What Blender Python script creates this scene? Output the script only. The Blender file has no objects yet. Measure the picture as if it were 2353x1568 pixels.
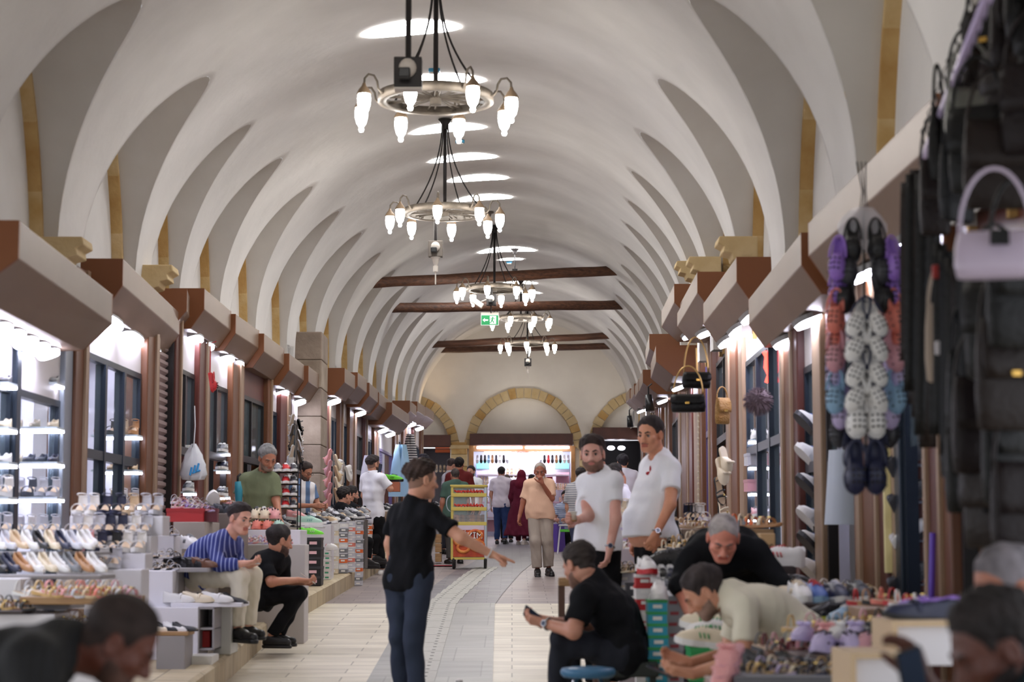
import bpy, math, random
import numpy as np
from mathutils import Vector, Matrix
C = bpy.context.scene.collection
rnd = random.Random(7)
PI = math.pi
# ------------------------------------------------ camera, world, exposure
F_PX, HOR, CX, CY, CAMZ = 4400.0, 1247.0, 1176.5, 784.0, 1.82
PITCH = math.atan((HOR-CY)/F_PX)
sc = bpy.context.scene
cam_d = bpy.data.cameras.new('camera'); cam = bpy.data.objects.new('camera', cam_d); C.objects.link(cam)
cam.location = (0, 0, CAMZ); cam.rotation_euler = (PI/2+PITCH, 0, 0)
cam_d.sensor_width = 36; cam_d.lens = 36*F_PX/2353; cam_d.clip_start = .05; cam_d.clip_end = 200
cam_d.dof.use_dof = True; cam_d.dof.focus_distance = 27.5; cam_d.dof.aperture_fstop = 2.6
sc.camera = cam
wd = bpy.data.worlds.new('world'); sc.world = wd; wd.use_nodes = True
wd.node_tree.nodes['Background'].inputs[0].default_value = (.9, .93, 1, 1)
wd.node_tree.nodes['Background'].inputs[1].default_value = 1.15
sc.view_settings.view_transform = 'Standard'; sc.view_settings.look = 'None'
sc.view_settings.gamma = 1; sc.view_settings.use_curve_mapping = False
sc.view_settings.exposure = .5

DSH = 0.
def P(px, py, d):                       # the place at distance d along the hall that the photo shows at (px, py)
    d += DSH; u = px-CX; v = CY-py; c, s = math.cos(PITCH), math.sin(PITCH)
    y = F_PX*c - v*s; z = F_PX*s + v*c
    return Vector((u*d/y, d, CAMZ + z*d/y))
def interp(x, xs, ys): return float(np.interp(x, xs, ys))
def axis(y): return interp(y, [-8, 15, 21, 26, 31, 38, 46, 60], [-.75, -.72, -.64, -.42, -.18, .08, .32, .38])
def flo(y): return interp(y, [-16, 28, 36, 43.5, 52, 60], [-.784, 1.372, 1.60, 1.79, 1.98, 2.1])
def hall_dir(y):
    t = Vector((axis(y+.8)-axis(y-.8), 1.6, 0)); return t.normalized()
END = 52.0

# ------------------------------------------------ materials
def lin(c):
    return tuple(((x/255)/12.92 if x/255 <= .04045 else ((x/255+.055)/1.055)**2.4) for x in c[:3])
_m = {}
def mat(name, rgb=(200,200,200), rough=.6, metal=0, emit=0, noise=0, scale=8, bump=0, bscale=40, spec=.5, trans=0, alpha=1, stretch=None, rgb2=None):
    if name in _m: return _m[name]
    m = bpy.data.materials.new(name); m.use_nodes = True; nt = m.node_tree; b = nt.nodes['Principled BSDF']
    col = lin(rgb)+(1,)
    b.inputs['Base Color'].default_value = col; b.inputs['Roughness'].default_value = rough
    b.inputs['Metallic'].default_value = metal; b.inputs['Specular IOR Level'].default_value = spec
    if trans: b.inputs['Transmission Weight'].default_value = trans
    if alpha < 1: b.inputs['Alpha'].default_value = alpha
    if emit:
        b.inputs['Emission Color'].default_value = col; b.inputs['Emission Strength'].default_value = emit
    tc = nt.nodes.new('ShaderNodeTexCoord'); src = tc.outputs['Object']
    if stretch:
        mp = nt.nodes.new('ShaderNodeMapping'); mp.inputs['Scale'].default_value = stretch
        nt.links.new(src, mp.inputs[0]); src = mp.outputs[0]
    if noise or rgb2:
        n = nt.nodes.new('ShaderNodeTexNoise'); n.inputs['Scale'].default_value = scale; n.inputs['Detail'].default_value = 5
        nt.links.new(src, n.inputs['Vector'])
        r = nt.nodes.new('ShaderNodeValToRGB'); c2 = lin(rgb2) if rgb2 else tuple(x*(1-noise) for x in col[:3])
        r.color_ramp.elements[0].position = .3; r.color_ramp.elements[1].position = .7
        r.color_ramp.elements[0].color = c2+(1,) if len(c2) == 3 else c2
        r.color_ramp.elements[1].color = col
        nt.links.new(n.outputs['Fac'], r.inputs[0]); nt.links.new(r.outputs[0], b.inputs['Base Color'])
    if bump:
        n2 = nt.nodes.new('ShaderNodeTexNoise'); n2.inputs['Scale'].default_value = bscale; n2.inputs['Detail'].default_value = 4
        nt.links.new(src, n2.inputs['Vector'])
        bp = nt.nodes.new('ShaderNodeBump'); bp.inputs['Strength'].default_value = bump; bp.inputs['Distance'].default_value = .02
        nt.links.new(n2.outputs['Fac'], bp.inputs['Height']); nt.links.new(bp.outputs[0], b.inputs['Normal'])
    _m[name] = m; return m
def cmat(rgb, rough=.55, kind='dye', **k):      # plain coloured material keyed by its colour
    return mat('%s_%d_%d_%d_%d' % (kind, *rgb[:3], int(rough*100)), rgb, rough, **k)

# ------------------------------------------------ mesh builder
class MB:
    def __init__(s): s.v = []; s.f = []; s.mi = []; s.cur = 0
    def add(s, vs, fs):
        o = len(s.v); s.v.extend([tuple(v) for v in vs]); s.f.extend([tuple(i+o for i in f) for f in fs]); s.mi.extend([s.cur]*len(fs)); return s
    def box(s, c, size, R=None):
        a, b, d = [x/2 for x in size]; vs = []
        for x, y, z in ((-a,-b,-d),(a,-b,-d),(a,b,-d),(-a,b,-d),(-a,-b,d),(a,-b,d),(a,b,d),(-a,b,d)):
            q = Vector((x,y,z)); q = R @ q if R else q
            vs.append(Vector(c)+q)
        return s.add(vs, [(0,3,2,1),(4,5,6,7),(0,1,5,4),(1,2,6,5),(2,3,7,6),(3,0,4,7)])
    def hexa(s, pts):                   # eight points, bottom four then top four
        return s.add(pts, [(0,3,2,1),(4,5,6,7),(0,1,5,4),(1,2,6,5),(2,3,7,6),(3,0,4,7)])
    def cyl(s, p0, p1, r0, r1=None, n=12, cap=True):
        r1 = r0 if r1 is None else r1; p0, p1 = Vector(p0), Vector(p1)
        return s.tube([p0, p1], [r0, r1], n, cap)
    def tube(s, pts, r, n=8, cap=True, closed=False):
        pts = [Vector(p) for p in pts]; k = len(pts); rr = r if isinstance(r, (list, tuple)) else [r]*k
        vs = []; up = None
        for i, p in enumerate(pts):
            if closed: t = pts[(i+1) % k]-pts[i-1]
            else: t = pts[min(i+1, k-1)]-pts[max(i-1, 0)]
            t = t.normalized() if t.length > 1e-9 else Vector((0,0,1))
            if up is None:
                up = Vector((0,0,1)) if abs(t.z) < .9 else Vector((1,0,0))
            a = t.cross(up)
            if a.length < 1e-6: a = t.cross(Vector((1,.1,0)))
            a.normalize(); b = a.cross(t).normalized(); up = b
            for j in range(n):
                an = 2*PI*j/n; vs.append(p + a*math.cos(an)*rr[i] + b*math.sin(an)*rr[i])
        fs = []
        for i in range(k if closed else k-1):
            for j in range(n):
                i2 = (i+1) % k; fs.append((i*n+j, i2*n+j, i2*n+(j+1) % n, i*n+(j+1) % n))
        if cap and not closed: fs += [tuple(range(n)), tuple((k-1)*n+j for j in reversed(range(n)))]
        return s.add(vs, fs)
    def lathe(s, prof, c=(0,0,0), n=16, M=None):     # prof: (r, z) pairs
        vs = []; c = Vector(c)
        for r, z in prof:
            for j in range(n):
                q = Vector((r*math.cos(2*PI*j/n), r*math.sin(2*PI*j/n), z))
                vs.append(c + (M @ q if M else q))
        k = len(prof); fs = [(i*n+j, i*n+(j+1) % n, (i+1)*n+(j+1) % n, (i+1)*n+j) for i in range(k-1) for j in range(n)]
        fs += [tuple(reversed(range(n))), tuple((k-1)*n+j for j in range(n))]
        return s.add(vs, fs)
    def ell(s, c, r, R=None, n=12, m=8):
        vs = []; c = Vector(c)
        for i in range(m+1):
            th = PI*i/m
            for j in range(n):
                q = Vector((r[0]*math.sin(th)*math.cos(2*PI*j/n), r[1]*math.sin(th)*math.sin(2*PI*j/n), r[2]*math.cos(th)))
                vs.append(c + (R @ q if R else q))
        return s.add(vs, [(i*n+j, (i+1)*n+j, (i+1)*n+(j+1) % n, i*n+(j+1) % n) for i in range(m) for j in range(n)])
    def prism(s, poly, fn0, fn1):       # a 2-D outline put at two ends by functions
        n = len(poly); vs = [fn0(*p) for p in poly]+[fn1(*p) for p in poly]
        fs = [(i, (i+1) % n, n+(i+1) % n, n+i) for i in range(n)]+[tuple(reversed(range(n))), tuple(range(n, 2*n))]
        return s.add(vs, fs)
    def grid(s, rows, closed=False):    # rows of points
        n = len(rows[0]); vs = [p for r in rows for p in r]; fs = []
        for i in range(len(rows)-1):
            for j in range(n if closed else n-1):
                j2 = (j+1) % n; fs.append((i*n+j, i*n+j2, (i+1)*n+j2, (i+1)*n+j))
        return s.add(vs, fs)
    def build(s, name, m, parent=None, smooth=False, bevel=0, loc=None, solid=0):
        me = bpy.data.meshes.new(name)
        base = Vector((0,0,0))
        if parent is not None: base = parent.get('_w', None); base = Vector(base) if base is not None else Vector((0,0,0))
        elif loc is not None: base = Vector(loc)
        elif s.v:
            a = np.array(s.v); lo, hi = a.min(0), a.max(0); base = Vector(((lo[0]+hi[0])/2, (lo[1]+hi[1])/2, lo[2]))
        me.from_pydata([tuple(Vector(v)-base) for v in s.v], [], s.f)
        for mm in (m if isinstance(m, (list, tuple)) else [m]): me.materials.append(mm)
        if len(me.materials) > 1: me.polygons.foreach_set('material_index', s.mi)
        if smooth: me.polygons.foreach_set('use_smooth', [True]*len(me.polygons))
        me.update(); o = bpy.data.objects.new(name, me); C.objects.link(o)
        if parent is not None: o.parent = parent
        else: o.location = base
        if bevel:
            b = o.modifiers.new('b', 'BEVEL'); b.width = bevel; b.segments = 2; b.limit_method = 'ANGLE'
        if solid:
            b = o.modifiers.new('s', 'SOLIDIFY'); b.thickness = solid; b.offset = 0
        return o
def tag(o, label, cat=None, group=None, kind=None):
    o['label'] = label
    if cat: o['category'] = cat
    if group: o['group'] = group
    if kind: o['kind'] = kind
    return o
roots = []
def thing(name, label, cat, loc=(0,0,0), group=None):
    o = bpy.data.objects.new(name, None); C.objects.link(o); o.location = loc; o['_w'] = tuple(loc); roots.append(o)
    o.empty_display_size = .1
    return tag(o, label, cat, group)
def struct(mb, name, m, label, smooth=False, **k):
    o = mb.build(name, m, None, smooth, **k); o['kind'] = 'structure'; o['label'] = label; return o
_kids = {}
def copy_tree(root, M, label=None, group=None, cat=None, mats=None, deep=True):
    """a copy of a thing with copies of its parts; M places it"""
    r = root.copy(); C.objects.link(r); r.parent = None; r.matrix_basis = M
    if label: r['label'] = label
    if cat: r['category'] = cat
    if group: r['group'] = group
    def kids(src, dst):
        if src.name not in _kids: _kids[src.name] = list(src.children)
        for ch in _kids[src.name]:
            c = ch.copy(); C.objects.link(c); c.parent = dst
            if mats and c.type == 'MESH':
                nm = ch.name.split('.')[0]
                if nm in mats:
                    c.data = recolour(ch.data, mats[nm])
            kids(ch, c)
    if deep: kids(root, r)
    if mats and r.type == 'MESH' and 'self' in mats: r.data = recolour(root.data, mats['self'])
    return r
_rc = {}
def recolour(me, m):
    k = (me.name, m.name)
    if k not in _rc:
        q = me.copy(); q.materials.clear(); q.materials.append(m); _rc[k] = q
    return _rc[k]
def ordinal(i): return ['first','second','third','fourth','fifth','sixth','seventh','eighth','ninth','tenth','eleventh','twelfth','thirteenth','fourteenth','fifteenth','sixteenth','seventeenth','eighteenth','nineteenth','twentieth'][i] if i < 20 else '%dth' % (i+1)
# ------------------------------------------------ the hall: floor, walls, vault
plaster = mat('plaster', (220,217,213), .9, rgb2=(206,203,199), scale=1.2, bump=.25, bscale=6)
plaster_shaded = mat('plaster_lunette_shaded', (202,198,192), .9, rgb2=(190,185,178), scale=1.5, bump=.2, bscale=6)  # vault plaster darkened; shade on the lunette surfaces is put into the colour
stone = mat('stone', (200,168,112), .85, rgb2=(170,130,72), scale=3.5, bump=.5, bscale=18)
stone_b = mat('stone_b', (214,190,146), .85, rgb2=(184,150,92), scale=3.5, bump=.5, bscale=18)
stone_pale = mat('stone_pale', (206,184,142), .85, rgb2=(190,164,118), scale=3, bump=.5, bscale=14)
pier_stone = mat('pier_stone', (170,156,140), .9, rgb2=(128,112,98), scale=2.2, bump=.5, bscale=12)
def planks(name, c1, c2, mort, w, h, off=.5, rough=.45):
    m = bpy.data.materials.new(name); m.use_nodes = True; nt = m.node_tree; b = nt.nodes['Principled BSDF']
    geo = nt.nodes.new('ShaderNodeNewGeometry'); br = nt.nodes.new('ShaderNodeTexBrick')
    nt.links.new(geo.outputs['Position'], br.inputs['Vector'])
    br.inputs['Color1'].default_value = lin(c1)+(1,); br.inputs['Color2'].default_value = lin(c2)+(1,); br.inputs['Mortar'].default_value = lin(mort)+(1,)
    br.inputs['Scale'].default_value = 1; br.inputs['Brick Width'].default_value = w; br.inputs['Row Height'].default_value = h
    br.inputs['Mortar Size'].default_value = .006; br.inputs['Bias'].default_value = 0; br.offset = off
    n = nt.nodes.new('ShaderNodeTexNoise'); n.inputs['Scale'].default_value = 2.5; n.inputs['Detail'].default_value = 6
    mp = nt.nodes.new('ShaderNodeMapping'); mp.inputs['Scale'].default_value = (.6, 3, 1)
    nt.links.new(geo.outputs['Position'], mp.inputs[0]); nt.links.new(mp.outputs[0], n.inputs['Vector'])
    mx = nt.nodes.new('ShaderNodeMix'); mx.data_type = 'RGBA'; mx.blend_type = 'MULTIPLY'; mx.inputs[0].default_value = .5
    rr = nt.nodes.new('ShaderNodeValToRGB'); rr.color_ramp.elements[0].position = .3; rr.color_ramp.elements[0].color = (.55,.52,.5,1); rr.color_ramp.elements[1].position = .65
    nt.links.new(n.outputs['Fac'], rr.inputs[0]); nt.links.new(br.outputs['Color'], mx.inputs[6]); nt.links.new(rr.outputs[0], mx.inputs[7])
    nt.links.new(mx.outputs[2], b.inputs['Base Color']); b.inputs['Roughness'].default_value = rough
    bp = nt.nodes.new('ShaderNodeBump'); bp.inputs['Strength'].default_value = .3; bp.inputs['Distance'].default_value = .01; bp.invert = True
    nt.links.new(br.outputs['Fac'], bp.inputs['Height']); nt.links.new(bp.outputs[0], b.inputs['Normal'])
    return m
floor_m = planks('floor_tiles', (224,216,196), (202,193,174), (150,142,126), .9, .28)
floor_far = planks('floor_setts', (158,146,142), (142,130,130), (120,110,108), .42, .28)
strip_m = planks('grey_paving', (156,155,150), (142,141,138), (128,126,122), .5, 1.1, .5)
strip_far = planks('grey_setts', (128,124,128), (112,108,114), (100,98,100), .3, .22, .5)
NEAR = -14.0
def ys(a, b, st): n = max(1, int(round((b-a)/st))); return [a+(b-a)*i/n for i in range(n+1)]
# floor
m = MB(); m.grid([[(axis(y)+u, y, flo(y)) for u in (-4.6, -1, 1, 4.6)] for y in ys(NEAR, 22.6, .5)])
struct(m, 'floor', floor_m, 'cream stone floor laid in rows across the hall')
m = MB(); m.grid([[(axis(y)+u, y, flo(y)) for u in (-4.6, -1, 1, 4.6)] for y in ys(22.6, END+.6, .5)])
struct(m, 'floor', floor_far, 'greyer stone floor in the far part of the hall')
def sx(y): return interp(y, [0, 15, 22.6, 24, 31, 38, 52], [-.60, -.64, -.69, -.62, -.2, .12, .36])
m = MB(); m.grid([[(sx(y)+u, y, flo(y)+.006) for u in (-.49, 0, .49)] for y in ys(NEAR, 22.6, .5)])
struct(m, 'trim_1', strip_m, 'grey paving strip down the middle of the near floor')
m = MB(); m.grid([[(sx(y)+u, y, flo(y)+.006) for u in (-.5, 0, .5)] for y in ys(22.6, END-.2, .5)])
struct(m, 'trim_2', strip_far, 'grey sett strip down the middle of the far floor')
# drain covers with two rows of holes
dk = mat('hole_dark', (58,58,58), .9)
cover_m = mat('drain_cover', (178,176,168), .6, noise=.15, scale=20)
m = MB(); hl = MB()
for i, y in enumerate(ys(9.0, 30, .75)[:-1]):
    x = sx(y+.37)-.13; y1 = y+.735
    m.hexa([(x-.17,y,flo(y)+.004),(x+.17,y,flo(y)+.004),(sx(y1)-.13+.17,y1,flo(y1)+.004),(sx(y1)-.13-.17,y1,flo(y1)+.004),
            (x-.17,y,flo(y)+.012),(x+.17,y,flo(y)+.012),(sx(y1)-.13+.17,y1,flo(y1)+.012),(sx(y1)-.13-.17,y1,flo(y1)+.012)])
    for s in (-.085, .085):
        for k in range(3):
            yy = y+.12+k*.25; hl.cyl((sx(yy)-.13+s, yy, flo(yy)+.008), (sx(yy)-.13+s, yy, flo(yy)+.0135), .017, n=8)
struct(m, 'trim_3', cover_m, 'row of drain covers in the grey strip'); 
struct(hl, 'trim_4', dk, 'two rows of small drain holes')
# raised kerbs along both rows of shops
PLH = .2
kerb_m = planks('kerb_stone', (200,186,156), (176,158,126), (140,126,104), .5, .5, 0, .7)
def KWs(s, y): return interp(y, [4,15,18,30,36], [1.5,1.5,1.6,1.66,1.86]) if s < 0 else interp(y, [4,20,30],[1.7,1.75,1.9])
def ground(x, y):
    u = x-axis(y); return flo(y)+(PLH if (u < -KWs(-1,y) or u > KWs(1,y)) else 0)
for s, nm in ((-1, 'left'), (1, 'right')):
    m = MB(); rows = []
    for y in ys(4.0, 50.4, .5):
        a = axis(y); f = flo(y); k = KWs(s, y)
        rows.append([(a+s*k, y, f-.02), (a+s*k, y, f+PLH-.02), (a+s*(k+.03), y, f+PLH), (a+s*3.2, y, f+PLH), (a+s*4.6, y, f+PLH)])
    m.grid(rows); m.add(rows[0], [(0,1,2,3,4)]); m.add(rows[-1], [(0,1,2,3,4)])
    struct(m, 'baseboard_'+nm, kerb_m, 'raised stone kerb under the %s row of stalls' % nm)
# vault
VW, SPR, RISE = 2.85, 3.3, 2.55
def barrel(u): return SPR + RISE*math.sqrt(max(0, 1-(u/VW)**2))
LUN = 5.12; LS = 3.0
def lun_h(t): return LS + (LUN-LS)*(max(0, 1-abs(t)**1.9))**.6
def ucross(h):
    if h <= SPR: return VW
    return VW*math.sqrt(max(0, 1-((h-SPR)/RISE)**2))
baysL = [(6.4,8.6),(9.5,11.8),(12.5,14.9),(15.6,17.8),(18.35,20.0),(20.6,22.3)]+[(22.9+2.5*i, 24.7+2.5*i) for i in range(11)]
baysR = [(6.2,8.5),(9.2,11.6),(12.3,14.8),(15.6,18.0),(18.5,20.9),(21.4,23.6)]+[(24.1+2.6*i, 26.3+2.6*i) for i in range(10)]
def bay_t(y, bays):
    for a, b in bays:
        if a < y < b: return (y-(a+b)/2)/((b-a)/2)
    return None
st = set(ys(NEAR, END, .12))
for bs in (baysL, baysR):
    for a, b in bs:
        for k in range(0, 25):
            t = -math.cos(PI*k/24); st.add((a+b)/2+t*(b-a)/2*.9999)
        st.add(a-.001); st.add(b+.001)
st = sorted(y for y in st if NEAR <= y <= END)
rows = []
for y in st:
    a, f = axis(y), flo(y); r = []
    tl, tr = bay_t(y, baysL), bay_t(y, baysR)
    ul = ucross(lun_h(tl)) if tl is not None else VW
    ur = ucross(lun_h(tr)) if tr is not None else VW
    th0 = math.asin(min(1, ul/VW)); th1 = math.asin(min(1, ur/VW)); NN = 48
    low_l = LS if ul >= VW-1e-6 else barrel(ul)
    low_r = LS if ur >= VW-1e-6 else barrel(ur)
    if tl is not None and ul >= VW-1e-6: low_l = lun_h(tl)
    if tr is not None and ur >= VW-1e-6: low_r = lun_h(tr)
    r.append((a-ul, y, f+min(low_l, barrel(ul))))
    for k in range(NN+1):
        th = -th0+(th0+th1)*k/NN; r.append((a+VW*math.sin(th), y, f+SPR+RISE*math.cos(th)))
    r.append((a+ur, y, f+min(low_r, barrel(ur))))
    rows.append(r)
m = MB(); m.grid(rows); struct(m, 'ceiling', plaster, 'white plastered barrel vault', smooth=True)
WALLU = 3.05
for s, nm, bays in ((-1, 'left', baysL), (1, 'right', baysR)):
    m = MB()
    for a, b in bays:
        rws = []
        for k in range(0, 41):
            t = -math.cos(PI*k/40); y = (a+b)/2+t*(b-a)/2*.9999; h = lun_h(t); uc = ucross(h)
            rws.append([(axis(y)+s*(uc+(WALLU+.25-uc)*q/4), y, flo(y)+h) for q in range(5)])
        m.grid(rws)
        for y in (a, b):
            m.add([(axis(y)+s*VW, y, flo(y)+2.9), (axis(y)+s*VW, y, flo(y)+LS), (axis(y)+s*(WALLU+.25), y, flo(y)+LS), (axis(y)+s*(WALLU+.25), y, flo(y)+2.9)], [(0,1,2,3)])
    struct(m, 'ceiling', plaster_shaded, 'groined lunettes cut into the %s side of the vault' % nm, smooth=True)
    # piers between the bays
    m = MB(); e = [NEAR]+[x for ab in bays for x in ab]+[END]
    for i in range(0, len(e), 2):
        y0, y1 = e[i], e[i+1]
        yy = ys(y0, y1, 1)
        m.grid([[(axis(y)+s*VW, y, flo(y)+2.9), (axis(y)+s*VW, y, flo(y)+SPR+.001)] for y in yy])
    struct(m, 'wall_'+nm, plaster, 'plastered piers between the lunettes on the %s' % nm)
    m = MB(); m.grid([[(axis(y)+s*WALLU, y, flo(y)+2.7), (axis(y)+s*WALLU, y, flo(y)+5.3)] for y in ys(NEAR, END, .5)])
    struct(m, 'wall_'+nm, plaster, 'white plastered wall above the %s shops' % nm)
    # stone arch ring in every bay
    for i, (a, b) in enumerate(bays):
        m = MB(); rws = []
        for k in range(0, 33):
            t = -math.cos(PI*k/32); yo = (a+b)/2+t*(b-a)/2; h = lun_h(t)
            yi = (a+b)/2+t*((b-a)/2-.05); hi = LS+(h-LS)*.975
            if k in (0, 32): h = hi = 2.85
            rws.append([(axis(yo)+s*(WALLU+.02), yi, flo(yo)+hi), (axis(yo)+s*2.95, yi, flo(yo)+hi), (axis(yo)+s*2.95, yo, flo(yo)+h), (axis(yo)+s*(WALLU+.02), yo, flo(yo)+h)])
        m.grid(rws, closed=True); m.mi = [((q//4)//3) % 2 for q in range(len(m.f))]
        struct(m, 'trim_5', [stone, stone_b], 'yellow stone arch edging the %s lunette' % nm)
# skylights in the crown of the vault
sky_m = mat('skylight_glass', (255,255,255), .3, emit=30)
for i, (px, py, r) in enumerate([(945,62,.46),(1016,182,.46),(1030,292,.46),(1064,360,.46),(1098,408,.44),(1112,453,.44),(1165,573,.55),(1174,596,.24),(1193,650,.4),(1212,672,.3)]):
    lo, hi = 8., 51.
    for _ in range(40):
        md = (lo+hi)/2; q = P(px, py, md)
        if q.z < flo(md)+5.84: lo = md
        else: hi = md
    d = lo; x0 = P(px, py, d).x; m = MB(); rws = []
    for k in range(13):
        rr = r*k/12
        rws.append([(x0+rr*math.cos(2*PI*j/32), d+.62*rr*math.sin(2*PI*j/32), flo(d+.62*rr*math.sin(2*PI*j/32))+barrel(x0+rr*math.cos(2*PI*j/32)-axis(d+.62*rr*math.sin(2*PI*j/32)))-.012) for j in range(32)])
    m.grid(rws, closed=True)
    o = struct(m, 'window_%d' % (i+1), sky_m, 'round skylight in the crown of the vault', smooth=True)
# far end wall with three stone arches
AX = axis(END); FE = flo(END)
m = MB(); m.add([(AX-5, END, FE-.3), (AX+5, END, FE-.3), (AX+5, END, FE+7), (AX-5, END, FE+7)], [(0,1,2,3)])
def arch_pts(cx, r, hs, n=24): return [(cx+r*math.cos(PI-PI*k/n), hs+r*1.02*math.sin(PI-PI*k/n)) for k in range(n+1)]
plaster_end = mat('plaster_end', (236,230,220), .9, rgb2=(226,219,208), scale=1.2, bump=.2, bscale=5)
ZS = 1.0
arches = []
S_E = F_PX/END
def ex(px): return P(px, 1200, END).x
def ez(py): return P(1200, py, END).z
hs = ez(1030)-0.0
c1 = (ex(1068)+ex(1340))/2; r1 = (ex(1340)-ex(1068))/2
arches.append((c1, r1))
arches.append((ex(932), r1*.9)); arches.append((ex(1485), r1*.98))
# build wall as panels around the arches: simple approach with a recessed lunette behind each arch
struct_end = MB()
def wall_with_arches(mb, y, x0, x1, z0, z1):
    xs = sorted(set([x0, x1]+[c+s*(r-.24)*math.cos(PI*k/28) for c, r in arches for k in range(0, 29) for s in (1,)]))
    xs = [x for x in xs if x0 <= x <= x1]
    for a, b in zip(xs[:-1], xs[1:]):
        xm = (a+b)/2
        def low(x):
            for c, r in arches:
                if c-(r-.24)+1e-6 < xm < c+(r-.24)-1e-6: return hs+1.02*math.sqrt(max(0, (r-.24)**2-(x-c)**2))
            return z0
        mb.add([(a, y, low(a)), (b, y, low(b)), (b, y, z1), (a, y, z1)], [(0,1,2,3)])
wall_with_arches(struct_end, END, AX-4.4, AX+4.4, FE-.1, FE+6.6)
struct(struct_end, 'wall_back', plaster_end, 'cream end wall of the hall')
m = MB(); m.add([(AX-4.4, END+.22, ez(1003)), (AX+4.4, END+.22, ez(1003)), (AX+4.4, END+.22, FE+6), (AX-4.4, END+.22, FE+6)], [(0,1,2,3)])
struct(m, 'wall_back', plaster_end, 'recessed lunettes of the end wall above the shops')
for k, (c, r) in enumerate(arches):
    n = 22; off = rnd.random
    for part in range(1):
        m = MB()
        for i in range(n):
            a0, a1 = PI*i/n+.004, PI*(i+1)/n-.004; ro = r+(.0 if i % 3 else .02)
            pts = []
            for yy in (END-.06, END+.24):
                for an, rad in ((a0, r-.25), (a1, r-.25), (a1, ro), (a0, ro)):
                    pts.append((c+rad*math.cos(an), yy, hs+1.02*rad*math.sin(an)))
            m.cur = 1 if i % 5 == 2 else 0
            m.hexa(pts)
    struct(m, 'trim_6', [stone_pale, stone], 'stone arch on the end wall', bevel=.008)
for x in (ex(1055), ex(1350)):
    m = MB()
    z = FE-.1; i = 0
    while z < hs+.02:
        hh = .33; m.cur = i % 2; m.box((x, END-.04, z+hh/2), (.44-.012*(i % 2), .3, hh-.008)); z += hh; i += 1
    m.cur = 0; m.box((x, END-.05, hs+.02), (.52, .36, .1))
    struct(m, 'trim_7', [stone_pale, stone], 'stone pillar between the end arches', bevel=.012)
# stone pier on the left between the two rows of shops
m = MB(); x = P(717, 1000, 28.4).x; z = flo(28)+PLH; i = 0
while z < flo(28)+3.3:
    m.cur = i % 2; m.box((x-.35, 28.7, z+.21), (1.0, .95, .415)); z += .42; i += 1
struct(m, 'trim_8', [pier_stone, mat('pier_stone_b', (156,140,126), .9, rgb2=(120,106,94), scale=2.5, bump=.5, bscale=12)], 'weathered stone pier between two left shops', bevel=.015)
# round timber tie beams
log_m = mat('log_wood', (104,66,44), .6, rgb2=(58,34,22), scale=5, bump=.5, bscale=10, stretch=(.5,6,6))
for i, (xa, ya, xb, yb, h) in enumerate([(866,650,1407,622,2.66),(909,708,1423,701,2.66),(1006,792,1394,772,2.7),(1028,804,1398,796,2.7)]):
    dA, dB = [(33.4,34.9),(37.3,39.4),(47.6,47.7),(50.6,49.6)][i]
    A, B = P(xa, ya, dA), P(xb, yb, dB); n = 14; r0 = [.093,.098,.085,.085][i]
    pts = [A.lerp(B, k/n)+Vector((0, 0, .005*math.sin(k*1.3+i))) for k in range(n+1)]; dv = (B-A).normalized()
    pts = [A-dv*.25]+pts+[B+dv*.25]
    m = MB(); m.tube(pts, [r0*(1+.03*math.sin(k*2.1+i)) for k in range(len(pts))], 14)
    o = m.build('tie_beam', log_m, None, True)
    tag(o, ['dark round timber tie beam, the nearest one, sloping up to the right', 'reddish round timber tie beam, level, just above the green exit sign', 'thin timber tie beam behind the farthest chandelier, upper of the far pair', 'black timber tie beam closest to the end wall, lowest of the four'][i], 'beam', 'timber tie beams')
# ------------------------------------------------ shop fronts and shutter boxes
beige = mat('shutter_box_beige', (132,108,90), .42, metal=.15, rgb2=(118,94,78), scale=.8)
brown = mat('shutter_box_end', (118,68,32), .5)
wood = mat('post_wood', (112,70,42), .4, rgb2=(98,58,34), scale=1.2, stretch=(3,3,.4))
wood_r = mat('post_wood_red', (96,44,34), .4, rgb2=(78,34,26), scale=1.2, stretch=(3,3,.4))
wood_l = mat('post_trim_pale', (160,136,112), .45, rgb2=(140,112,88), scale=2, stretch=(3,3,.4))
steel = mat('frame_slate', (38,48,60), .35, metal=.4)
steel_d = mat('frame_dark', (32,28,30), .4)
grey_al = mat('frame_aluminium', (150,158,170), .35, metal=.5)
header_m = mat('header_panel', (214,208,208), .5)
glass = mat('window_glass', (150,170,180), .05, alpha=.14, spec=.8)
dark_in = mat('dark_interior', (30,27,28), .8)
white_in = mat('shop_wall_white', (222,222,232), .6)
lav_in = mat('shop_wall_lavender', (176,168,206), .6)
lamp_m = mat('led_lamp', (232,232,255), .3, emit=24)
tube_m = mat('led_tube', (236,236,255), .3, emit=20)
lamp_body = mat('lamp_housing', (150,150,150), .5, metal=.3)
shut_m = mat('shutter_slats', (158,138,136), .5, metal=.2)
UL, UR = -2.72, 2.95
def wallx(s, d): return axis(d)+(UL if s < 0 else UR)
def d_at(s, px):                                  # where along the hall the front at this picture column stands
    lo, hi = 4., 60.
    for _ in range(40):
        md = (lo+hi)/2; x = CX+wallx(s, md)*F_PX/md
        if (s < 0 and x < px) or (s > 0 and x > px): lo = md
        else: hi = md
    return lo
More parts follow.
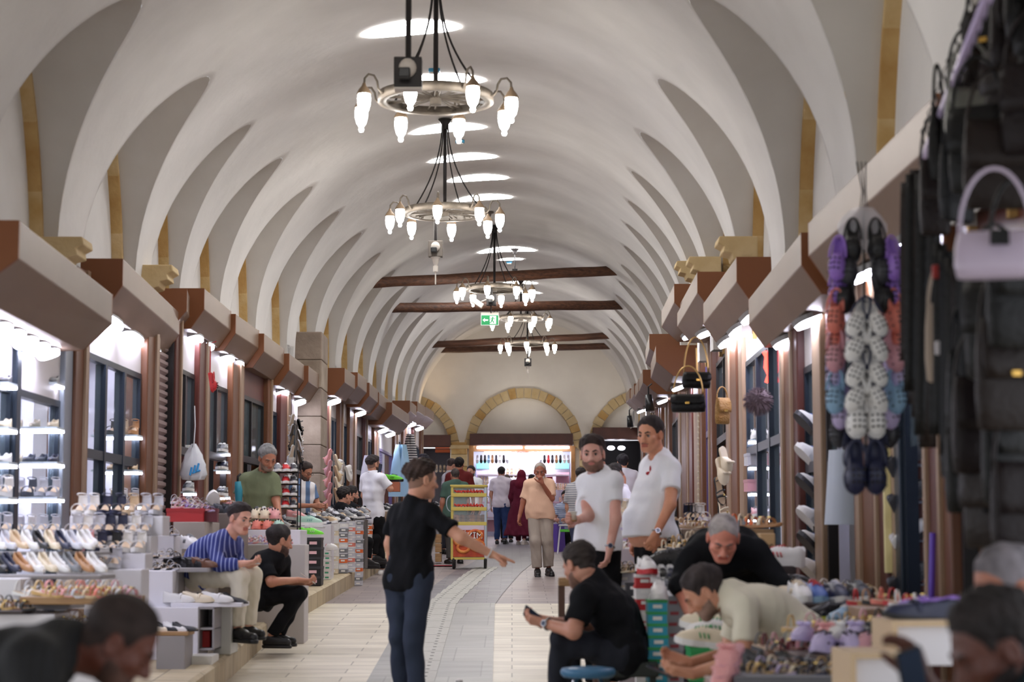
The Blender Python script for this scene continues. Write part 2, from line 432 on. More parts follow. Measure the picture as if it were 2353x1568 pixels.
# near corner px, py of the outer top edge, far px, far py, distance, label, lamps
boxes = {-1: [
 (45,507,259,679,10.75,'long beige shutter box with brown end, nearest on the left',8),
 (283,595,413,721,15.4,'beige shutter box with three oval lamps beneath, behind the nearest on the left',3),
 (430,664,457,745,19.0,'short skewed beige shutter box squeezed between two left ones',0),
 (470,663,531,716,19.6,'beige shutter box above the hanging red clog',2),
 (542,722,595,760,21.6,'beige shutter box with brown edge above the dark left shop',2),
 (607,767,653,802,23.3,'beige shutter box next above the grey-haired man in green shirt',0),
 (665,813,699,839,25.2,'beige shutter box with bent brown bracket left of the stone pier',1),
 (709,841,732,860,26.9,'small beige shutter box touching the stone pier',1),
 (792,846,816,864,29.5,'wide brown-ended shutter box just past the stone pier',1),
 (822,856,843,873,31.2,'narrow beige shutter box, second past the stone pier',0),
 (849,880,870,899,32.9,'beige shutter box, third past the stone pier',1),
 (871,902,896,922,34.6,'beige shutter box, fourth past the stone pier',0),
 (901,925,940,953,36.0,'long low shutter box over the man on the phone',2),
 (942,921,957,934,41.0,'far left shutter box with wide brown end',1),
 (959,923,978,936,43.0,'far left shutter box, last but one before the end wall',1),
 (978,934,997,947,45.0,'last shutter box on the left before the end wall',1)],
 1: [
 (2150,215,1857,518,8.8,'long beige shutter box nearest on the right, behind the hanging clogs',2),
 (1840,535,1720,690,12.8,'beige shutter box with a bright square lamp, second on the right',2),
 (1692,591,1616,699,16.8,'beige shutter box with broad brown end over the red neon',3),
 (1602,625,1556,711,20.0,'beige shutter box above the hanging black handbags',1),
 (1549,653,1520,715,22.7,'tall narrow shutter box, fourth on the right',1),
 (1507,794,1495,837,26.0,'square brown-ended shutter box low on the right',1),
 (1492,768,1483,806,29.6,'brown-ended shutter box peeping above the low one',0),
 (1477,850,1468,872,32.5,'far right shutter box with hanging lamp',1),
 (1467,872,1459,888,36.0,'far right shutter box, third before the end wall',0),
 (1457,882,1449,897,40.0,'far right shutter box, last but one before the end wall',1),
 (1447,893,1438,905,44.0,'last shutter box on the right before the end wall',1)]}
box_bot = {-1: [], 1: []}
for s in (-1, 1):
    for (x0,y0,x1,y1,d0,lab,nl) in boxes[s]:
        d1 = d0*(HOR-y0)/(HOR-y1); A, B = P(x0,y0,d0), P(x1,y1,d1); B.z = A.z
        box_bot[s].append((d0, d1, A.z-.42))
        fw = Vector((B.x-A.x, B.y-A.y, 0)).normalized(); out = Vector((fw.y, -fw.x, 0))*(-s)   # toward the hall
        dep = max(.34, abs(A.x-wallx(s, d0))+.02); depB = max(.34, abs(B.x-wallx(s, d1))+.02)
        if lab.startswith('short'): dep = depB = .4
        prof = [(0,0),(-1,0),(-1,-.42),(-.4,-.42),(0,-.22)]
        rt = thing('shutter_box', lab, 'shutter box', (A.x, A.y, A.z-.42), 'shutter boxes over the shops')
        def pt(Q, dp, inset=0): return lambda a, b: Q + out*(a*dp if a > -1 else -dp) + Vector((0,0,b))
        m = MB(); m.prism(prof, pt(A+fw*.02, dep), pt(B-fw*.02, depB)); m.build('casing', beige, rt, bevel=.008)
        for Q, dp, sg in ((A, dep, 1), (B, depB, -1)):
            m = MB(); m.prism(prof, pt(Q-fw*.012*sg, dp), pt(Q+fw*.03*sg, dp)); m.build('end_cap', brown, rt)
        # lamps under the box
        for k in range(nl):
            long_l = (nl == 8)
            f0 = (k+.08)/nl; f1 = (k+.92)/nl
            if not long_l and nl < 3: c = (k+.5)/nl*.8+.15; hw = .28/max(.6,(B-A).length); f0, f1 = c-hw, c+hw
            f0, f1 = max(f0, .03), min(f1, .97)
            dpm = dep*.62; a = A.lerp(B, f0)-out*dpm; b = A.lerp(B, f1)-out*dpm
            a.z = b.z = A.z-.47; ln = (b-a).length; mid = (a+b)/2
            t = thing('flood_lamp', 'white lamp%s under the %s' % ('' if nl == 1 else ', '+ordinal(k)+',', ' '.join(lab.split(',')[0].split()[:8])), 'lamp', mid, 'LED lamps under the shutter boxes')
            R = Matrix((fw, out, Vector((0,0,1)))).transposed()
            Rt = R @ Matrix.Rotation(s*-.35, 3, 'X')
            w = .085 if long_l else .1
            m = MB()
            n = 20; el = [(ln/2*math.copysign(abs(math.cos(q))**.6, math.cos(q)), w*math.copysign(abs(math.sin(q))**.8, math.sin(q))) for q in [2*PI*i/n+.01 for i in range(n)]]
            m.prism(el, lambda x, y: mid+Rt @ Vector((x, y, .012)), lambda x, y: mid+Rt @ Vector((x*1.03, y*1.08, .05))); m.build('housing', lamp_body, t)
            m = MB(); m.prism(el, lambda x, y: mid+Rt @ Vector((x*.93, y*.85, -.016)), lambda x, y: mid+Rt @ Vector((x*.98, y*.95, .012))); m.build('diffuser', lamp_m, t)
            m = MB(); m.cyl(mid+Vector((0,0,.03)), mid+Vector((0,0,.1))-out*.05, .012, n=6); m.build('bracket', lamp_body, t)
def bottom(s, d):
    bb = box_bot[s]
    for a, b, z in bb:
        if a-.05 <= d <= b+.05: return z
    return min(bb, key=lambda q: min(abs(q[0]-d), abs(q[1]-d)))[2]
# the fronts: (kind, px0, px1) from near to far
segs = {-1: [('window',-60,36),('mull',36,47),('window',47,146),('al',146,164),('post',165,197),('panes',199,330),('post',332,360),('shutter',360,397),('postr',397,412),
 ('open',413,452),('postr',452,478),('open',481,528),('post',530,557),('dark',558,611),('post',612,622),('panes',622,641),('postr',641,667),('open',668,689),
 ('postr',748,757),('panes',757,777),('post',778,787),('panes',787,801),('post',801,818),('dark',818,837),('postr',837,842),('panes',843,858),('post',858,870),
 ('lav',871,905),('post',905,914),('panes',914,925),('post',925,935),('panes',935,948),('postr',948,953),('panes',954,966),('post',966,971)],
 1: [('dark',2460,2190),('post',2188,2160),('postr',2160,2126),('litopen',2125,2064),('mull',2064,2052),('al',2052,2042),('postr',2040,2012),('post',2010,1966),('dark',1964,1888),('al',1886,1868),('shoewin',1867,1840),
 ('postr',1839,1822),('post',1822,1798),('panes',1794,1708),('al',1706,1698),('post',1697,1672),('dark',1671,1641),('post',1640,1632),('lav',1631,1617),('post',1616,1610),('al',1609,1594),('postr',1593,1580),('post',1579,1560),
 ('dark',1559,1541),('post',1540,1532),('panes',1531,1523),('post',1522,1517),('lav',1516,1509),('post',1508,1503),('panes',1502,1494),('postr',1493,1488),('panes',1487,1480),('post',1479,1475)]}
fronts = []
cur_open = []
for s in (-1, 1):
    # group the pieces into shop fronts by the shutter box over them
    shops = []
    last = None
    for kind, xa, xb in segs[s]:
        a, b = d_at(s, xa), d_at(s, xb); z = bottom(s, (a+b)/2)
        if last != z: shops.append([]); last = z
        shops[-1].append((kind, a, b, z))
    for i, sh in enumerate(shops):
        a0, b0 = sh[0][1], sh[-1][2]
        kinds = [k for k, *_ in sh]
        desc = 'timber and glass shop front'
        if 'shutter' in kinds: desc = 'shop front with a closed grey rolling shutter beside glazed doors'
        elif 'window' in kinds: desc = 'brightly lit shoe shop window with slate frames'
        elif 'litopen' in kinds: desc = 'brown timber shop front opening on a bluish-white shoe wall'
        elif 'lav' in kinds: desc = 'timber shop front glowing lavender'
        elif 'dark' in kinds: desc = 'timber shop front with a dark opening'
        rt = thing('storefront', '%s, %s on the %s' % (desc, ordinal(i), 'left' if s < 0 else 'right'), 'shop front', (wallx(s, a0), a0, flo(a0)+PLH), 'shop fronts')
        for kind, a, b, z in sh:
            A = Vector((wallx(s, a), a, 0)); B = Vector((wallx(s, b), b, 0)); L = (B-A).length; fw = (B-A).normalized(); inn = Vector((s*fw.y, -s*fw.x, 0))
            if inn.x*s < 0: inn = -inn
            z0 = flo(a)+PLH-.02; R = Matrix((fw, inn, Vector((0,0,1)))).transposed()
            zt = z+.3
            def bx(mb, f0, f1, i0, i1, za, zb): mb.box(A+fw*((f0+f1)/2)+inn*((i0+i1)/2)+Vector((0,0,(za+zb)/2)), (f1-f0, abs(i1-i0), zb-za), R)
            hz = zt-.62; tz = z0+(hz-z0)*.66
            if kind in ('post', 'postr'):
                m = MB(); bx(m, 0, L, -.02, .2, z0, zt); m.build('post', wood if kind == 'post' else wood_r, rt, bevel=.012)
                m = MB(); bx(m, L*.55, L*.75, -.04, -.015, z0, zt); m.build('moulding', wood_l, rt)
            elif kind == 'al':
                m = MB(); bx(m, 0, L, .0, .12, z0, zt); m.build('post', grey_al if s < 0 else wood_l, rt, bevel=.01)
            elif kind == 'mull':
                m = MB(); bx(m, 0, L, .0, .08, z0, zt); m.build('mullion', steel, rt, bevel=.01)
            elif kind == 'shutter':
                m = MB(); n = int((zt-z0)/.075); rws = []
                for q in range(n+1):
                    for dz, io in ((0, .03), (.025, .0), (.055, .0), (.07, .03)): 
                        zz = z0+q*.075+dz
                        rws.append([A+inn*(.05+io)+Vector((0,0,zz)), B+inn*(.05+io)+Vector((0,0,zz))])
                m.grid(rws); m.build('rolling_shutter', shut_m, rt)
                m = MB(); bx(m, 0, .05, 0, .1, z0, zt); bx(m, L-.05, L, 0, .1, z0, zt); m.build('guide_rail', steel_d, rt)
            else:
                m = MB(); bx(m, 0, L, .04, .1, hz, zt); m.build('header_panel', header_m if kind != 'dark' else wood_r, rt)
                fm = steel if kind in ('window','panes','litopen','shoewin') else steel_d
                if kind == 'lav': fm = mat('frame_purple', (92,76,120), .4)
                m = MB(); bx(m, 0, .05, .03, .1, z0, hz); bx(m, L-.05, L, .03, .1, z0, hz); bx(m, .05, L-.05, .03, .1, hz-.05, hz)
                if kind not in ('window','litopen'): bx(m, .05, L-.05, .025, .11, tz-.04, tz+.04)
                if kind == 'panes' and L > .9:
                    for q in (.34, .67): bx(m, L*q-.035, L*q+.035, .02, .11, z0, hz-.05)
                elif kind in ('panes','dark','open') and L > .5: bx(m, L*.45, L*.45+.04, .03, .1, tz, hz-.05)
                m.build('window_frame', fm, rt)
                if kind in ('window','panes','shoewin'):
                    m = MB(); bx(m, .05, L-.05, .06, .066, z0, hz-.05); m.build('glass_pane', glass, rt)
                else:
                    m = MB(); bx(m, .05, L-.05, .06, .066, tz+.04, hz-.05); m.build('glass_pane', glass, rt)
                cur_open.append((s, kind, a, b, z0, hz, A, B, fw, inn, R))
# the rooms behind
for s in (-1, 1):
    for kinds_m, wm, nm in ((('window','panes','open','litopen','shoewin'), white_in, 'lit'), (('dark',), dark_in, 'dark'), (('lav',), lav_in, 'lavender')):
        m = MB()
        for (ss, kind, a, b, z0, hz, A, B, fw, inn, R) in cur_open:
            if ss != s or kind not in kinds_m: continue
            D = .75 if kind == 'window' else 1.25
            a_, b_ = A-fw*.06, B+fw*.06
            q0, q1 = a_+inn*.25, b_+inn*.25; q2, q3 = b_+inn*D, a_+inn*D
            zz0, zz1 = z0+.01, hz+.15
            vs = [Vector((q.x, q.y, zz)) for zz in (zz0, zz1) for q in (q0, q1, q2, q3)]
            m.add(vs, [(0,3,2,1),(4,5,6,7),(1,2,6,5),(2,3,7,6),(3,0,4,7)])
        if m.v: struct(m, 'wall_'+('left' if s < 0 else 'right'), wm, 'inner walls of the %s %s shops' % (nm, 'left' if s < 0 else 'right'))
TI = {-1:-1, 1:-1}
for (s, kind, a, b, z0, hz, A, B, fw, inn, R) in cur_open:
    if kind == 'dark': continue
    TI[s] += 1; L = (B-A).length; c = (A+B)/2+inn*.6; c.z = hz-.1
    t = thing('ceiling_tube', 'white tube light inside the %s %s shop bay' % (ordinal(TI[s]), 'left' if s < 0 else 'right'), 'lamp', c, 'tube lights inside the shops')
    m = MB(); m.cyl(c-fw*L*.42, c+fw*L*.42, .018, n=8); m.build('tube', tube_m, t, True)
    m = MB(); m.box(c+Vector((0,0,.035)), (L*.88, .05, .03), R); m.build('holder', lamp_body, t)
# end wall shops
em_brown = mat('end_fascia', (86,46,34), .5, rgb2=(66,34,26), scale=3)
def endbox(mb, xa, xb, ya, yb, y0, y1):
    p, q = P(xa, ya, END), P(xb, yb, END); mb.box(((p.x+q.x)/2, END+(y0+y1)/2, (p.z+q.z)/2), (q.x-p.x, y1-y0, p.z-q.z))
for nm, xa, xb, ya, lab in (('c',1080,1316,998,'brown fascia over the bright middle shop of the end wall'),('l',930,1036,1001,'brown fascia over the left shop of the end wall'),('r',1361,1475,984,'dark brown fascia over the right shop of the end wall')):
    m = MB(); endbox(m, xa, xb, ya, ya+27, -.30, .2); o = m.build('fascia', em_brown, None, bevel=.01); tag(o, lab, 'fascia')
m = MB()
for xa, xb in ((1078,1088),(1312,1322)): endbox(m, xa, xb, 1025, 1225, -.1, .15)
endbox(m, 1088, 1312, 1025, 1038, -.05, .15)
o = m.build('door_frame', mat('frame_oak', (170,122,70), .5, rgb2=(140,96,52), scale=6), None); tag(o, 'light oak frame around the bright middle shop', 'door frame')
t = thing('fascia_lamp', 'pair of long white tubes under the middle fascia of the end wall', 'lamp', P(1196,1030,END-.25))
for xa, xb in ((1096,1200),(1207,1308)):
    m = MB(); a, b = P(xa,1029,END-.25), P(xb,1029,END-.25); m.cyl(a, b, .028, n=10); m.build('tube', tube_m, t, True)
# room behind the middle shop and the side ones
def room(xa, xb, ytop, depth, mm, nm):
    a, b = P(xa, ytop, END), P(xb, ytop, END); z1 = a.z; z0 = FE; m = MB()
    vs = [Vector((x, y, z)) for z in (z0, z1) for (x, y) in ((a.x, END+.2),(b.x, END+.2),(b.x, END+depth),(a.x, END+depth))]
    m.add(vs, [(0,3,2,1),(4,5,6,7),(1,2,6,5),(2,3,7,6),(3,0,4,7)]); struct(m, 'wall_back', mm, nm)
room(1086,1314,1030,1.6,white_in,'inner walls of the bright end shop')
room(930,1036,1030,1.4,mat('end_shop_grey',(110,104,110),.7),'inner walls of the left end shop')
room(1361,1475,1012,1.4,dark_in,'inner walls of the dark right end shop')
t = thing('shop_lamp', 'bright ceiling light inside the middle end shop', 'lamp', (AX, END+.8, P(1200,1034,END).z))
m = MB(); z = P(1200,1036,END).z; m.box((ex(1150), END+.8, z), (.9,.5,.05)); m.box((ex(1255), END+.8, z), (.9,.5,.05)); m.build('panel', mat('led_panel', (250,246,255), .3, emit=8), t)
sp = bpy.data.lights.new('uplight', 'SPOT'); sp.energy = 45; sp.color = (1,.72,.42); sp.spot_size = 1.6; sp.spot_blend = .9; sp.shadow_soft_size = .05
spo = bpy.data.objects.new('wall_uplight', sp); C.objects.link(spo); q = P(1008,985,END-.3); spo.location = q; spo.rotation_euler = (PI+.35, 0, 0)
tag(spo, 'small warm uplight above the left end fascia', 'lamp')
for nm_, px_ in (('middle',1200),('right',1415)):  # two added fill lights without visible fittings, to brighten the end wall
    l2 = bpy.data.lights.new('uplight', 'SPOT'); l2.energy = 30 if px_ == 1200 else 12; l2.color = (1,.95,.88); l2.spot_size = 2.4; l2.spot_blend = 1; l2.shadow_soft_size = .3
    lo_ = bpy.data.objects.new('wall_uplight', l2); C.objects.link(lo_); lo_.location = P(px_, 985 if px_ > 1300 else 990, END-1.2); lo_.rotation_euler = (PI-.35, 0, 0); tag(lo_, 'soft uplight above the %s end fascia' % nm_, 'lamp')
# ------------------------------------------------ chandeliers, cameras, exit sign
iron = mat('chandelier_iron', (122,112,100), .6, metal=.3, rgb2=(96,88,78), scale=12)
iron_d = mat('dark_iron', (42,38,38), .5, metal=.3)
bulb_m = mat('bulb_glass', (255,250,244), .3, emit=26)
cap_m = mat('lamp_cap', (138,116,92), .6)
def ceil_z(x, d): return flo(d)+barrel(x-axis(d))
def chandelier(px, py, d, label, nl=8, ph=0, pole_bottom=None):
    c = P(px, py, d); R0 = .49; top = ceil_z(c.x, d)-.02
    t = thing('chandelier', label, 'chandelier', c, 'wheel chandeliers along the vault')
    m = MB(); n = 40; prof = [(R0, .035),(R0-.022, .035),(R0-.022, -.03),(R0-.07, -.03),(R0-.07, -.042),(R0+.004, -.042)]
    rows = [[c+Vector((r*math.cos(2*PI*i/n), r*math.sin(2*PI*i/n), z)) for r, z in prof] for i in range(n)]; rows.append(rows[0])
    m.grid(rows, closed=True); m.build('wheel_rim', iron, t, True)
    m = MB(); m.cyl(c+Vector((0,0,-.06)), c+Vector((0,0,.04)), .05, n=14)
    for k in range(12):
        a = 2*PI*k/12+ph; v = Vector((math.cos(a), math.sin(a), 0)); q = Vector((-v.y, v.x, 0))
        m.tube([c+v*.03+q*.012, c+v*(R0-.02)+q*.03], .008, 5); m.tube([c+v*.03-q*.012, c+v*(R0-.02)-q*.03], .008, 5)
    m.build('spokes', iron, t)
    m = MB(); m.cyl(c+Vector((0,0,.0)), Vector((c.x, c.y, top)), .022, n=10); m.lathe([(.03,-.12),(.045,-.06),(.085,0)], (c.x, c.y, top), 14)
    m.build('pole', iron_d, t, True)
    zt = min(top, c.z+1.25)
    for k in range(4):
        a = 2*PI*k/4+PI/4+ph; v = Vector((math.cos(a), math.sin(a), 0)); pts = []
        for j in range(13):
            f = j/12; r = .04+(R0-.06)*(1-f)**2.1; pts.append(c+v*r+Vector((0,0,.03+(zt-c.z-.05)*f)))
        m = MB(); m.tube(pts, .009, 6); m.build('hanging_rod', iron_d, t, True)
    for k in range(nl):
        a = 2*PI*(k+.5)/nl+ph; v = Vector((math.cos(a), math.sin(a), 0)); base = c+v*(R0-.01)
        pts = [base+v*x+Vector((0,0,z)) for x, z in ((-.05,-.01),(.03,-.015),(.06,.02),(.07,.08),(.10,.125),(.15,.13),(.185,.09),(.19,.03))]
        m = MB(); m.tube(pts, .010, 7); arm = m.build('lamp_arm', iron, t, True)
        e = pts[-1]
        arm['_w'] = tuple(t.location)
        m = MB(); m.lathe([(.062,-.075),(.058,-.06),(.045,-.035),(.02,-.005),(.012,.02)], e, 14); m.build('lamp_cap', cap_m, arm, True)
        m = MB(); m.lathe([(.05,-.07),(.056,-.11),(.054,-.16),(.04,-.215),(.022,-.24),(.018,-.25),(.024,-.265),(.016,-.285),(.0,-.29)], e, 14); m.build('bulb', bulb_m, arm, True)
    return c, t
chs = [(1001,225,16.0,'largest and nearest wheel chandelier with eight white lamps'),(1022,487,22.9,'second wheel chandelier, its pole ending in a beige camera box'),
       (1136,663,33.2,'third wheel chandelier hanging in front of the first tie beam'),(1197,731,41.9,'fourth wheel chandelier partly behind the green exit sign'),(1212,789,47.0,'farthest wheel chandelier in front of the last two tie beams')]
for i, (px, py, d, lab) in enumerate(chs): chandelier(px, py, d, lab, ph=[.12,.3,.22,.05,.35][i])
chandelier(960, -480, 9.4, 'wheel chandelier hanging overhead just above the top edge of the view', ph=.2)  # added out of view to brighten the people who face the camera
white_pl = mat('white_plastic', (222,214,204), .4); black_pl = mat('black_plastic', (24,24,26), .35)
grey_steel = mat('grey_steel', (120,112,104), .5, metal=.5)
def cam_box(px, py, d, s, label, poletop, extra=True, boxm=None):
    c = P(px, py, d); t = thing('security_camera', label, 'camera', c)
    m = MB(); m.cyl(c+Vector((0,0,.08*s)), Vector((c.x, c.y, poletop)), .021, n=8); m.build('pole', iron_d, t)
    m = MB(); m.box(c, (.17*s,.11*s,.19*s)); m.build('junction_box', boxm or iron_d, t, bevel=.006)
    m = MB(); m.ell(c+Vector((0,-.07*s,.02*s)), (.055*s,.05*s,.06*s)); m.build('camera_dome', white_pl, t, True)
    m = MB(); m.box(c+Vector((-.015*s,-.13*s,-.03*s)), (.07*s,.09*s,.06*s)); m.build('lens', black_pl, t, bevel=.008)
    if extra:
        m = MB(); m.lathe([(.02*s,-.2*s),(.045*s,-.12*s),(.06*s,-.095*s)], c, 10); m.cyl(c+Vector((0,0,-.2*s)), c+Vector((0,0,-.27*s)), .03*s, n=8); m.cyl(c+Vector((0,0,-.27*s)), c+Vector((0,0,-.42*s)), .009*s, n=6); m.build('antenna', white_pl, t)
    return t
c1 = cam_box(938,170,13.2,1.15,'black camera box on a dark pole in front of the nearest chandelier', 6.9, False)
m = MB(); q = P(938,203,13.2); m.box(q, (.19,.12,.03)); m.build('tray', white_pl, c1)
cam_box(1001,573,22.4,1.0,'beige camera box with a white antenna under the second chandelier', P(1015,487,22.4).z, True, grey_steel)
cam_box(1129,690,32.9,1.0,'small black camera on the pole under the third chandelier', P(1136,663,32.9).z, False)
cam_box(1213,833,46.7,1.0,'small black camera with thin antenna under the farthest chandelier', P(1212,789,46.7).z, True)
# green exit sign
d = 32.9; c = P(1125.5,736,d); S = F_PX/d; g = mat('exit_green', (20,150,84), .4, emit=.35); w = mat('exit_white', (240,255,246), .4, emit=.5)
t = thing('exit_sign', 'green and white emergency exit sign with arrow and running figure, hanging under the third chandelier', 'sign', c)
m = MB(); m.box(c+Vector((0,.02,.105)), (.31,.05,.055)); m.build('housing', white_pl, t, bevel=.006)
m = MB(); m.box(c, (.305,.014,.18)); m.build('border', w, t)
m = MB(); m.box(c+Vector((0,-.006,0)), (.292,.012,.166)); m.build('panel', g, t)
m = MB()
def fl(pts, yy=-.0135):
    m.prism(pts, lambda x, z: c+Vector((x, yy, z)), lambda x, z: c+Vector((x, yy-.002, z)))
fl([(-.125,0),(-.085,.035),(-.085,.013),(-.03,.013),(-.03,-.013),(-.085,-.013),(-.085,-.035)])
fl([(.0,-.07),(.11,-.07),(.11,.07),(.0,.07)])
m.build('arrow_and_door', w, t)
m = MB(); yy = -.0165
m.ell(c+Vector((.052,yy,.046)), (.013,.002,.013))
for a, b, r in (((.05,.03),(.035,-.01),.011),((.05,.028),(.08,.02),.006),((.045,.03),(.015,.025),.006),((.035,-.01),(.065,-.025),.008),((.065,-.025),(.06,-.055),.007),((.035,-.01),(.02,-.04),.008),((.02,-.04),(-.005,-.05),.007),((.08,.02),(.095,.035),.005),((.015,.025),(.01,.0),.005)):
    m.cyl(c+Vector((a[0],yy,a[1])), c+Vector((b[0],yy,b[1])), r, n=6)
m.build('running_figure', g, t)
m = MB(); m.cyl(c+Vector((.02,0,.12)), c+Vector((.02,0,.3)), .01, n=6); m.build('stem', iron_d, t)
q = P(1098,697,32.9); m = MB(); m.box(q, (.2,.12,.09), Matrix.Rotation(.6,3,'Y')); m.cyl(q+Vector((.06,0,.03)), P(1120,688,32.9), .012, n=6)
tag(m.build('security_camera', white_pl, None, bevel=.01), 'white bullet camera tilted left beside the third chandelier pole', 'camera')
# blue detectors and small fittings on the vault
blue = mat('detector_blue', (60,150,190), .4)
for px, py, d, lab in ((998,152,19.9,'blue detector on the vault between the first two skylights'),(1057,312,24.6,'blue detector on the vault just past the third skylight'),(1170,577,38.6,'small blue detector under the wide far skylight')):
    x = P(px,py,d).x; z = ceil_z(x, d)
    t = thing('ceiling_detector', lab, 'detector', (x,d,z))
    m = MB(); m.box((x,d,z-.02), (.12,.08,.04)); m.build('body', blue, t, bevel=.01)
    m = MB(); m.box((x,d,z-.047), (.085,.05,.014)); m.build('cover', white_pl, t)
x = P(1122,442,32).x; m = MB(); m.lathe([(.0,-.1),(.04,-.09),(.055,-.05),(.06,-.03),(.1,-.02),(.1,0)], (x,31.6,ceil_z(x,31.6)), 14); tag(m.build('ceiling_detector', grey_steel, None, True), 'grey dome fitting on the vault past the sixth skylight', 'detector')
x = P(1183,600,36.5).x; z = ceil_z(x,36.5); t = thing('lamp_holder', 'black fitting on a short rod dropped from the vault above the first tie beam', 'fitting', (x,36.5,z))
m = MB(); m.lathe([(.03,-.12),(.05,-.06),(.09,-.02),(.09,0)], (x,36.5,z), 12); m.build('canopy', iron_d, t)
m = MB(); m.cyl((x,36.5,z-.1),(x,36.5,z-.42),.012,n=8); m.box((x,36.5,z-.45),(.1,.1,.08)); m.build('rod', iron_d, t)
# stone corbels above the shutter boxes
def corbel(s, px, py, d, lab):
    q = P(px, py, d); x1 = axis(d)+s*2.9; w = .34
    prof = [(0,0),(0,.26),(.3,.26),(.31,.2),(.26,.17),(.27,.12),(.2,.1),(.19,.05),(.13,.03),(.12,-.02),(.05,-.03)]
    m = MB(); m.prism(prof, lambda a, b: Vector((x1-s*a*1.15, d-w/2, q.z-.13+b)), lambda a, b: Vector((x1-s*a*1.15, d+w/2, q.z-.13+b)))
    o = m.build('stone_corbel', stone_pale, None, bevel=.01); tag(o, lab, 'corbel', 'carved stone corbels')
corbel(-1,195,590,14.6,'carved stone corbel behind the nearest left shutter box'); corbel(-1,362,645,18.2,'carved stone corbel above the second left shutter box')
corbel(1,1768,582,17.2,'carved stone corbel above the second right shutter box'); corbel(1,1658,622,20.6,'carved stone corbel over the third right shutter box'); corbel(1,1592,628,23.4,'carved stone corbel above the handbags on the right')
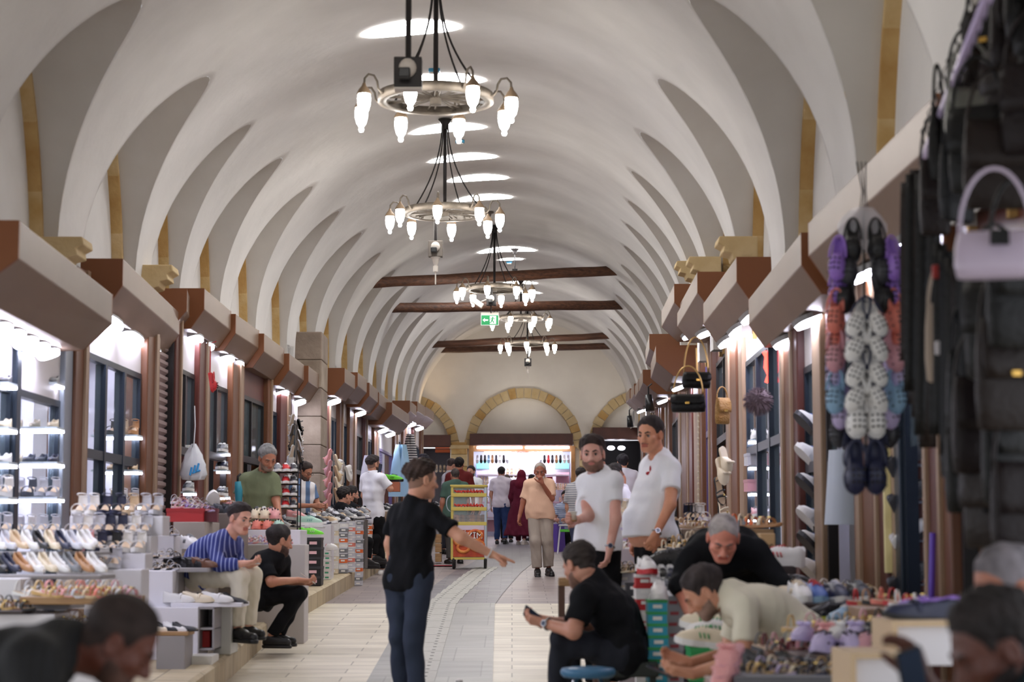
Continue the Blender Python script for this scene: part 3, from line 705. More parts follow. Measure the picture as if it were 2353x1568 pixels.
# ------------------------------------------------ figures: smooth bodies from blended fields
def smin(a, b, k):
    h = np.clip(.5+.5*(b-a)/k, 0, 1); return b*(1-h)+a*h-k*h*(1-h)
def V3(p): return np.array((p[0], p[1], p[2]), float)
class Field:
    def __init__(s, lo, hi, h):
        s.lo = V3(lo); s.h = h; s.n = [int(math.ceil((hi[i]-lo[i])/h))+1 for i in range(3)]
        s.F = np.full(s.n, .5, np.float32)
    def sl(s, lo, hi):
        a = [max(0, int((lo[i]-s.lo[i])/s.h)-1) for i in range(3)]; b = [min(s.n[i], int((hi[i]-s.lo[i])/s.h)+3) for i in range(3)]
        if any(b[i] <= a[i] for i in range(3)): return None
        g = [(s.lo[i]+s.h*np.arange(a[i], b[i])).astype(np.float32) for i in range(3)]
        return tuple(slice(a[i], b[i]) for i in range(3)), g[0][:,None,None], g[1][None,:,None], g[2][None,None,:]
    def put(s, fn, lo, hi, k, mode='u'):
        r = s.sl(lo, hi)
        if r is None: return
        q, X, Y, Z = r; d = fn(X, Y, Z)
        if mode == 'u': s.F[q] = smin(s.F[q], d, k)
        elif mode == 's': s.F[q] = -smin(-s.F[q], d, k)
        elif mode == 'i': s.F[q] = np.maximum(s.F[q], d)
    def cone(s, a, b, ra, rb, k=.03, clip=None, mode='u', sc=None):
        a, b = V3(a), V3(b); m = max(ra, rb)+k+.03
        lo = np.minimum(a, b)-m; hi = np.maximum(a, b)+m; d = b-a; L2 = max(1e-9, float(d@d))
        def fn(X, Y, Z):
            t = np.clip(((X-a[0])*d[0]+(Y-a[1])*d[1]+(Z-a[2])*d[2])/L2, 0, 1)
            r = np.sqrt((X-a[0]-t*d[0])**2+(Y-a[1]-t*d[1])**2+(Z-a[2]-t*d[2])**2)-(ra+(rb-ra)*t)
            if clip:
                for (c, n) in clip: r = np.maximum(r, (X-c[0])*n[0]+(Y-c[1])*n[1]+(Z-c[2])*n[2])
            return r
        s.put(fn, lo, hi, k, mode)
    def ell(s, c, r, A=None, k=.02, mode='u'):      # A: rows are the ellipsoid's axes
        c = V3(c); A = np.eye(3) if A is None else A; m = max(r)+k+.03
        def fn(X, Y, Z):
            x, y, z = X-c[0], Y-c[1], Z-c[2]
            q = [(A[i][0]*x+A[i][1]*y+A[i][2]*z)/r[i] for i in range(3)]
            g = np.sqrt(q[0]**2+q[1]**2+q[2]**2); return (g-1)*min(r)*.5+(g-1)*sum(r)/6
        s.put(fn, c-m, c+m, k, mode)
    def mesh(s):
        F = s.F; S = F < 0
        if not S.any(): return np.zeros((0,3)), []
        n0, n1, n2 = F.shape
        cnt = np.zeros((n0-1, n1-1, n2-1), np.int8)
        for i in (0,1):
            for j in (0,1):
                for k in (0,1): cnt += S[i:n0-1+i, j:n1-1+j, k:n2-1+k]
        act = (cnt > 0) & (cnt < 8); I = np.argwhere(act); idx = np.full(act.shape, -1, np.int64); idx[tuple(I.T)] = np.arange(len(I))
        acc = np.zeros((len(I), 3)); num = np.zeros(len(I))
        cor = {}
        for i in (0,1):
            for j in (0,1):
                for k in (0,1): cor[i,j,k] = F[I[:,0]+i, I[:,1]+j, I[:,2]+k]
        for ax in range(3):
            for u in (0,1):
                for v in (0,1):
                    p = [0,0,0]; o = [q for q in range(3) if q != ax]; p[o[0]] = u; p[o[1]] = v; q = list(p); q[ax] = 1
                    a, b = cor[tuple(p)], cor[tuple(q)]; x = (a < 0) != (b < 0); t = np.where(x, a/np.where(x, a-b, 1), 0)
                    pos = np.zeros((len(I), 3)); pos[:] = p; pos[:, ax] = t; acc += np.where(x[:,None], pos, 0); num += x
        Vv = s.lo+s.h*(I+acc/np.maximum(num, 1)[:,None]); quads = []
        for ax in range(3):
            o = [(ax+1) % 3, (ax+2) % 3]; sl0 = [slice(None)]*3; sl1 = [slice(None)]*3
            sl0[ax] = slice(0, -1); sl1[ax] = slice(1, None); a, b = S[tuple(sl0)], S[tuple(sl1)]
            E = np.argwhere(a != b); E = E[(E[:,o[0]] > 0) & (E[:,o[1]] > 0) & (E[:,o[0]] < F.shape[o[0]]-1) & (E[:,o[1]] < F.shape[o[1]]-1)]
            if not len(E): continue
            ins = a[tuple(E.T)]; q = []
            for du, dv in ((0,0),(-1,0),(-1,-1),(0,-1)):
                G = E.copy(); G[:,o[0]] += du; G[:,o[1]] += dv; q.append(idx[tuple(G.T)])
            Q = np.stack(q, 1); Q[~ins] = Q[~ins][:, ::-1]; quads.append(Q)
        return Vv, np.concatenate(quads) if quads else []
def emit_mesh(name, chunks, mats, parent, mis=None):
    vs, fs, mi, o = [], [], [], 0
    for ci, (v, f) in enumerate(chunks):
        if len(f) == 0: continue
        vs.append(v); fs.append(f+o); mi.append(np.full(len(f), mis[ci] if mis else 0)); o += len(v)
    if not vs: return None
    V = np.concatenate(vs)-np.array(parent['_w']); Q = np.concatenate(fs); M_ = np.concatenate(mi)
    me = bpy.data.meshes.new(name); me.vertices.add(len(V)); me.vertices.foreach_set('co', V.astype(np.float32).ravel())
    me.loops.add(Q.size); me.loops.foreach_set('vertex_index', Q.astype(np.int32).ravel())
    me.polygons.add(len(Q)); me.polygons.foreach_set('loop_start', np.arange(0, Q.size, 4, dtype=np.int32))
    try: me.polygons.foreach_set('loop_total', np.full(len(Q), 4, np.int32))
    except Exception: pass
    for m in (mats if isinstance(mats, list) else [mats]): me.materials.append(m)
    me.polygons.foreach_set('material_index', M_.astype(np.int32)); me.polygons.foreach_set('use_smooth', np.ones(len(Q), bool))
    me.update(calc_edges=True); me.validate()
    ob = bpy.data.objects.new(name, me); C.objects.link(ob); ob.parent = parent; return ob
def folds(seed, amp):                              # cloth folds: a few crossing waves
    r = np.random.RandomState(seed); ws = [(r.normal(size=3)*np.array((20, 20, 12)), r.uniform(0, 6.28)) for _ in range(5)]
    ws += [(r.normal(size=3)*np.array((48, 48, 30)), r.uniform(0, 6.28)) for _ in range(4)]
    def fn(X, Y, Z):
        s = 0
        for i, (w, p) in enumerate(ws): s = s+(1 if i < 5 else .45)*np.sin(X*w[0]+Y*w[1]+Z*w[2]+p+1.1*np.sin(Z*7+p))
        return amp*s/2.4
    return fn
def unit(v): v = np.array(v, float); return v/max(1e-9, np.linalg.norm(v))
def head_axes(yaw, pitch, roll):                   # yaw 0 = facing away from the camera, 180 = facing it, 90 = facing right (+x)
    y, p = math.radians(yaw), math.radians(pitch)
    f = np.array((math.sin(y)*math.cos(p), math.cos(y)*math.cos(p), math.sin(p)))
    r = unit(np.cross(f, (0,0,1))) if abs(f[2]) < .99 else np.array((1.,0,0)); u = np.cross(r, f); a = math.radians(roll)
    return np.array((r*math.cos(a)+u*math.sin(a), f, u*math.cos(a)-r*math.sin(a)))
def skin_mat(rgb): return mat('skin_%d_%d_%d' % rgb, rgb, .5, rgb2=(int(rgb[0]*.93), int(rgb[1]*.86), int(rgb[2]*.84)), scale=9, bump=.08, bscale=90)
def hand(fd, w, f, nrm, side, curl, res_k=.006, point=False, hs=1.0):
    """w wrist, f direction of the fingers, nrm the way the palm faces, side +1/-1 picks where the thumb is"""
    f = unit(f); nrm = unit(np.array(nrm)-f*np.dot(nrm, f)); s = np.cross(f, nrm)*side; w = V3(w); k = res_k
    for i, off in enumerate((-.028,-.010,.010,.027)):
        b = w+(f*.012-s*off*.55)*hs; e = w+(f*(.085-.004*abs(i-1.3))-s*off)*hs
        fd.cone(b, e, .0165*hs, .0125*hs, .012)
        L = (.070,.078,.072,.056)[i]*hs; c = curl[i] if isinstance(curl, (list, tuple)) else curl
        if point and i == 0: c = .06
        d = f; p = e; rr = (.0098,.0098,.0092,.0082)[i]*hs; sp = -s*off*1.2; an = 0
        for j, fr in enumerate((.46,.31,.23)):
            an += c*(.9 if j == 0 else 1.05); d = unit(f*math.cos(an)+nrm*math.sin(an)+sp*(.9 if not point else .4)*(1 if j == 0 else .2)); q = p+d*L*fr
            fd.cone(p, q, rr*(1-.1*j), rr*(.92-.1*j), k); p = q
    b = w+(f*.02+s*.022+nrm*.004)*hs; m1 = b+unit(s*.75+f*.7+nrm*.35)*.042*hs; m2 = m1+unit(s*.35+f*.9+nrm*.45)*.032*hs; m3 = m2+unit(s*.1+f*.9+nrm*.6)*.026*hs
    fd.cone(b, m1, .017*hs, .0125*hs, .012); fd.cone(m1, m2, .0115*hs, .0105*hs, k); fd.cone(m2, m3, .0105*hs, .0085*hs, k)
def person(label, J, head, skin=(205,158,130), shirt=None, pants=None, hair=None, beard=None, shoes=None, q=1.0, hs=1.0, bulk=1.0, belly=0,
           sleeve=.62, hem=.0, handL=None, handR=None, group=None, polo=False, bare=False, skirt=None, scarf=None, glasses=False, extra=None, parts_at=None, cuffs=None, seat=False, hairstyle='short', brows=True, foldamp=.005, neckline=0):
    """J: joints as world points. N neck base, SL SR shoulders, EL ER elbows, WL WR wrists, HL HR hips, KL KR knees, AL AR ankles, TL TR toes; head=(centre, yaw, pitch, roll)"""
    J = {k: V3(v) for k, v in J.items()}; hc, yaw, pit, rol = head; hc = V3(hc); A = head_axes(yaw, pit, rol)
    low = min([J[k] for k in ('AL','AR','HL','HR') if k in J], key=lambda v: v[2]); feet = [J[k] for k in ('AL','AR') if k in J]
    base = np.mean(feet, 0) if feet else (J['HL']+J['HR'])/2; base = (base[0], base[1], low[2]-.09)
    t = thing('person', label, 'person', base, group); h0 = .0125/q; sk = skin_mat(skin)
    def HP(p): return hc+hs*(A[0]*p[0]+A[1]*p[1]+A[2]*p[2])
    pel = (J['HL']+J['HR'])/2; chest = (J['SL']+J['SR'])/2; B = bulk
    sp = J.get('SP', pel*.5+chest*.5); across = unit(J['SR']-J['SL']); acrossH = unit(J['HR']-J['HL'])
    fwd = unit(np.cross(chest-pel, across)); 
    if J.get('fwd') is not None: fwd = unit(J['fwd'])
    def spine(f): return pel*(1-f)**2+2*sp*f*(1-f)+chest*f*f if 'SP' in J else pel*(1-f)+chest*f
    secs = [(-.05,.072,.094),(.12,.068,.096),(.32,.052,.09),(.52,.056,.093),(.72,.068,.098),(.9,.075,.082)]
    def torso(fd, inf, clip=None, upto=9, lo=0):
        for i, (f, hw, r) in enumerate(secs[lo:upto]):
            c = spine(max(f,0)) + (pel-chest)*(-f if f < 0 else 0); ax = unit(acrossH*(1-max(f,0))+across*max(f,0)); hw *= B; r = r*B**.8
            cc = c+fwd*(belly*(.0,.8,1,.6,.2,0)[i+lo] if belly else 0)
            rr = r+inf+(belly*.35*(.3,.9,1,.7,.2,0)[i+lo]); hw2 = hw+belly*.35*(.6,1,1,.6,.1,0)[i+lo]
            fd.cone(cc-ax*hw2, cc+ax*hw2, rr, rr, .035, clip)
        if lo+upto >= 9 or upto >= 6:
            fd.cone(chest-across*.03, J['SL']+across*.015, .058+inf, .054*B**.5+inf, .035, clip); fd.cone(chest+across*.03, J['SR']-across*.015, .058+inf, .054*B**.5+inf, .035, clip)
            fd.cone(J['N'], J['SL']*.8+J['N']*.2, .052+inf*.6, .052+inf, .05, clip); fd.cone(J['N'], J['SR']*.8+J['N']*.2, .052+inf*.6, .052+inf, .05, clip)
            fd.cone(J['N']-fwd*.01, chest, .06+inf*.6, .09+inf, .05, clip)
    AR = [('S','E','W')]
    def arm(fd, s, inf=0): fd.cone(J['S'+s], J['E'+s], .052*B**.6+inf, .041*B**.4+inf, .03); fd.cone(J['E'+s], J['W'+s], .041*B**.4+inf, .0275+inf, .025)
    pts = np.array([v for k, v in J.items() if k not in ('fwd',)]); lo, hi = pts.min(0)-.2, pts.max(0)+.2
    # --- body
    fd = Field(lo, hi, h0); torso(fd, -.02)
    hasarm = {s: ('E'+s in J and 'W'+s in J) for s in 'LR'}
    for s in 'LR':
        if hasarm[s]: arm(fd, s)
        if 'K'+s in J:
            fd.cone(J['H'+s], J['K'+s], .075*B**.5, .052, .04)
            if 'A'+s in J: fd.cone(J['K'+s], J['A'+s], .052, .034, .03)
    fd.cone(J['N'], HP((0,-.025,-.07)), .054, .050, .03)
    chunks = [fd.mesh()]; mis = [0]
    # --- head in finer detail
    hh = .0056/q*hs; hd = Field(hc-.21*hs, hc+.21*hs, hh); k = .012*hs
    def E(p, r, kk=.012, mode='u'): hd.ell(HP(p), [x*hs for x in r], A, kk*hs, mode)
    def Cn(p, r1, p2, r2, kk=.01, mode='u'): hd.cone(HP(p), HP(p2), r1*hs, r2*hs, kk*hs, None, mode)
    E((0,-.014,.034),(.076,.096,.084)); E((0,.018,-.03),(.062,.072,.082),.03); Cn((-.012,.062,-.094),.022,(.012,.062,-.094),.022,.03)
    Cn((-.046,.012,-.062),.02,(-.02,.055,-.088),.018,.025); Cn((.046,.012,-.062),.02,(.02,.055,-.088),.018,.025)
    if J is not None: Cn((0,-.025,-.05),.056,tuple(((J['N']-hc)/hs) @ A.T),.054,.03)
    headbase = hd.F.copy()
    Cn((-.034,.074,.020),.011,(-.008,.083,.016),.011,.014); Cn((.034,.074,.020),.011,(.008,.083,.016),.011,.014)
    for sx_ in (-1,1):
        E((sx_*.044,.056,-.024),(.02,.02,.018),.02)
        E((sx_*.031,.094,.0),(.0165,.016,.0115),.008,'s')
        E((sx_*.079,-.008,-.008),(.010,.021,.034),.006); E((sx_*.088,-.004,-.006),(.007,.011,.02),.004,'s')
        E((sx_*.011,.094,-.036),(.0095,.011,.009),.006)
    Cn((0,.082,.008),.0085,(0,.106,-.032),.0125,.012)
    Cn((-.019,.079,-.0585),.0068,(.019,.079,-.0585),.0068,.006); Cn((-.015,.079,-.070),.0085,(.015,.079,-.070),.0085,.006)
    Cn((-.022,.092,-.0645),.0028,(.022,.092,-.0645),.0028,.004,'s')
    full = hd.F.copy(); hm = hd.mesh(); chunks.append(hm); mis.append(0)
    # --- hands
    fing = []
    for s, hsd in (('L', handL), ('R', handR)):
        if not hasarm[s]: continue
        fdir = J['W'+s]-J['E'+s]; hsd = hsd or {}
        f = hsd.get('f', fdir); n = hsd.get('n', -across if s == 'R' else across); sd = hsd.get('side', 1 if s == 'L' else -1)
        hf = Field(J['W'+s]-.2, J['W'+s]+.2, .0052/q); w = J['W'+s]
        hf.cone(w-unit(fdir)*.08, w, .031, .026, .01); hf.cone(w, w+unit(f)*.03, .025, .022, .015)
        hand(hf, w+unit(f)*.008, f, n, sd, hsd.get('curl', .35), .006, hsd.get('point', False), hs*.98)
        chunks.append(hf.mesh()); mis.append(0)
    # lips as a tinted material on the head
    ob = emit_mesh('body', chunks, [sk, mat('lips_%d' % skin[0], (int(skin[0]*.82), int(skin[1]*.62), int(skin[2]*.62)), .45)], t, mis)
    me = ob.data; off = np.array(t['_w']); nv = len(me.polygons); cen = np.empty(nv*3, np.float32); me.polygons.foreach_get('center', cen); cen = cen.reshape(-1, 3)+off
    loc = ((cen-hc)/hs) @ A.T; lip = (np.abs(loc[:,0]) < .024) & (loc[:,1] > .07) & (loc[:,2] < -.053) & (loc[:,2] > -.078)
    mi = np.zeros(nv, np.int32); mi[lip] = 1; me.polygons.foreach_set('material_index', mi)
    # --- eyes, brows
    if brows:
        m = MB(); dwn = pit < -15
        for sx_ in (-1,1): m.ell(HP((sx_*.031,.0765,-.002)), (.0108*hs,)*3, n=10, m=6)
        m.build('eyeballs', sk if dwn else mat('eye_white', (166,150,144), .35), t, True)
        m = MB()
        for sx_ in (-1,1):
            if dwn: m.tube([HP((sx_*(.031+x), .0875-abs(x)*.3, -.007+abs(x)*.25)) for x in (-.012,-.006,0,.006,.012)], .0016*hs, 5)
            else: m.ell(HP((sx_*.0305,.0820,-.0025)), (.0072*hs,)*3, n=8, m=5)
        m.build('irises', mat('eye_dark', (40,26,20), .2), t, True)
        bw = Field(hc-.15*hs, hc+.15*hs, hh)
        for sx_ in (-1,1):
            bw.cone(HP((sx_*.013,.0925,.018)), HP((sx_*.032,.088,.0255)), .0052*hs, .0048*hs, .004); bw.cone(HP((sx_*.032,.088,.0255)), HP((sx_*.047,.076,.019)), .0048*hs, .003*hs, .004)
            bw.cone(HP((sx_*.019,.0880,.0055)), HP((sx_*.042,.082,.0045)), .0028*hs, .0028*hs, .003)
        hr_c = hair[0] if hair else (60,50,44)
        if hair or beard: emit_mesh('eyebrows', [bw.mesh()], mat('brow_%d_%d_%d' % tuple(int(x*.8) for x in hr_c), tuple(int(x*.8) for x in hr_c), .8), t)
    # --- hair
    gx = [(hd.lo[i]+hh*np.arange(hd.n[i])).astype(np.float32) for i in range(3)]
    X, Y, Z = gx[0][:,None,None]-hc[0], gx[1][None,:,None]-hc[1], gx[2][None,None,:]-hc[2]
    lx, ly, lz = [(A[i][0]*X+A[i][1]*Y+A[i][2]*Z)/hs for i in range(3)]
    def hmat(c, nm='hair'): return mat('%s_%d_%d_%d' % ((nm,)+tuple(c)), c, .75, rgb2=tuple(min(255, int(x*1.5+14)) for x in c), scale=14, bump=.3, bscale=50, spec=.3)
    if hair:
        hcol, th = hair[0], hair[1]; sty = hairstyle; rs = np.random.RandomState(int(abs(hc[0]*1000)) % 9999)
        zh = np.interp(ly, [-.12,-.095,-.05,-.015,.012,.03,.045,.07,.1], [-.066,-.064,-.05,-.012,.010,.0,.042,.074,.084])
        if sty == 'fade': zh = np.interp(ly, [-.12,-.09,-.04,0,.03,.05,.075,.1], [-.02,-.02,.005,.034,.044,.056,.076,.086])
        if sty == 'receding': zh = np.interp(ly, [-.12,-.09,-.04,0,.03,.05,.075,.1], [-.06,-.06,-.04,.01,.02,.07,.083,.095])+.012*np.cos(lx*60)*(ly > .03)
        if sty == 'long': zh = np.interp(ly, [-.12,-.05,.0,.03,.05,.07,.1], [-.1,-.09,-.05,-.01,.035,.062,.068])
        thick = th*np.clip(.06+(lz-zh)/.055, .06, 1)*np.clip(.45+lz/.09, .4, 1)
        thick = thick + th*.35*np.clip((ly-.02)/.07, 0, 1)*(sty in ('fade','quiff'))
        nz = sum(np.sin(lx*w[0]+ly*w[1]+lz*w[2]+w[3]) for w in [tuple(rs.normal(size=3)*90)+(i,) for i in range(4)])*th*.09
        H = np.maximum(headbase-(thick+nz)*hs, (zh-lz)*hs)
        H = np.maximum(H, -(full+.004*hs)) if False else H
        if sty == 'ring': # bald on top
            H = np.maximum(H, (lz-.055)*hs*1.0); H = np.maximum(H, (ly-.03)*hs)
        hf = Field(hd.lo, hd.lo+1, hh); hf.n = hd.n; hf.F = H.astype(np.float32)
        emit_mesh('hair', [hf.mesh()], hmat(hcol), t)
        if sty in ('fade',):
            zh2 = np.interp(ly, [-.12,-.09,-.04,0,.03,.05], [-.07,-.066,-.05,-.012,-.012,.03]); H2 = np.maximum(headbase-.0016*hs, (zh2-lz)*hs); H2 = np.maximum(H2, (ly-.052)*hs)
            hf.F = H2.astype(np.float32); sc_ = tuple(int(.45*a+.55*b) for a, b in zip(hcol, skin)); emit_mesh('shaved_hair', [hf.mesh()], mat('stubble_%d_%d_%d' % sc_, sc_, .8), t)
    if beard:
        bc, bt = beard[0], beard[1]
        top = np.interp(np.abs(lx), [0,.022,.03,.05,.07], [-.046,-.047,-.052,-.05,-.03]); R_ = np.maximum(lz-top, -(ly+.0)-.0)
        R_ = np.maximum(R_, -(np.sqrt((lx/.022)**2+((lz+.0645)/.0095)**2+((ly-.085)/.03)**2)-1)*.012)
        if len(beard) > 2 and beard[2] == 'moustache': R_ = np.maximum(R_, np.maximum(-.062-lz, np.abs(lx)-.03))
        R_ = np.maximum(R_, -.125-lz+.2*np.clip(-ly,0,1)); R_ = np.maximum(R_, .0+(-.01-ly))
        Bf = np.maximum(full-bt*hs*.55*np.clip(.25+(top-lz)/.035,.25,1), (R_)*hs); hf = Field(hd.lo, hd.lo+1, hh); hf.n = hd.n; hf.F = Bf.astype(np.float32); emit_mesh('beard', [hf.mesh()], hmat(bc, 'beard'), t)
    if glasses:
        m = MB()
        for sx_ in (-1,1):
            m.tube([HP((sx_*.032+.022*math.cos(a), .098, -.002+.017*math.sin(a))) for a in [2*PI*i/14 for i in range(14)]], .0022*hs, 5, closed=True)
            m.tube([HP((sx_*.054,.097,.004)), HP((sx_*.08,.03,.006)), HP((sx_*.084,-.01,.0))], .002*hs, 5)
        m.tube([HP((-.011,.1,.0)), HP((.011,.1,.0))], .002*hs, 5); m.build('glasses', mat('glasses_frame', (30,26,26), .3), t)
    if scarf:
        fs_ = Field(hc-.32, hc+.32, hh*1.3); fs_.ell(hc-A[1]*.012+A[2]*.02, (.098*hs,.118*hs,.118*hs), A, .02); fs_.cone(HP((0,-.02,-.04)), J['N']+(0,0,-.03), .085, .13, .05)
        fs_.cone(J['N'], chest-fwd*.03, .12, .13, .05)
        fs_.ell(HP((0,.085,-.015)), (.058*hs,.06*hs,.078*hs), A, .01, 's'); fs_.F += folds(5, .004)(*[fs_.lo[i]+fs_.h*np.arange(fs_.n[i]).reshape([-1 if j == i else 1 for j in range(3)]) for i in range(3)]).astype(np.float32)
        emit_mesh('headscarf', [fs_.mesh()], scarf, t)
    def fold(fd, seed, amp): fd.F += folds(seed, amp)(*[fd.lo[i]+fd.h*np.arange(fd.n[i]).reshape([-1 if j == i else 1 for j in range(3)]) for i in range(3)]).astype(np.float32)
    sd = int(abs(hc[0]*977+hc[1]*131)) % 9973
    # --- shirt
    if shirt is not None:
        fd = Field(lo, hi, .0115/q); dn = unit(pel-chest); hp = pel+dn*(.06+hem)
        clip = [(tuple(hp), tuple(dn))]
        torso(fd, .016, clip); fd.cone(spine(.1)-acrossH*.06*B, spine(.1)+acrossH*.06*B, .104*B, .104*B, .04, clip)
        cc = pel+dn*.04; fd.cone(cc-acrossH*.075*B+fwd*belly*.5, cc+acrossH*.075*B+fwd*belly*.5, .102*B**.8+belly*.1, .102*B**.8+belly*.1, .04, clip)
        for s in 'LR':
            if not hasarm[s]:
                continue
            S_, E_, W_ = J['S'+s], J['E'+s], J['W'+s]
            if sleeve <= 1:
                e = S_+(E_-S_)*sleeve; dd = unit(E_-S_); fd.cone(S_, e+dd*.03, .062*B**.5, .066*B**.5, .025, [(tuple(e), tuple(dd))])
            else:
                fd.cone(S_, E_, .066*B**.5, .055*B**.5, .035); e = E_+(W_-E_)*(sleeve-1); dd = unit(W_-E_); fd.cone(E_, e+dd*.03, .055*B**.5, .045*B**.5, .03, [(tuple(e), tuple(dd))])
        fold(fd, sd, foldamp)
        # neck opening
        nu = unit(HP((0,-.02,-.07))-J['N']); fd.cone(J['N']+nu*.012+fwd*(.012+neckline), J['N']+nu*.14+fwd*.03, .058, .075, .008, None, 's')
        so = emit_mesh('shirt', [fd.mesh()], shirt, t)
        if polo:
            m = MB(); ctr = J['N']+nu*.035; rr = [ctr+across*.066*math.cos(a)+fwd*(.066*math.sin(a)+.0) for a in [PI/2+.35+(2*PI-.7)*i/20 for i in range(21)]]
            m.grid([[Vector(r_+nu*.014+ (r_-ctr)*-.08) for r_ in rr], [Vector(r_-nu*.022+(r_-ctr)*.22) for r_ in rr]]); m.build('collar', shirt, t, True, solid=.006)
    # --- trousers
    if pants is not None and 'KL' in J:
        fd = Field(lo, hi, .0115/q); 
        for (f, hw, r) in secs[:3]:
            c = spine(max(f,0))+(pel-chest)*(-f if f < 0 else 0)
            fd.cone(c-acrossH*hw*B, c+acrossH*hw*B, r*B**.8+.006+belly*.15, r*B**.8+.006+belly*.15, .04, [(tuple(spine(.3)), tuple(unit(chest-pel)))])
        pw = pants[1] if isinstance(pants, tuple) else 1.0
        for s in 'LR':
            H_, K_ = J['H'+s], J['K'+s]; fd.cone(H_+unit(K_-H_)*.02, K_, .092*B**.6*min(pw,1.1), .068*pw, .035)
            if 'A'+s in J:
                A_ = J['A'+s]; dd = unit(A_-K_); e = A_-dd*.015; fd.cone(K_, e+dd*.03, .066*pw, .054*pw, .03, [(tuple(e), tuple(dd))])
        fold(fd, sd+3, foldamp*1.2); emit_mesh('trousers', [fd.mesh()], pants[0] if isinstance(pants, tuple) else pants, t)
    if skirt is not None:
        fd = Field(lo-.15, hi+.15, .014/q); b0 = (J['AL']+J['AR'])/2; zc = skirt[1]
        for f in np.linspace(0, 1, 9):
            c = pel*(1-f)+b0*f; w = .09+.10*f; r = .13+.07*f; fd.cone(c-acrossH*w, c+acrossH*w, r, r, .08, [((0,0,b0[2]+zc), (0,0,-1))])
        torso(fd, .035)
        for s in 'LR': fd.cone(J['S'+s], J['E'+s], .075, .07, .04); fd.cone(J['E'+s], J['W'+s], .068, .06, .04, [(tuple(J['W'+s]), tuple(unit(J['W'+s]-J['E'+s])))])
        fold(fd, sd, .012); emit_mesh('dress', [fd.mesh()], skirt[0], t)
    # --- shoes
    if shoes is not None:
        for s in 'LR':
            if 'A'+s not in J: continue
            A_ = J['A'+s]; T_ = J.get('T'+s, A_+fwd*.18-np.array((0,0,.07))); z0 = min(A_[2]-.085, T_[2]-.03); d_ = np.array((T_-A_)*(1,1,0)); d_ = unit(d_)
            flat = J.get('flatfoot', True); fd = Field(np.minimum(A_, T_)-.17, np.maximum(A_, T_)+.17, .009/q)
            heel = A_-d_*.04; heel = np.array((heel[0], heel[1], A_[2]-.055)); toe = np.array((T_[0], T_[1], T_[2])); clip = [((0,0,min(heel[2],toe[2])-.035), (0,0,-1))]
            fd.cone(heel, toe, .043, .036, .03, clip); fd.cone((A_[0],A_[1],A_[2]-.03), (heel+toe)/2+np.array((0,0,.012)), .043, .042, .03, clip)
            v1 = fd.mesh(); f2 = Field(np.minimum(A_, T_)-.17, np.maximum(A_, T_)+.17, .009/q)
            f2.cone((heel[0],heel[1],heel[2]-.03), (toe[0],toe[1],toe[2]-.028), .048, .043, .02, [((0,0,min(heel[2],toe[2])-.048), (0,0,-1)), ((0,0,max(heel[2],toe[2])-.024), (0,0,1))])
            sobj = emit_mesh('shoe', [v1, f2.mesh()], [shoes[0], shoes[1] if len(shoes) > 1 else shoes[0]], t, [0, 1])
    return t, HP, J, fwd, across
def stand(px, top, d, h=1.75, yaw=0, lean=0, armL=None, armR=None, step=.0, sho=None, feet=None, w=1.0, side=.0):
    """a standing skeleton: head top seen at (px, top) at distance d; yaw 0 faces away from the camera"""
    tp = P(px, top, d); a = math.radians(yaw); fx, fy = math.sin(a), math.cos(a); F = np.array((fx, fy, 0)); Rr = np.array((fy, -fx, 0)); U = np.array((0,0,1.)); k = h/1.75
    g = flo(d)+(feet or 0); k = max(.8, min(1.14, (tp.z-g)/1.75))
    o = np.array((tp.x, d, tp.z-1.75*k))
    def L(x, y, z): return o+k*(Rr*x+F*y+U*z)
    ln = lean
    J = dict(N=L(0,-.0+ln,1.49), SL=L(-.185*w,-.0+ln,1.42), SR=L(.185*w,ln,1.42), HL=L(-.09,0,.93), HR=L(.09,0,.93),
        KL=L(-.1,.02+step*.5,.5), KR=L(.1,.02-step*.5,.5), AL=L(-.1,-.02+step,.09), AR=L(.1,-.02-step,.09+(.03 if step else 0)), TL=L(-.125,.13+step,.035), TR=L(.125,.13-step,.035))
    aL = armL or ((-.24,.02,1.13),(-.25,.08,.88)); aR = armR or ((.24,.02,1.13),(.25,.08,.88))
    J['EL'], J['WL'] = L(*aL[0]), L(*aL[1]); J['ER'], J['WR'] = L(*aR[0]), L(*aR[1])
    return J, L(0,.02+ln*1.2,1.635), L, k
def wave_mat(name, c1, c2, scale, dirn='X', rough=.8, duty=.75):   # striped cloth
    m = bpy.data.materials.new(name); m.use_nodes = True; nt = m.node_tree; b = nt.nodes['Principled BSDF']; tc = nt.nodes.new('ShaderNodeTexCoord')
    wv = nt.nodes.new('ShaderNodeTexWave'); wv.bands_direction = dirn; wv.inputs['Scale'].default_value = scale; wv.inputs['Distortion'].default_value = .6; wv.inputs['Detail Scale'].default_value = .6
    r = nt.nodes.new('ShaderNodeValToRGB'); r.color_ramp.elements[0].position = duty; r.color_ramp.elements[0].color = lin(c1)+(1,); r.color_ramp.elements[1].position = duty+.06; r.color_ramp.elements[1].color = lin(c2)+(1,)
    nt.links.new(tc.outputs['Object'], wv.inputs['Vector']); nt.links.new(wv.outputs['Fac'], r.inputs[0]); nt.links.new(r.outputs[0], b.inputs['Base Color']); b.inputs['Roughness'].default_value = rough
    return m
def cloth(rgb, rough=.85): return mat('cloth_%d_%d_%d' % rgb, rgb, rough, spec=.2, bump=.55, bscale=9, stretch=(1,1,.55))
# ------------------------------------------------ the people
def X(px, py, d): return V3(P(px, py, d))
black_t = cloth((17,18,22)); white_t = cloth((244,246,250)); jeans_slate = cloth((52,60,76)); black_p = cloth((15,15,18)); white_sole = cmat((225,222,220), .5); black_shoe = cmat((24,24,26), .4)
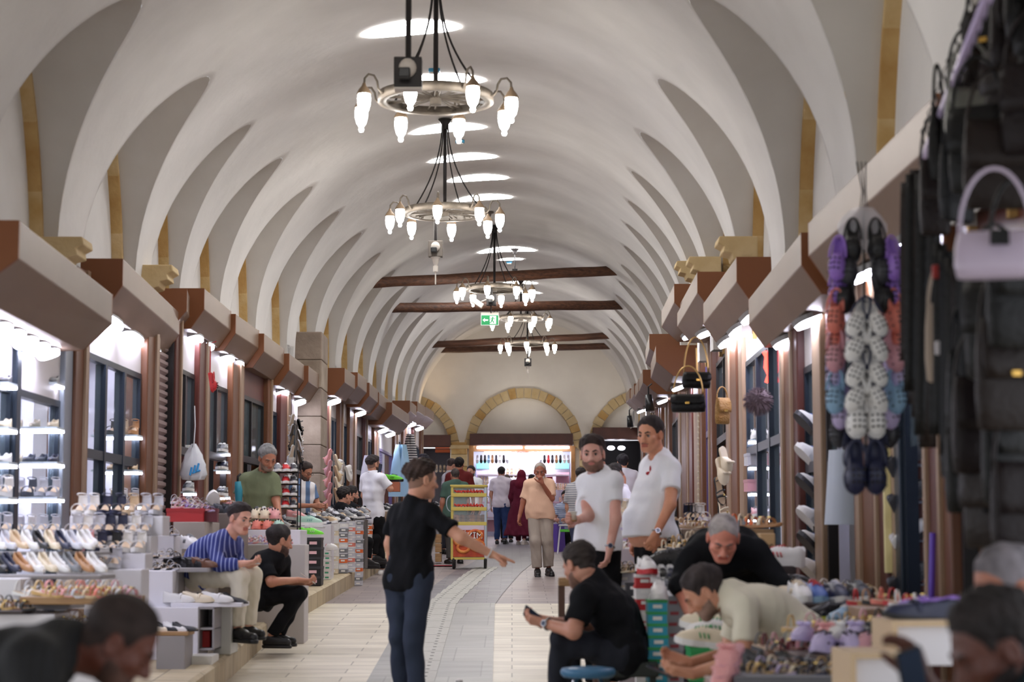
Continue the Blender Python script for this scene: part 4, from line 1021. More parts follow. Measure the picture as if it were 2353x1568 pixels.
# young man pointing, seen from behind
d = 13.1
J = dict(N=X(952,1158,d), SL=X(913,1186,d+.15), SR=X(992,1184,d-.13), HL=X(914,1328,d+.07), HR=X(964,1328,d-.05), KL=X(918,1468,d+.03), KR=X(952,1470,d-.1), AL=X(922,1608,d+.1), AR=X(955,1612,d-.12),
 TL=X(962,1628,d+.2), TR=X(1000,1632,d), EL=X(897,1250,d+.22), WL=X(903,1318,d+.3), ER=X(1060,1236,d-.22), WR=X(1128,1274,d-.16))
person('young man in black T-shirt and slate jeans, back turned, right arm stretched out pointing', J, (X(970,1104,d),62,-4,0), (224,172,142), black_t, jeans_slate,
 hair=((44,34,30),.026), hairstyle='fade', shoes=(cloth((40,40,44)), white_sole), q=1.25, hs=1.06, sleeve=.68, hem=.03, handR=dict(f=(1,.1,-.3), n=(-.2,0,-1), side=-1, curl=1.15, point=True), foldamp=.006)
bt = thing('bracelet', 'thin pale wristband on the pointing young man', 'bracelet', X(1122,1271,d-.17))
m = MB(); e_, w_ = Vector(J['ER']), Vector(J['WR']); ax_ = (w_-e_).normalized(); m.tube([e_.lerp(w_,.93)+(ax_.orthogonal().normalized()*math.cos(a)+ax_.cross(ax_.orthogonal().normalized())*math.sin(a))*.036 for a in [2*PI*i/16 for i in range(16)]], .006, 6, closed=True); m.build('band', white_sole, bt, True)
# seated man with phone, back to us
d = 11.0
J = dict(N=X(1362,1335,d), SL=X(1340,1374,d-.2), SR=X(1412,1378,d+.18), SP=X(1438,1430,d+.02), HL=X(1432,1508,d-.1), HR=X(1445,1500,d+.12), KL=X(1288,1474,d-.12), KR=X(1300,1470,d+.22), AL=X(1280,1650,d-.08), AR=X(1330,1640,d+.3),
 TL=X(1225,1668,d-.1), TR=X(1275,1655,d+.35), EL=X(1318,1452,d-.26), WL=X(1256,1434,d-.12), ER=X(1350,1440,d+.3), WR=X(1262,1428,d+.06), fwd=(-.85,.5,0))
person('seated man in black T-shirt with a phone, back to us, beside the blue stool', J, (X(1331,1298,d),318,-24,0), (205,150,126), black_t, cloth((36,38,46)),
 hair=((36,30,28),.012), beard=((90,66,56),.003), shoes=(black_shoe,), q=1.3, hs=1.05, bulk=1.08, sleeve=.72, hem=.04, handL=dict(f=(-1,.2,.25), n=(.1,.6,.8), side=1, curl=.55), handR=dict(f=(-1,0,.2), n=(0,-.6,.8), side=-1, curl=.6), foldamp=.007)
def phone(c, R_, s, label, m_=None):
    t = thing('phone', label, 'phone', c); m = MB(); m.box(c, (.072*s,.009*s,.15*s), R_); m.build('case', m_ or black_pl, t, bevel=.004)
    m = MB(); m.box(Vector(c)+R_ @ Vector((0,-.0052*s,0)), (.064*s,.001,.14*s), R_); m.build('screen', mat('phone_screen', (60,70,90), .1, spec=.8), t); return t
def RXYZ(x, y, z): return Matrix.Rotation(z,3,'Z') @ Matrix.Rotation(y,3,'Y') @ Matrix.Rotation(x,3,'X')
phone(P(1226,1418,d-.04), RXYZ(-.5,-.9,1.2), 1, 'black phone in the hands of the seated man in black beside the blue stool')
def watch(J, s, label, f=.96, band=None, r=.031, dial=True):
    e_, w_ = Vector(J['E'+s]), Vector(J['W'+s]); ax = (w_-e_).normalized(); o1 = ax.cross(Vector((0,1,0))).normalized(); o2 = ax.cross(o1); c = e_.lerp(w_, f)
    t = thing('wristwatch', label, 'watch', c); m = MB(); m.tube([c+(o1*math.cos(a)+o2*math.sin(a))*r for a in [2*PI*i/20 for i in range(20)]], .0075, 6, closed=True); m.build('bracelet', band or mat('watch_steel', (180,182,186), .25, metal=.9), t, True)
    fc = -o2 if o2.y > 0 else o2
    m = MB(); m.cyl(c+fc*(r+.001), c+fc*(r+.012), .019, n=18); m.build('case', band or mat('watch_steel', (180,182,186), .25, metal=.9), t)
    m = MB(); m.cyl(c+fc*(r+.0121), c+fc*(r+.0135), .015, n=18); m.build('dial', mat('watch_dial', (40,50,80), .2), t)
watch(J, 'L', 'steel watch on the seated man in black, near his phone', .94)
# leaning man in cream polo
d = 9.8
J = dict(N=X(1672,1372,d), SL=X(1712,1400,d-.2), SR=X(1700,1392,d+.2), SP=X(1800,1400,d), HL=X(1848,1480,d-.1), HR=X(1852,1474,d+.12), KL=X(1730,1590,d-.12), KR=X(1735,1580,d+.25), AL=X(1760,1740,d-.1), AR=X(1765,1735,d+.25),
 TL=X(1700,1760,d-.1), TR=X(1700,1755,d+.25), EL=X(1712,1516,d-.3), WL=X(1592,1549,d-.32), ER=X(1672,1506,d+.16), WR=X(1584,1524,d+.02), fwd=(-.55,0,-.8))
person('man in a cream polo shirt leaning far forward, looking down at a phone', J, (X(1618,1362,d),274,-38,0), (214,158,128), cloth((222,216,196)), cloth((44,46,54)),
 hair=((38,32,32),.014), beard=((96,76,66),.003), shoes=(black_shoe,), q=1.3, hs=1.08, bulk=1.12, sleeve=.7, hem=.02, polo=True, handL=dict(f=(-1,.1,.15), n=(0,.5,.85), side=1, curl=.4), handR=dict(f=(-1,-.1,.3), n=(.2,-.7,.6), side=-1, curl=.35), foldamp=.007)
phone(P(1520,1545,d-.15), RXYZ(-1.2,0,1.2), 1.05, 'black phone in front of the man in the cream polo')
# grey-haired man in black sweater bending down
d = 11.3
J = dict(N=X(1664,1258,d-.1), SL=X(1738,1272,d-.02), SR=X(1592,1280,d-.02), SP=X(1665,1240,d+.2), HL=X(1700,1360,d+.42), HR=X(1630,1362,d+.42), KL=X(1690,1470,d+.3), KR=X(1604,1470,d+.2), AL=X(1700,1570,d+.35), AR=X(1590,1575,d+.25),
 TL=X(1700,1590,d+.1), TR=X(1590,1596,d), EL=X(1800,1348,d-.12), WL=X(1822,1440,d-.3), ER=X(1560,1345,d-.15), WR=X(1592,1430,d-.32), fwd=(0,-.85,-.5))
sw = cloth((14,15,19))
person('balding grey-haired man in a black sweater bending over the shoe stall', J, (X(1662,1236,d-.3),184,-38,3), (226,150,128), sw, cloth((40,44,56)),
 hair=((122,116,114),.005), hairstyle='receding', beard=((170,150,142),.002,'moustache'), shoes=(black_shoe,), q=1.3, hs=1.1, bulk=1.35, sleeve=1.25, hem=.0, handL=dict(n=(-.5,0,-1), curl=.5), handR=dict(n=(.5,0,-1), curl=.5), foldamp=.009)
# bearded man with tea
d = 14.0
J = dict(N=X(1380,1092,d), SL=X(1410,1108,d-.1), SR=X(1343,1112,d+.08), HL=X(1400,1264,d-.05), HR=X(1352,1264,d+.06), KL=X(1402,1400,d-.05), KR=X(1360,1400,d+.02), AL=X(1404,1572,d), AR=X(1362,1570,d+.12),
 TL=X(1392,1592,d-.16), TR=X(1345,1590,d-.05), EL=X(1414,1192,d-.14), WL=X(1401,1260,d-.18), ER=X(1352,1186,d-.12), WR=X(1328,1196,d-.28), fwd=(-.5,-.86,0))
person('bearded man in a white T-shirt holding a tea glass and looking at us', J, (X(1361,1044,d-.03),188,-3,-2), (230,180,162), white_t, black_p,
 hair=((38,30,28),.024), hairstyle='fade', beard=((92,68,58),.005), shoes=(white_sole,), q=1.35, hs=1.06, bulk=1.0, sleeve=.55, hem=-.075, handL=dict(n=(-1,.3,0), curl=.5), handR=dict(f=(-.8,-.5,.15), n=(.5,-.6,.1), side=-1, curl=1.0), foldamp=.006, belly=.02)
t = thing('tea_glass', 'small tulip tea glass held by the bearded man in white', 'glass', P(1318,1200,d-.36))
m = MB(); q = P(1318,1200,d-.36); m.lathe([(.0,0),(.021,.0),(.027,.02),(.02,.045),(.027,.075),(.0255,.075),(.0185,.045),(.025,.02),(.0,.004)], q, 16); m.build('glass', mat('clear_glass', (230,225,210), .05, alpha=.35), t, True)
m = MB(); m.lathe([(.0,.004),(.024,.004),(.025,.02),(.018,.044),(.0,.045)], q, 14); m.build('tea', mat('tea', (170,110,40), .2), t, True)
watch(J, 'L', 'steel watch with a blue dial on the bearded man holding tea', .95)
# heavier man in white with watch
d = 14.3
J = dict(N=X(1513,1052,d), SL=X(1546,1078,d-.15), SR=X(1490,1072,d+.2), SP=X(1512,1160,d), HL=X(1530,1250,d-.08), HR=X(1492,1250,d+.1), KL=X(1520,1390,d-.05), KR=X(1478,1390,d+.1), AL=X(1518,1504,d), AR=X(1482,1502,d+.15),
 TL=X(1490,1526,d-.15), TR=X(1450,1524,d+.05), EL=X(1540,1160,d-.3), WL=X(1508,1226,d-.38), ER=X(1476,1160,d+.3), WR=X(1462,1240,d+.25), fwd=(-.87,-.5,0))
STM = person('stout man in a white T-shirt with a small red chest mark, looking down left', J, (X(1494,998,d-.05),214,-10,2), (222,160,126), white_t, black_p,
 hair=((34,28,28),.013), beard=((104,72,60),.003,'moustache'), shoes=(black_shoe,), q=1.35, hs=1.1, bulk=1.12, belly=.085, sleeve=.6, hem=-.1, handL=dict(n=(-.4,.8,0), curl=.9), handR=dict(curl=.6), foldamp=.006)
watch(J, 'L', 'silver watch on the stout man in white', .96)
# old man walking towards us
d = 27.5
J = dict(N=X(1241,1103,d), SL=X(1263,1112,d), SR=X(1214,1114,d), HL=X(1253,1184,d), HR=X(1229,1184,d), KL=X(1256,1244,d-.05), KR=X(1230,1244,d-.12), AL=X(1261,1305,d), AR=X(1235,1307,d-.1), TL=X(1268,1318,d-.18), TR=X(1236,1322,d-.28),
 EL=X(1268,1146,d-.08), WL=X(1246,1112,d-.2), ER=X(1203,1152,d), WR=X(1194,1186,d-.03))
person('old man in peach T-shirt and baggy grey trousers walking, hand at his mouth', J, (X(1241,1084,d-.03),184,-12,0), (166,104,80), cloth((226,186,160)), (cloth((164,152,142)), 1.32),
 hair=((120,112,106),.004), hairstyle='receding', beard=((150,142,136),.004), shoes=(black_shoe,), hs=1.06, bulk=1.05, belly=.03, sleeve=.85, hem=-.01, handL=dict(f=(-.3,-.1,.9), n=(-.6,.7,.2), curl=.7), handR=dict(curl=.7), foldamp=.008)
# man on the phone
d = 27.8
J = dict(N=X(858,1090,d), SL=X(838,1101,d+.15), SR=X(878,1101,d-.12), HL=X(846,1192,d+.05), HR=X(868,1192,d-.05), KL=X(847,1250,d+.05), KR=X(872,1250,d-.05), AL=X(849,1309,d+.05), AR=X(877,1309,d-.05), TL=X(858,1321,d+.2), TR=X(888,1321,d+.1),
 EL=X(836,1140,d+.25), WL=X(850,1160,d+.4), ER=X(897,1124,d-.1), WR=X(877,1095,d-.02))
person('man in white polo and black trousers talking on a phone by the left stall', J, (X(858,1068,d),50,-2,0), (214,160,134), cloth((232,232,240)), (black_p,1.1),
 hair=((34,28,28),.02), hairstyle='fade', beard=((44,34,30),.006), shoes=(white_sole,), hs=1.05, bulk=1.05, sleeve=.75, hem=.02, polo=True, handR=dict(f=(-.25,.1,.95), n=(-1,.2,0), curl=.6), foldamp=.007)
phone(P(873,1078,d-.06), RXYZ(0,.2,.9), 1, 'dark phone held to the ear of the man in the white polo')
# grey-haired man in olive shirt behind the left stall
d = 19.6
J = dict(N=X(604,1090,d), SL=X(628,1104,d-.05), SR=X(562,1104,d-.02), HL=X(615,1215,d), HR=X(570,1215,d), KL=X(616,1300,d-.03), KR=X(572,1300,d), AL=X(618,1385,d+.05), AR=X(574,1385,d+.08), TL=X(626,1400,d-.1), TR=X(578,1400,d-.1),
 EL=X(634,1150,d-.1), WL=X(642,1192,d-.28), ER=X(549,1144,d-.08), WR=X(552,1178,d-.3), fwd=(.3,-.95,0))
person('grey-haired man in an olive green shirt standing behind the left shoe stall looking down', J, (X(615,1052,d-.12),152,-30,-6), (190,134,106), cloth((118,126,98)), cloth((50,54,60)),
 hair=((104,104,104),.014), beard=((110,92,80),.003), q=1.2, hs=1.06, bulk=1.1, sleeve=.85, hem=.05, polo=True, shoes=(black_shoe,), handL=dict(n=(-.3,0,-.9), curl=.5), handR=dict(n=(.3,0,-.9), curl=.6), foldamp=.006)
# man in blue striped shirt, seated
d = 15.6
striped = wave_mat('striped_shirt', (44,56,128), (150,160,208), 9.5, 'X', duty=.8)
J = dict(N=X(522,1240,d), SL=X(538,1252,d+.2), SR=X(492,1256,d-.12), SP=X(448,1262,d+.05), HL=X(462,1322,d+.12), HR=X(452,1322,d-.1), KL=X(582,1322,d+.08), KR=X(552,1326,d-.2), AL=X(572,1440,d+.1), AR=X(545,1444,d-.25),
 TL=X(600,1458,d+.05), TR=X(582,1466,d-.45), EL=X(545,1300,d+.2), WL=X(572,1300,d+.02), ER=X(500,1300,d-.28), WR=X(556,1296,d-.26), fwd=(.9,-.35,0))
person('young man in blue striped shirt and cream trousers seated on the left kerb', J, (X(552,1193,d-.03),132,-10,4), (232,178,154), striped, (cloth((226,218,196)),1.12),
 hair=((32,26,26),.017), hairstyle='fade', q=1.3, hs=1.04, bulk=1.0, sleeve=1.85, hem=.0, shoes=(black_shoe,), handL=dict(f=(.7,-.6,.1), n=(-.2,-.2,1), curl=.5), handR=dict(f=(.9,-.1,.1), n=(-.1,.3,.95), curl=.5), foldamp=.007)
phone(P(579,1292,d-.2), RXYZ(-1.35,0,.9), .9, 'white phone in the hands of the man in the striped shirt', white_pl)
# man in black T-shirt, seated further on
d = 17.0
J = dict(N=X(636,1276,d), SL=X(650,1290,d+.18), SR=X(604,1290,d-.12), SP=X(585,1310,d), HL=X(604,1372,d+.12), HR=X(594,1372,d-.06), KL=X(690,1364,d+.2), KR=X(684,1366,d-.08), AL=X(640,1458,d+.15), AR=X(624,1462,d-.08),
 TL=X(672,1474,d+.15), TR=X(660,1478,d-.12), EL=X(650,1338,d+.22), WL=X(692,1338,d+.06), ER=X(624,1338,d-.2), WR=X(684,1334,d-.1), fwd=(.9,.1,-.2))
person('man in black T-shirt and trousers seated low on the left kerb, face turned away', J, (X(643,1243,d),62,-12,0), (206,150,122), black_t, black_p,
 hair=((30,26,26),.015), beard=((70,52,46),.005), q=1.25, hs=1.1, bulk=1.1, sleeve=.8, hem=.03, shoes=(black_shoe,), handL=dict(f=(1,-.3,-.1), n=(0,-.4,.9), curl=.6), handR=dict(f=(1,.1,-.1), n=(0,.4,.9), curl=.6), foldamp=.006)
phone(P(708,1330,d-.02), RXYZ(-1.0,.3,1.3), 1, 'white phone in the hands of the crouching man in black', white_pl)
# three heads close to the camera
d = 5.2
J = dict(N=X(150,1490,d), SL=X(100,1520,d+.22), SR=X(60,1530,d-.2), SP=X(-120,1560,d), HL=X(-190,1700,d+.1), HR=X(-190,1700,d-.1), KL=X(60,1800,d+.15), KR=X(60,1800,d-.15), AL=X(0,2080,d+.15), AR=X(0,2080,d-.15), TL=X(120,2110,d+.15), TR=X(120,2110,d-.15), EL=X(150,1800,d+.28), WL=X(330,1830,d+.1), ER=X(130,1800,d-.28), WR=X(320,1840,d-.1), fwd=(.8,0,-.5))
person('man in a dark pleated shirt close to us at the lower left, head bowed', J, (X(275,1478,d),84,-34,0), (96,50,36), wave_mat('dark_pleat', (12,12,15), (19,20,24), 12, 'X'), cloth((30,30,34)),
 hair=((30,22,20),.010), beard=((52,34,28),.003), q=1.0, hs=1.02, bulk=1.1, sleeve=.8, foldamp=.006)
d = 4.6
J = dict(N=X(2385,1560,d), SL=X(2420,1640,d-.2), SR=X(2400,1620,d+.2), SP=X(2480,1750,d), HL=X(2480,1980,d-.1), HR=X(2480,1980,d+.1), KL=X(2260,2000,d-.15), KR=X(2260,2000,d+.15), AL=X(2290,2330,d-.1), AR=X(2290,2330,d+.15), TL=X(2160,2380,d-.1), TR=X(2160,2380,d+.15), EL=X(2300,1760,d-.26), WL=X(2140,1700,d-.05), ER=X(2262,1640,d+.3), WR=X(2128,1580,d+.3), fwd=(-.85,0,-.4))
person('dark-haired man close to us at the lower right, looking down at his phone', J, (X(2285,1490,d),262,-26,0), (92,52,40), cloth((20,36,41)), cloth((30,30,34)),
 hair=((20,16,16),.018), beard=((26,20,20),.007), q=1.0, hs=1.08, bulk=1.1, sleeve=1.3, handR=dict(f=(-.3,.1,.9), n=(-.9,-.2,.1), curl=.5), foldamp=.006)
phone(P(2098,1560,4.85), RXYZ(.15,-.28,.35), 1.05, 'black phone held up at the lower right corner')
d = 5.9
J = dict(N=X(2370,1420,d), SL=X(2420,1470,d-.2), SR=X(2400,1460,d+.2), HL=X(2450,1750,d-.1), HR=X(2450,1750,d+.1), KL=X(2300,1800,d-.15), KR=X(2300,1800,d+.15), AL=X(2310,2060,d-.1), AR=X(2310,2060,d+.15), EL=X(2400,1640,d-.26), WL=X(2300,1720,d-.05), ER=X(2390,1640,d+.3), WR=X(2280,1700,d+.1), fwd=(-.9,0,-.2))
person('grey-haired man at the right edge of the picture behind the dark-haired man', J, (X(2312,1352,d),252,-20,0), (176,118,96), cloth((58,56,60)), cloth((30,30,34)), hair=((84,80,84),.010), q=.9, hs=1.06, bulk=1.1, sleeve=.8)
# seated and standing people further down the hall
def seated(px, py, d, yaw, label, skin_, sh, pa, hr, raise_=PLH, **k):
    hc = X(px, py, d); a = math.radians(yaw); F = np.array((math.sin(a), math.cos(a), 0)); Rr = np.array((F[1], -F[0], 0)); U = np.array((0,0,1.))
    def L(x, y, z): return hc+Rr*x+F*y+U*z
    g = flo(d)+raise_; sz = max(g+.3, hc[2]-.78)-hc[2]; az = g+.09-hc[2]
    J = dict(N=L(0,-.05,-.15), SL=L(-.18,-.05,-.22), SR=L(.18,-.05,-.22), HL=L(-.09,-.1,sz), HR=L(.09,-.1,sz), KL=L(-.12,.32,sz+.02), KR=L(.12,.32,sz+.02), AL=L(-.12,.3,az), AR=L(.12,.3,az), EL=L(-.24,.02,-.46), WL=L(-.12,.24,-.46), ER=L(.24,.02,-.46), WR=L(.12,.24,-.46))
    person(label, J, (hc, k.pop('hyaw', yaw), k.pop('pitch', -15), 0), skin_, sh, pa, hair=hr, q=.8, shoes=(black_shoe,), **k)
seated(702,1084,25.6,125,'man in glasses and a blue-and-white shirt seated by the left stone pier',(190,134,108),wave_mat('denim_white',(96,124,164),(226,224,226),3,'X',duty=.45),cloth((50,56,70)),((36,28,26),.016),pitch=-25,glasses=True,beard=((60,46,40),.004))
seated(792,1140,26.6,50,'seated man in a black T-shirt seen from behind, left of the man on the phone',(206,152,128),black_t,black_p,((28,24,24),.018),pitch=-3)
seated(809,1137,27.6,60,'man in glasses just behind the seated man in black near the phone caller',(206,152,128),black_t,black_p,((28,24,24),.015),pitch=-5,glasses=True,beard=((46,36,32),.005))
def walker(px, top, d, yaw, label, skin_, sh, pa, hr, kw=None, **k):
    J, hc, L, kk = stand(px, top, d, yaw=yaw, **(kw or {}))
    hy = k.pop('hyaw', yaw); hp_ = k.pop('pitch', -3)
    return person(label, J, (hc, hy, hp_, 0), skin_, sh, pa, hair=hr, q=k.pop('q', .75), shoes=k.pop('shoes', (black_shoe,)), hs=kk, **k)
bentR = dict(armL=((-.25,.06,1.16),(-.16,.28,1.12)), armR=((.25,.06,1.16),(.16,.28,1.12)))
walker(1152,1074,43.0,8,'man in a pale shirt and blue jeans seen from behind, walking to the end shops',(196,146,122),cloth((216,208,218)),(cloth((44,62,104)),1.1),((24,20,20),.016),dict(step=.05),hem=.03,bulk=1.1,sleeve=.7,polo=True)
walker(1165,1092,44.6,0,'man mostly hidden behind the man in blue jeans, in dark clothes',(190,140,118),cloth((40,40,48)),black_p,((60,50,46),.012))
walker(1198,1082,42.5,20,'woman in a long burgundy coat and headscarf, walking away from us',(214,170,148),None,cloth((80,24,42)),None,dict(step=.08),scarf=cloth((104,26,46)),skirt=(cloth((92,26,46)),.14),brows=False,shoes=(cmat((200,190,180)),),hyaw=25)
walker(1237,1083,45.5,190,'man whose face shows just behind the old man in peach',(190,138,112),cloth((60,56,70)),cloth((58,52,120)),((40,32,30),.014))
walker(1222,1092,46.5,300,'dark-haired person in dark clothes beside the old man, near the end shop',(190,138,112),cloth((30,30,40)),black_p,((20,18,20),.018))
walker(1046,1078,31.5,338,'balding man in a green T-shirt standing behind the pastry cart, seen from behind',(180,124,100),cloth((72,96,86)),(cloth((72,68,66)),1.1),((50,44,42),.006),hyaw=338,hairstyle='receding',bulk=1.15,sleeve=.7)
walker(1055,1053,34.5,8,'man in a dark red T-shirt seen from behind, beyond the pastry cart',(190,132,106),cloth((106,38,38)),black_p,((22,18,18),.016),bulk=1.1)
walker(1028,1056,36.0,60,'man in a white pin-striped shirt bending his head, left of the man in red',(206,160,140),wave_mat('pin_shirt',(226,222,226),(120,112,128),14,'X',duty=.7),cloth((60,60,70)),((44,34,34),.015),dict(lean=.06,**bentR),pitch=-28,sleeve=.8)
walker(1083,1072,38.5,205,'bearded man in a white T-shirt facing us beyond the pastry cart',(200,150,128),white_t,black_p,((28,22,22),.015),beard=((40,30,28),.009),hyaw=200)
walker(974,1046,33.5,230,'man in navy whose dark hair shows behind the pointing young man',(190,140,118),cloth((30,32,48)),black_p,((26,24,34),.02))
check = wave_mat('check_shirt', (176,174,176), (104,108,122), 10, 'Z', duty=.8)
walker(1334,1076,27.0,30,'man in a grey checked shirt seen from behind, left of the bearded man in white',(200,150,126),check,cloth((60,66,90)),((30,26,26),.014),dict(feet=.0),bulk=1.15,sleeve=.75,hyaw=20)
walker(1398,1036,21.5,285,'bearded man in navy T-shirt bending over the right stall behind the tea drinker',(206,150,130),cloth((30,36,66)),black_p,((34,28,28),.012),dict(lean=.1,feet=PLH,**bentR),beard=((36,28,26),.012),pitch=-22,bulk=1.2,sleeve=.6)
walker(1431,1046,26.0,350,'man in a white shirt seen from behind, right of the man in navy',(196,146,122),cloth((214,212,226)),black_p,((24,22,28),.02),dict(feet=PLH),sleeve=.8)
walker(1458,1070,19.2,262,'dark-haired young man, head down, leaning over just behind the stout man',(190,132,104),cloth((214,212,222)),black_p,((26,22,22),.018),dict(lean=.16,feet=.02,**bentR),pitch=-45,hairstyle='fade')
seated(1300,1142,38.0,200,'person in a blue plaid shirt seated by the far right stall',(190,140,118),wave_mat('blue_plaid',(90,110,150),(210,214,226),8,'Z',duty=.55),black_p,((26,22,22),.015),raise_=0)

def on_surface(root, part, px, py, rad=5):       # the nearest point of a garment seen at a picture place
    so = [c for c in bpy.data.objects if c.parent == root and c.name.startswith(part)][0]; n = len(so.data.vertices); co = np.empty(n*3, np.float32); so.data.vertices.foreach_get('co', co); co = co.reshape(-1,3)+np.array(root.location)
    q0 = P(px, py, 10); t_ = co[:,1:2]/10; pr = np.array((q0.x, 10, q0.z-CAMZ))*t_; dd = np.hypot(co[:,0]-pr[:,0], co[:,2]-CAMZ-pr[:,2]); ok = dd < rad*root.location.y/F_PX; return Vector(co[ok][co[ok][:,1].argmin()])
q = on_surface(STM[0], 'shirt', 1487, 1086); m = MB(); m.ell(q+Vector((0,.0,0)), (.022,.008,.014), n=10, m=6); m.ell(q+Vector((.012,.0,.03)), (.007,.006,.028), n=8, m=6); o = m.build('chest_mark', cmat((176,30,44),.7), STM[0], True); o['label'] = 'small red mark'
t = thing('folded_umbrella', 'turquoise folded umbrella hanging from the arm of the man in olive', 'umbrella', P(546,1150,19.1)); q = P(546,1128,19.15)
m = MB(); m.tube([q+Vector((0,0,.09)), q+Vector((.01,0,.0)), q+Vector((.015,0,-.12)), q+Vector((.02,0,-.2))], [.03,.04,.035,.012], 8); m.build('cover', cmat((40,130,150)), t, True)
m = MB(); m.tube([q+Vector((0,0,.09)), q+Vector((0,0,.14)), q+Vector((.03,0,.17))], .012, 6); m.build('handle', black_pl, t, True)
# ------------------------------------------------ shoes, boxes and furniture
def outline(t, L, W, toe=1.0):
    ws = np.interp(t, [0,.02,.06,.14,.3,.45,.66,.82,.92,.975,1], [.0,.35,.6,.72,.72,.74,1,.92*toe,.66*toe,.36*toe,.0])
    return ws*W
TS = [0,.012,.04,.09,.16,.25,.35,.45,.55,.65,.75,.84,.91,.955,.985,1]
def sole_mb(L, W, th, heel=0, toe=1.0, flare=1.0, spring=.008):
    m = MB(); rows = []
    for t in TS:
        x = -L/2+t*L; w = outline(t, L, W, toe)*flare; lift = heel*max(0, 1-t/.55)**1.2 if heel else 0; z0 = spring*max(0, (t-.8)/.2)**2
        zt = th+lift+z0; rows.append([(x, -w, z0), (x, -w, zt), (x, w, zt), (x, w, z0)])
    m.grid(rows, closed=True); return m
def upper_mb(L, W, th, hs_, op, toe=1.0, lean=.85, heel=0, inner=.3):
    m = MB(); rows = []
    for t in TS:
        x = -L/2+t*L; w = outline(t, L, W, toe)*.985; h = float(np.interp(t, [0,.1,.25,.4,.5,.6,.75,.9,1], hs_)); o = max(0, min(1, (op-t)/.07)); lift = heel*max(0, 1-t/.55)**1.2 if heel else 0
        if t < .03: o *= t/.03
        z0 = th+lift-.002; r = []
        for k in range(13):
            a = PI*k/12; yc, zc = -w*math.copysign(abs(math.cos(a))**.75, math.cos(a)), h*math.sin(a)**.7
            q = abs(k-6)/6
            yo = (-1 if k < 6 else 1)*w*[.0,.35,.62,.76,.92,1.02,1][int(round(q*6))]; zo = h*[inner,inner,.5,1.0,.9,.45,0][int(round(q*6))]
            r.append((x, yc*(1-o)+yo*o, z0+zc*(1-o)+zo*o))
        rows.append(r)
    m.grid(rows); return m
def proto(name, cat, parts):
    rt = bpy.data.objects.new(name, None); rt['_w'] = (0,0,0); rt['category'] = cat
    for nm, mb, mt, sm in parts: 
        o = mb.build(nm, mt, rt, sm)
        C.objects.unlink(o)
    return rt
def strap(L, W, t0, z0, h, w, t1=None, n=9, wd=1.0):    # a band over the foot
    m = MB(); rows = []; t1 = t0 if t1 is None else t1
    for k in range(n):
        a = PI*k/(n-1); f = k/(n-1); t = t0+(t1-t0)*f; ww = outline(t, L, W)*wd; x = -L/2+t*L; y = -ww*math.cos(a); z = z0+h*math.sin(a)**.8
        rows.append([(x-w/2, y, z), (x+w/2, y, z), (x+w/2, y*.93, z-.003), (x-w/2, y*.93, z-.003)])
    m.grid(rows, closed=True); return m
def join(*ms):
    r = MB()
    for q in ms: r.add(q.v, q.f)
    return r
gm = cmat((200,200,200), .5); insole = cmat((206,180,150), .6)
def ankle(z, r, x, tilt=.25, th=.004):
    m = MB(); m.tube([(x+r*math.cos(a), r*.92*math.sin(a), z+r*math.cos(a)*tilt) for a in [2*PI*i/18 for i in range(18)]], th, 5, closed=True); return m
def laces(L, W, th, h):
    m = MB()
    for i, t in enumerate((.42,.48,.54,.6,.65)):
        x = -L/2+t*L; z = th+h*(1.02-.9*(t-.42)); m.tube([(x, -.022, z-.012), (x+.004, -.011, z), (x, .011, z), (x+.004, .022, z-.012)], .003, 5)
    return m
L0, W0 = .285, .05
PR = {}
PR['sneaker'] = proto('sneaker', 'shoe', [('sole', sole_mb(L0, W0, .03, .006, flare=1.06), gm, False), ('upper', upper_mb(L0, W0, .028, [.07,.082,.066,.076,.08,.068,.05,.036,.004], .44), gm, True), ('laces', laces(L0, W0, .03, .078), gm, True),
   ('side_stripe', join(*[MB().tube([(-.03+.02*k, s*.042, .045), (-.02+.02*k, s*.041, .07)], .0035, 5) for k in range(3) for s in (-1,1)]), gm, True)])
PR['flat_shoe'] = proto('flat_shoe', 'shoe', [('sole', sole_mb(.25, .039, .008, .012, toe=.8), gm, False), ('upper', upper_mb(.25, .039, .008, [.05,.052,.036,.03,.03,.03,.03,.022,.002], .7, toe=.8, heel=.012, inner=.1), gm, True), ('insole', sole_mb(.235, .034, .0115, .012, toe=.8), insole, False)])
PR['loafer'] = proto('loafer', 'shoe', [('sole', sole_mb(.28, .046, .014, .012, toe=.9), gm, False), ('upper', upper_mb(.28, .046, .014, [.06,.066,.055,.056,.058,.05,.042,.032,.003], .46, toe=.9, heel=.012), gm, True), ('saddle', strap(.28, .046, .58, .03, .042, .02, wd=1.02), gm, True)])
PR['sandal'] = proto('sandal', 'sandal', [('sole', sole_mb(.255, .042, .013, .012), gm, False), ('footbed', sole_mb(.245, .039, .0145, .012), insole, False), ('toe_strap', strap(.255, .044, .72, .012, .04, .022), gm, True), ('instep_strap', strap(.255, .044, .58, .014, .05, .012, .5), gm, True), ('heel_strap', strap(.255,.042,.2,.03,.055,.01), gm, True), ('buckle', MB().box((.05,0,.056),(.02,.016,.006)), cmat((210,180,110), .25, 'metal', metal=.9), False)])
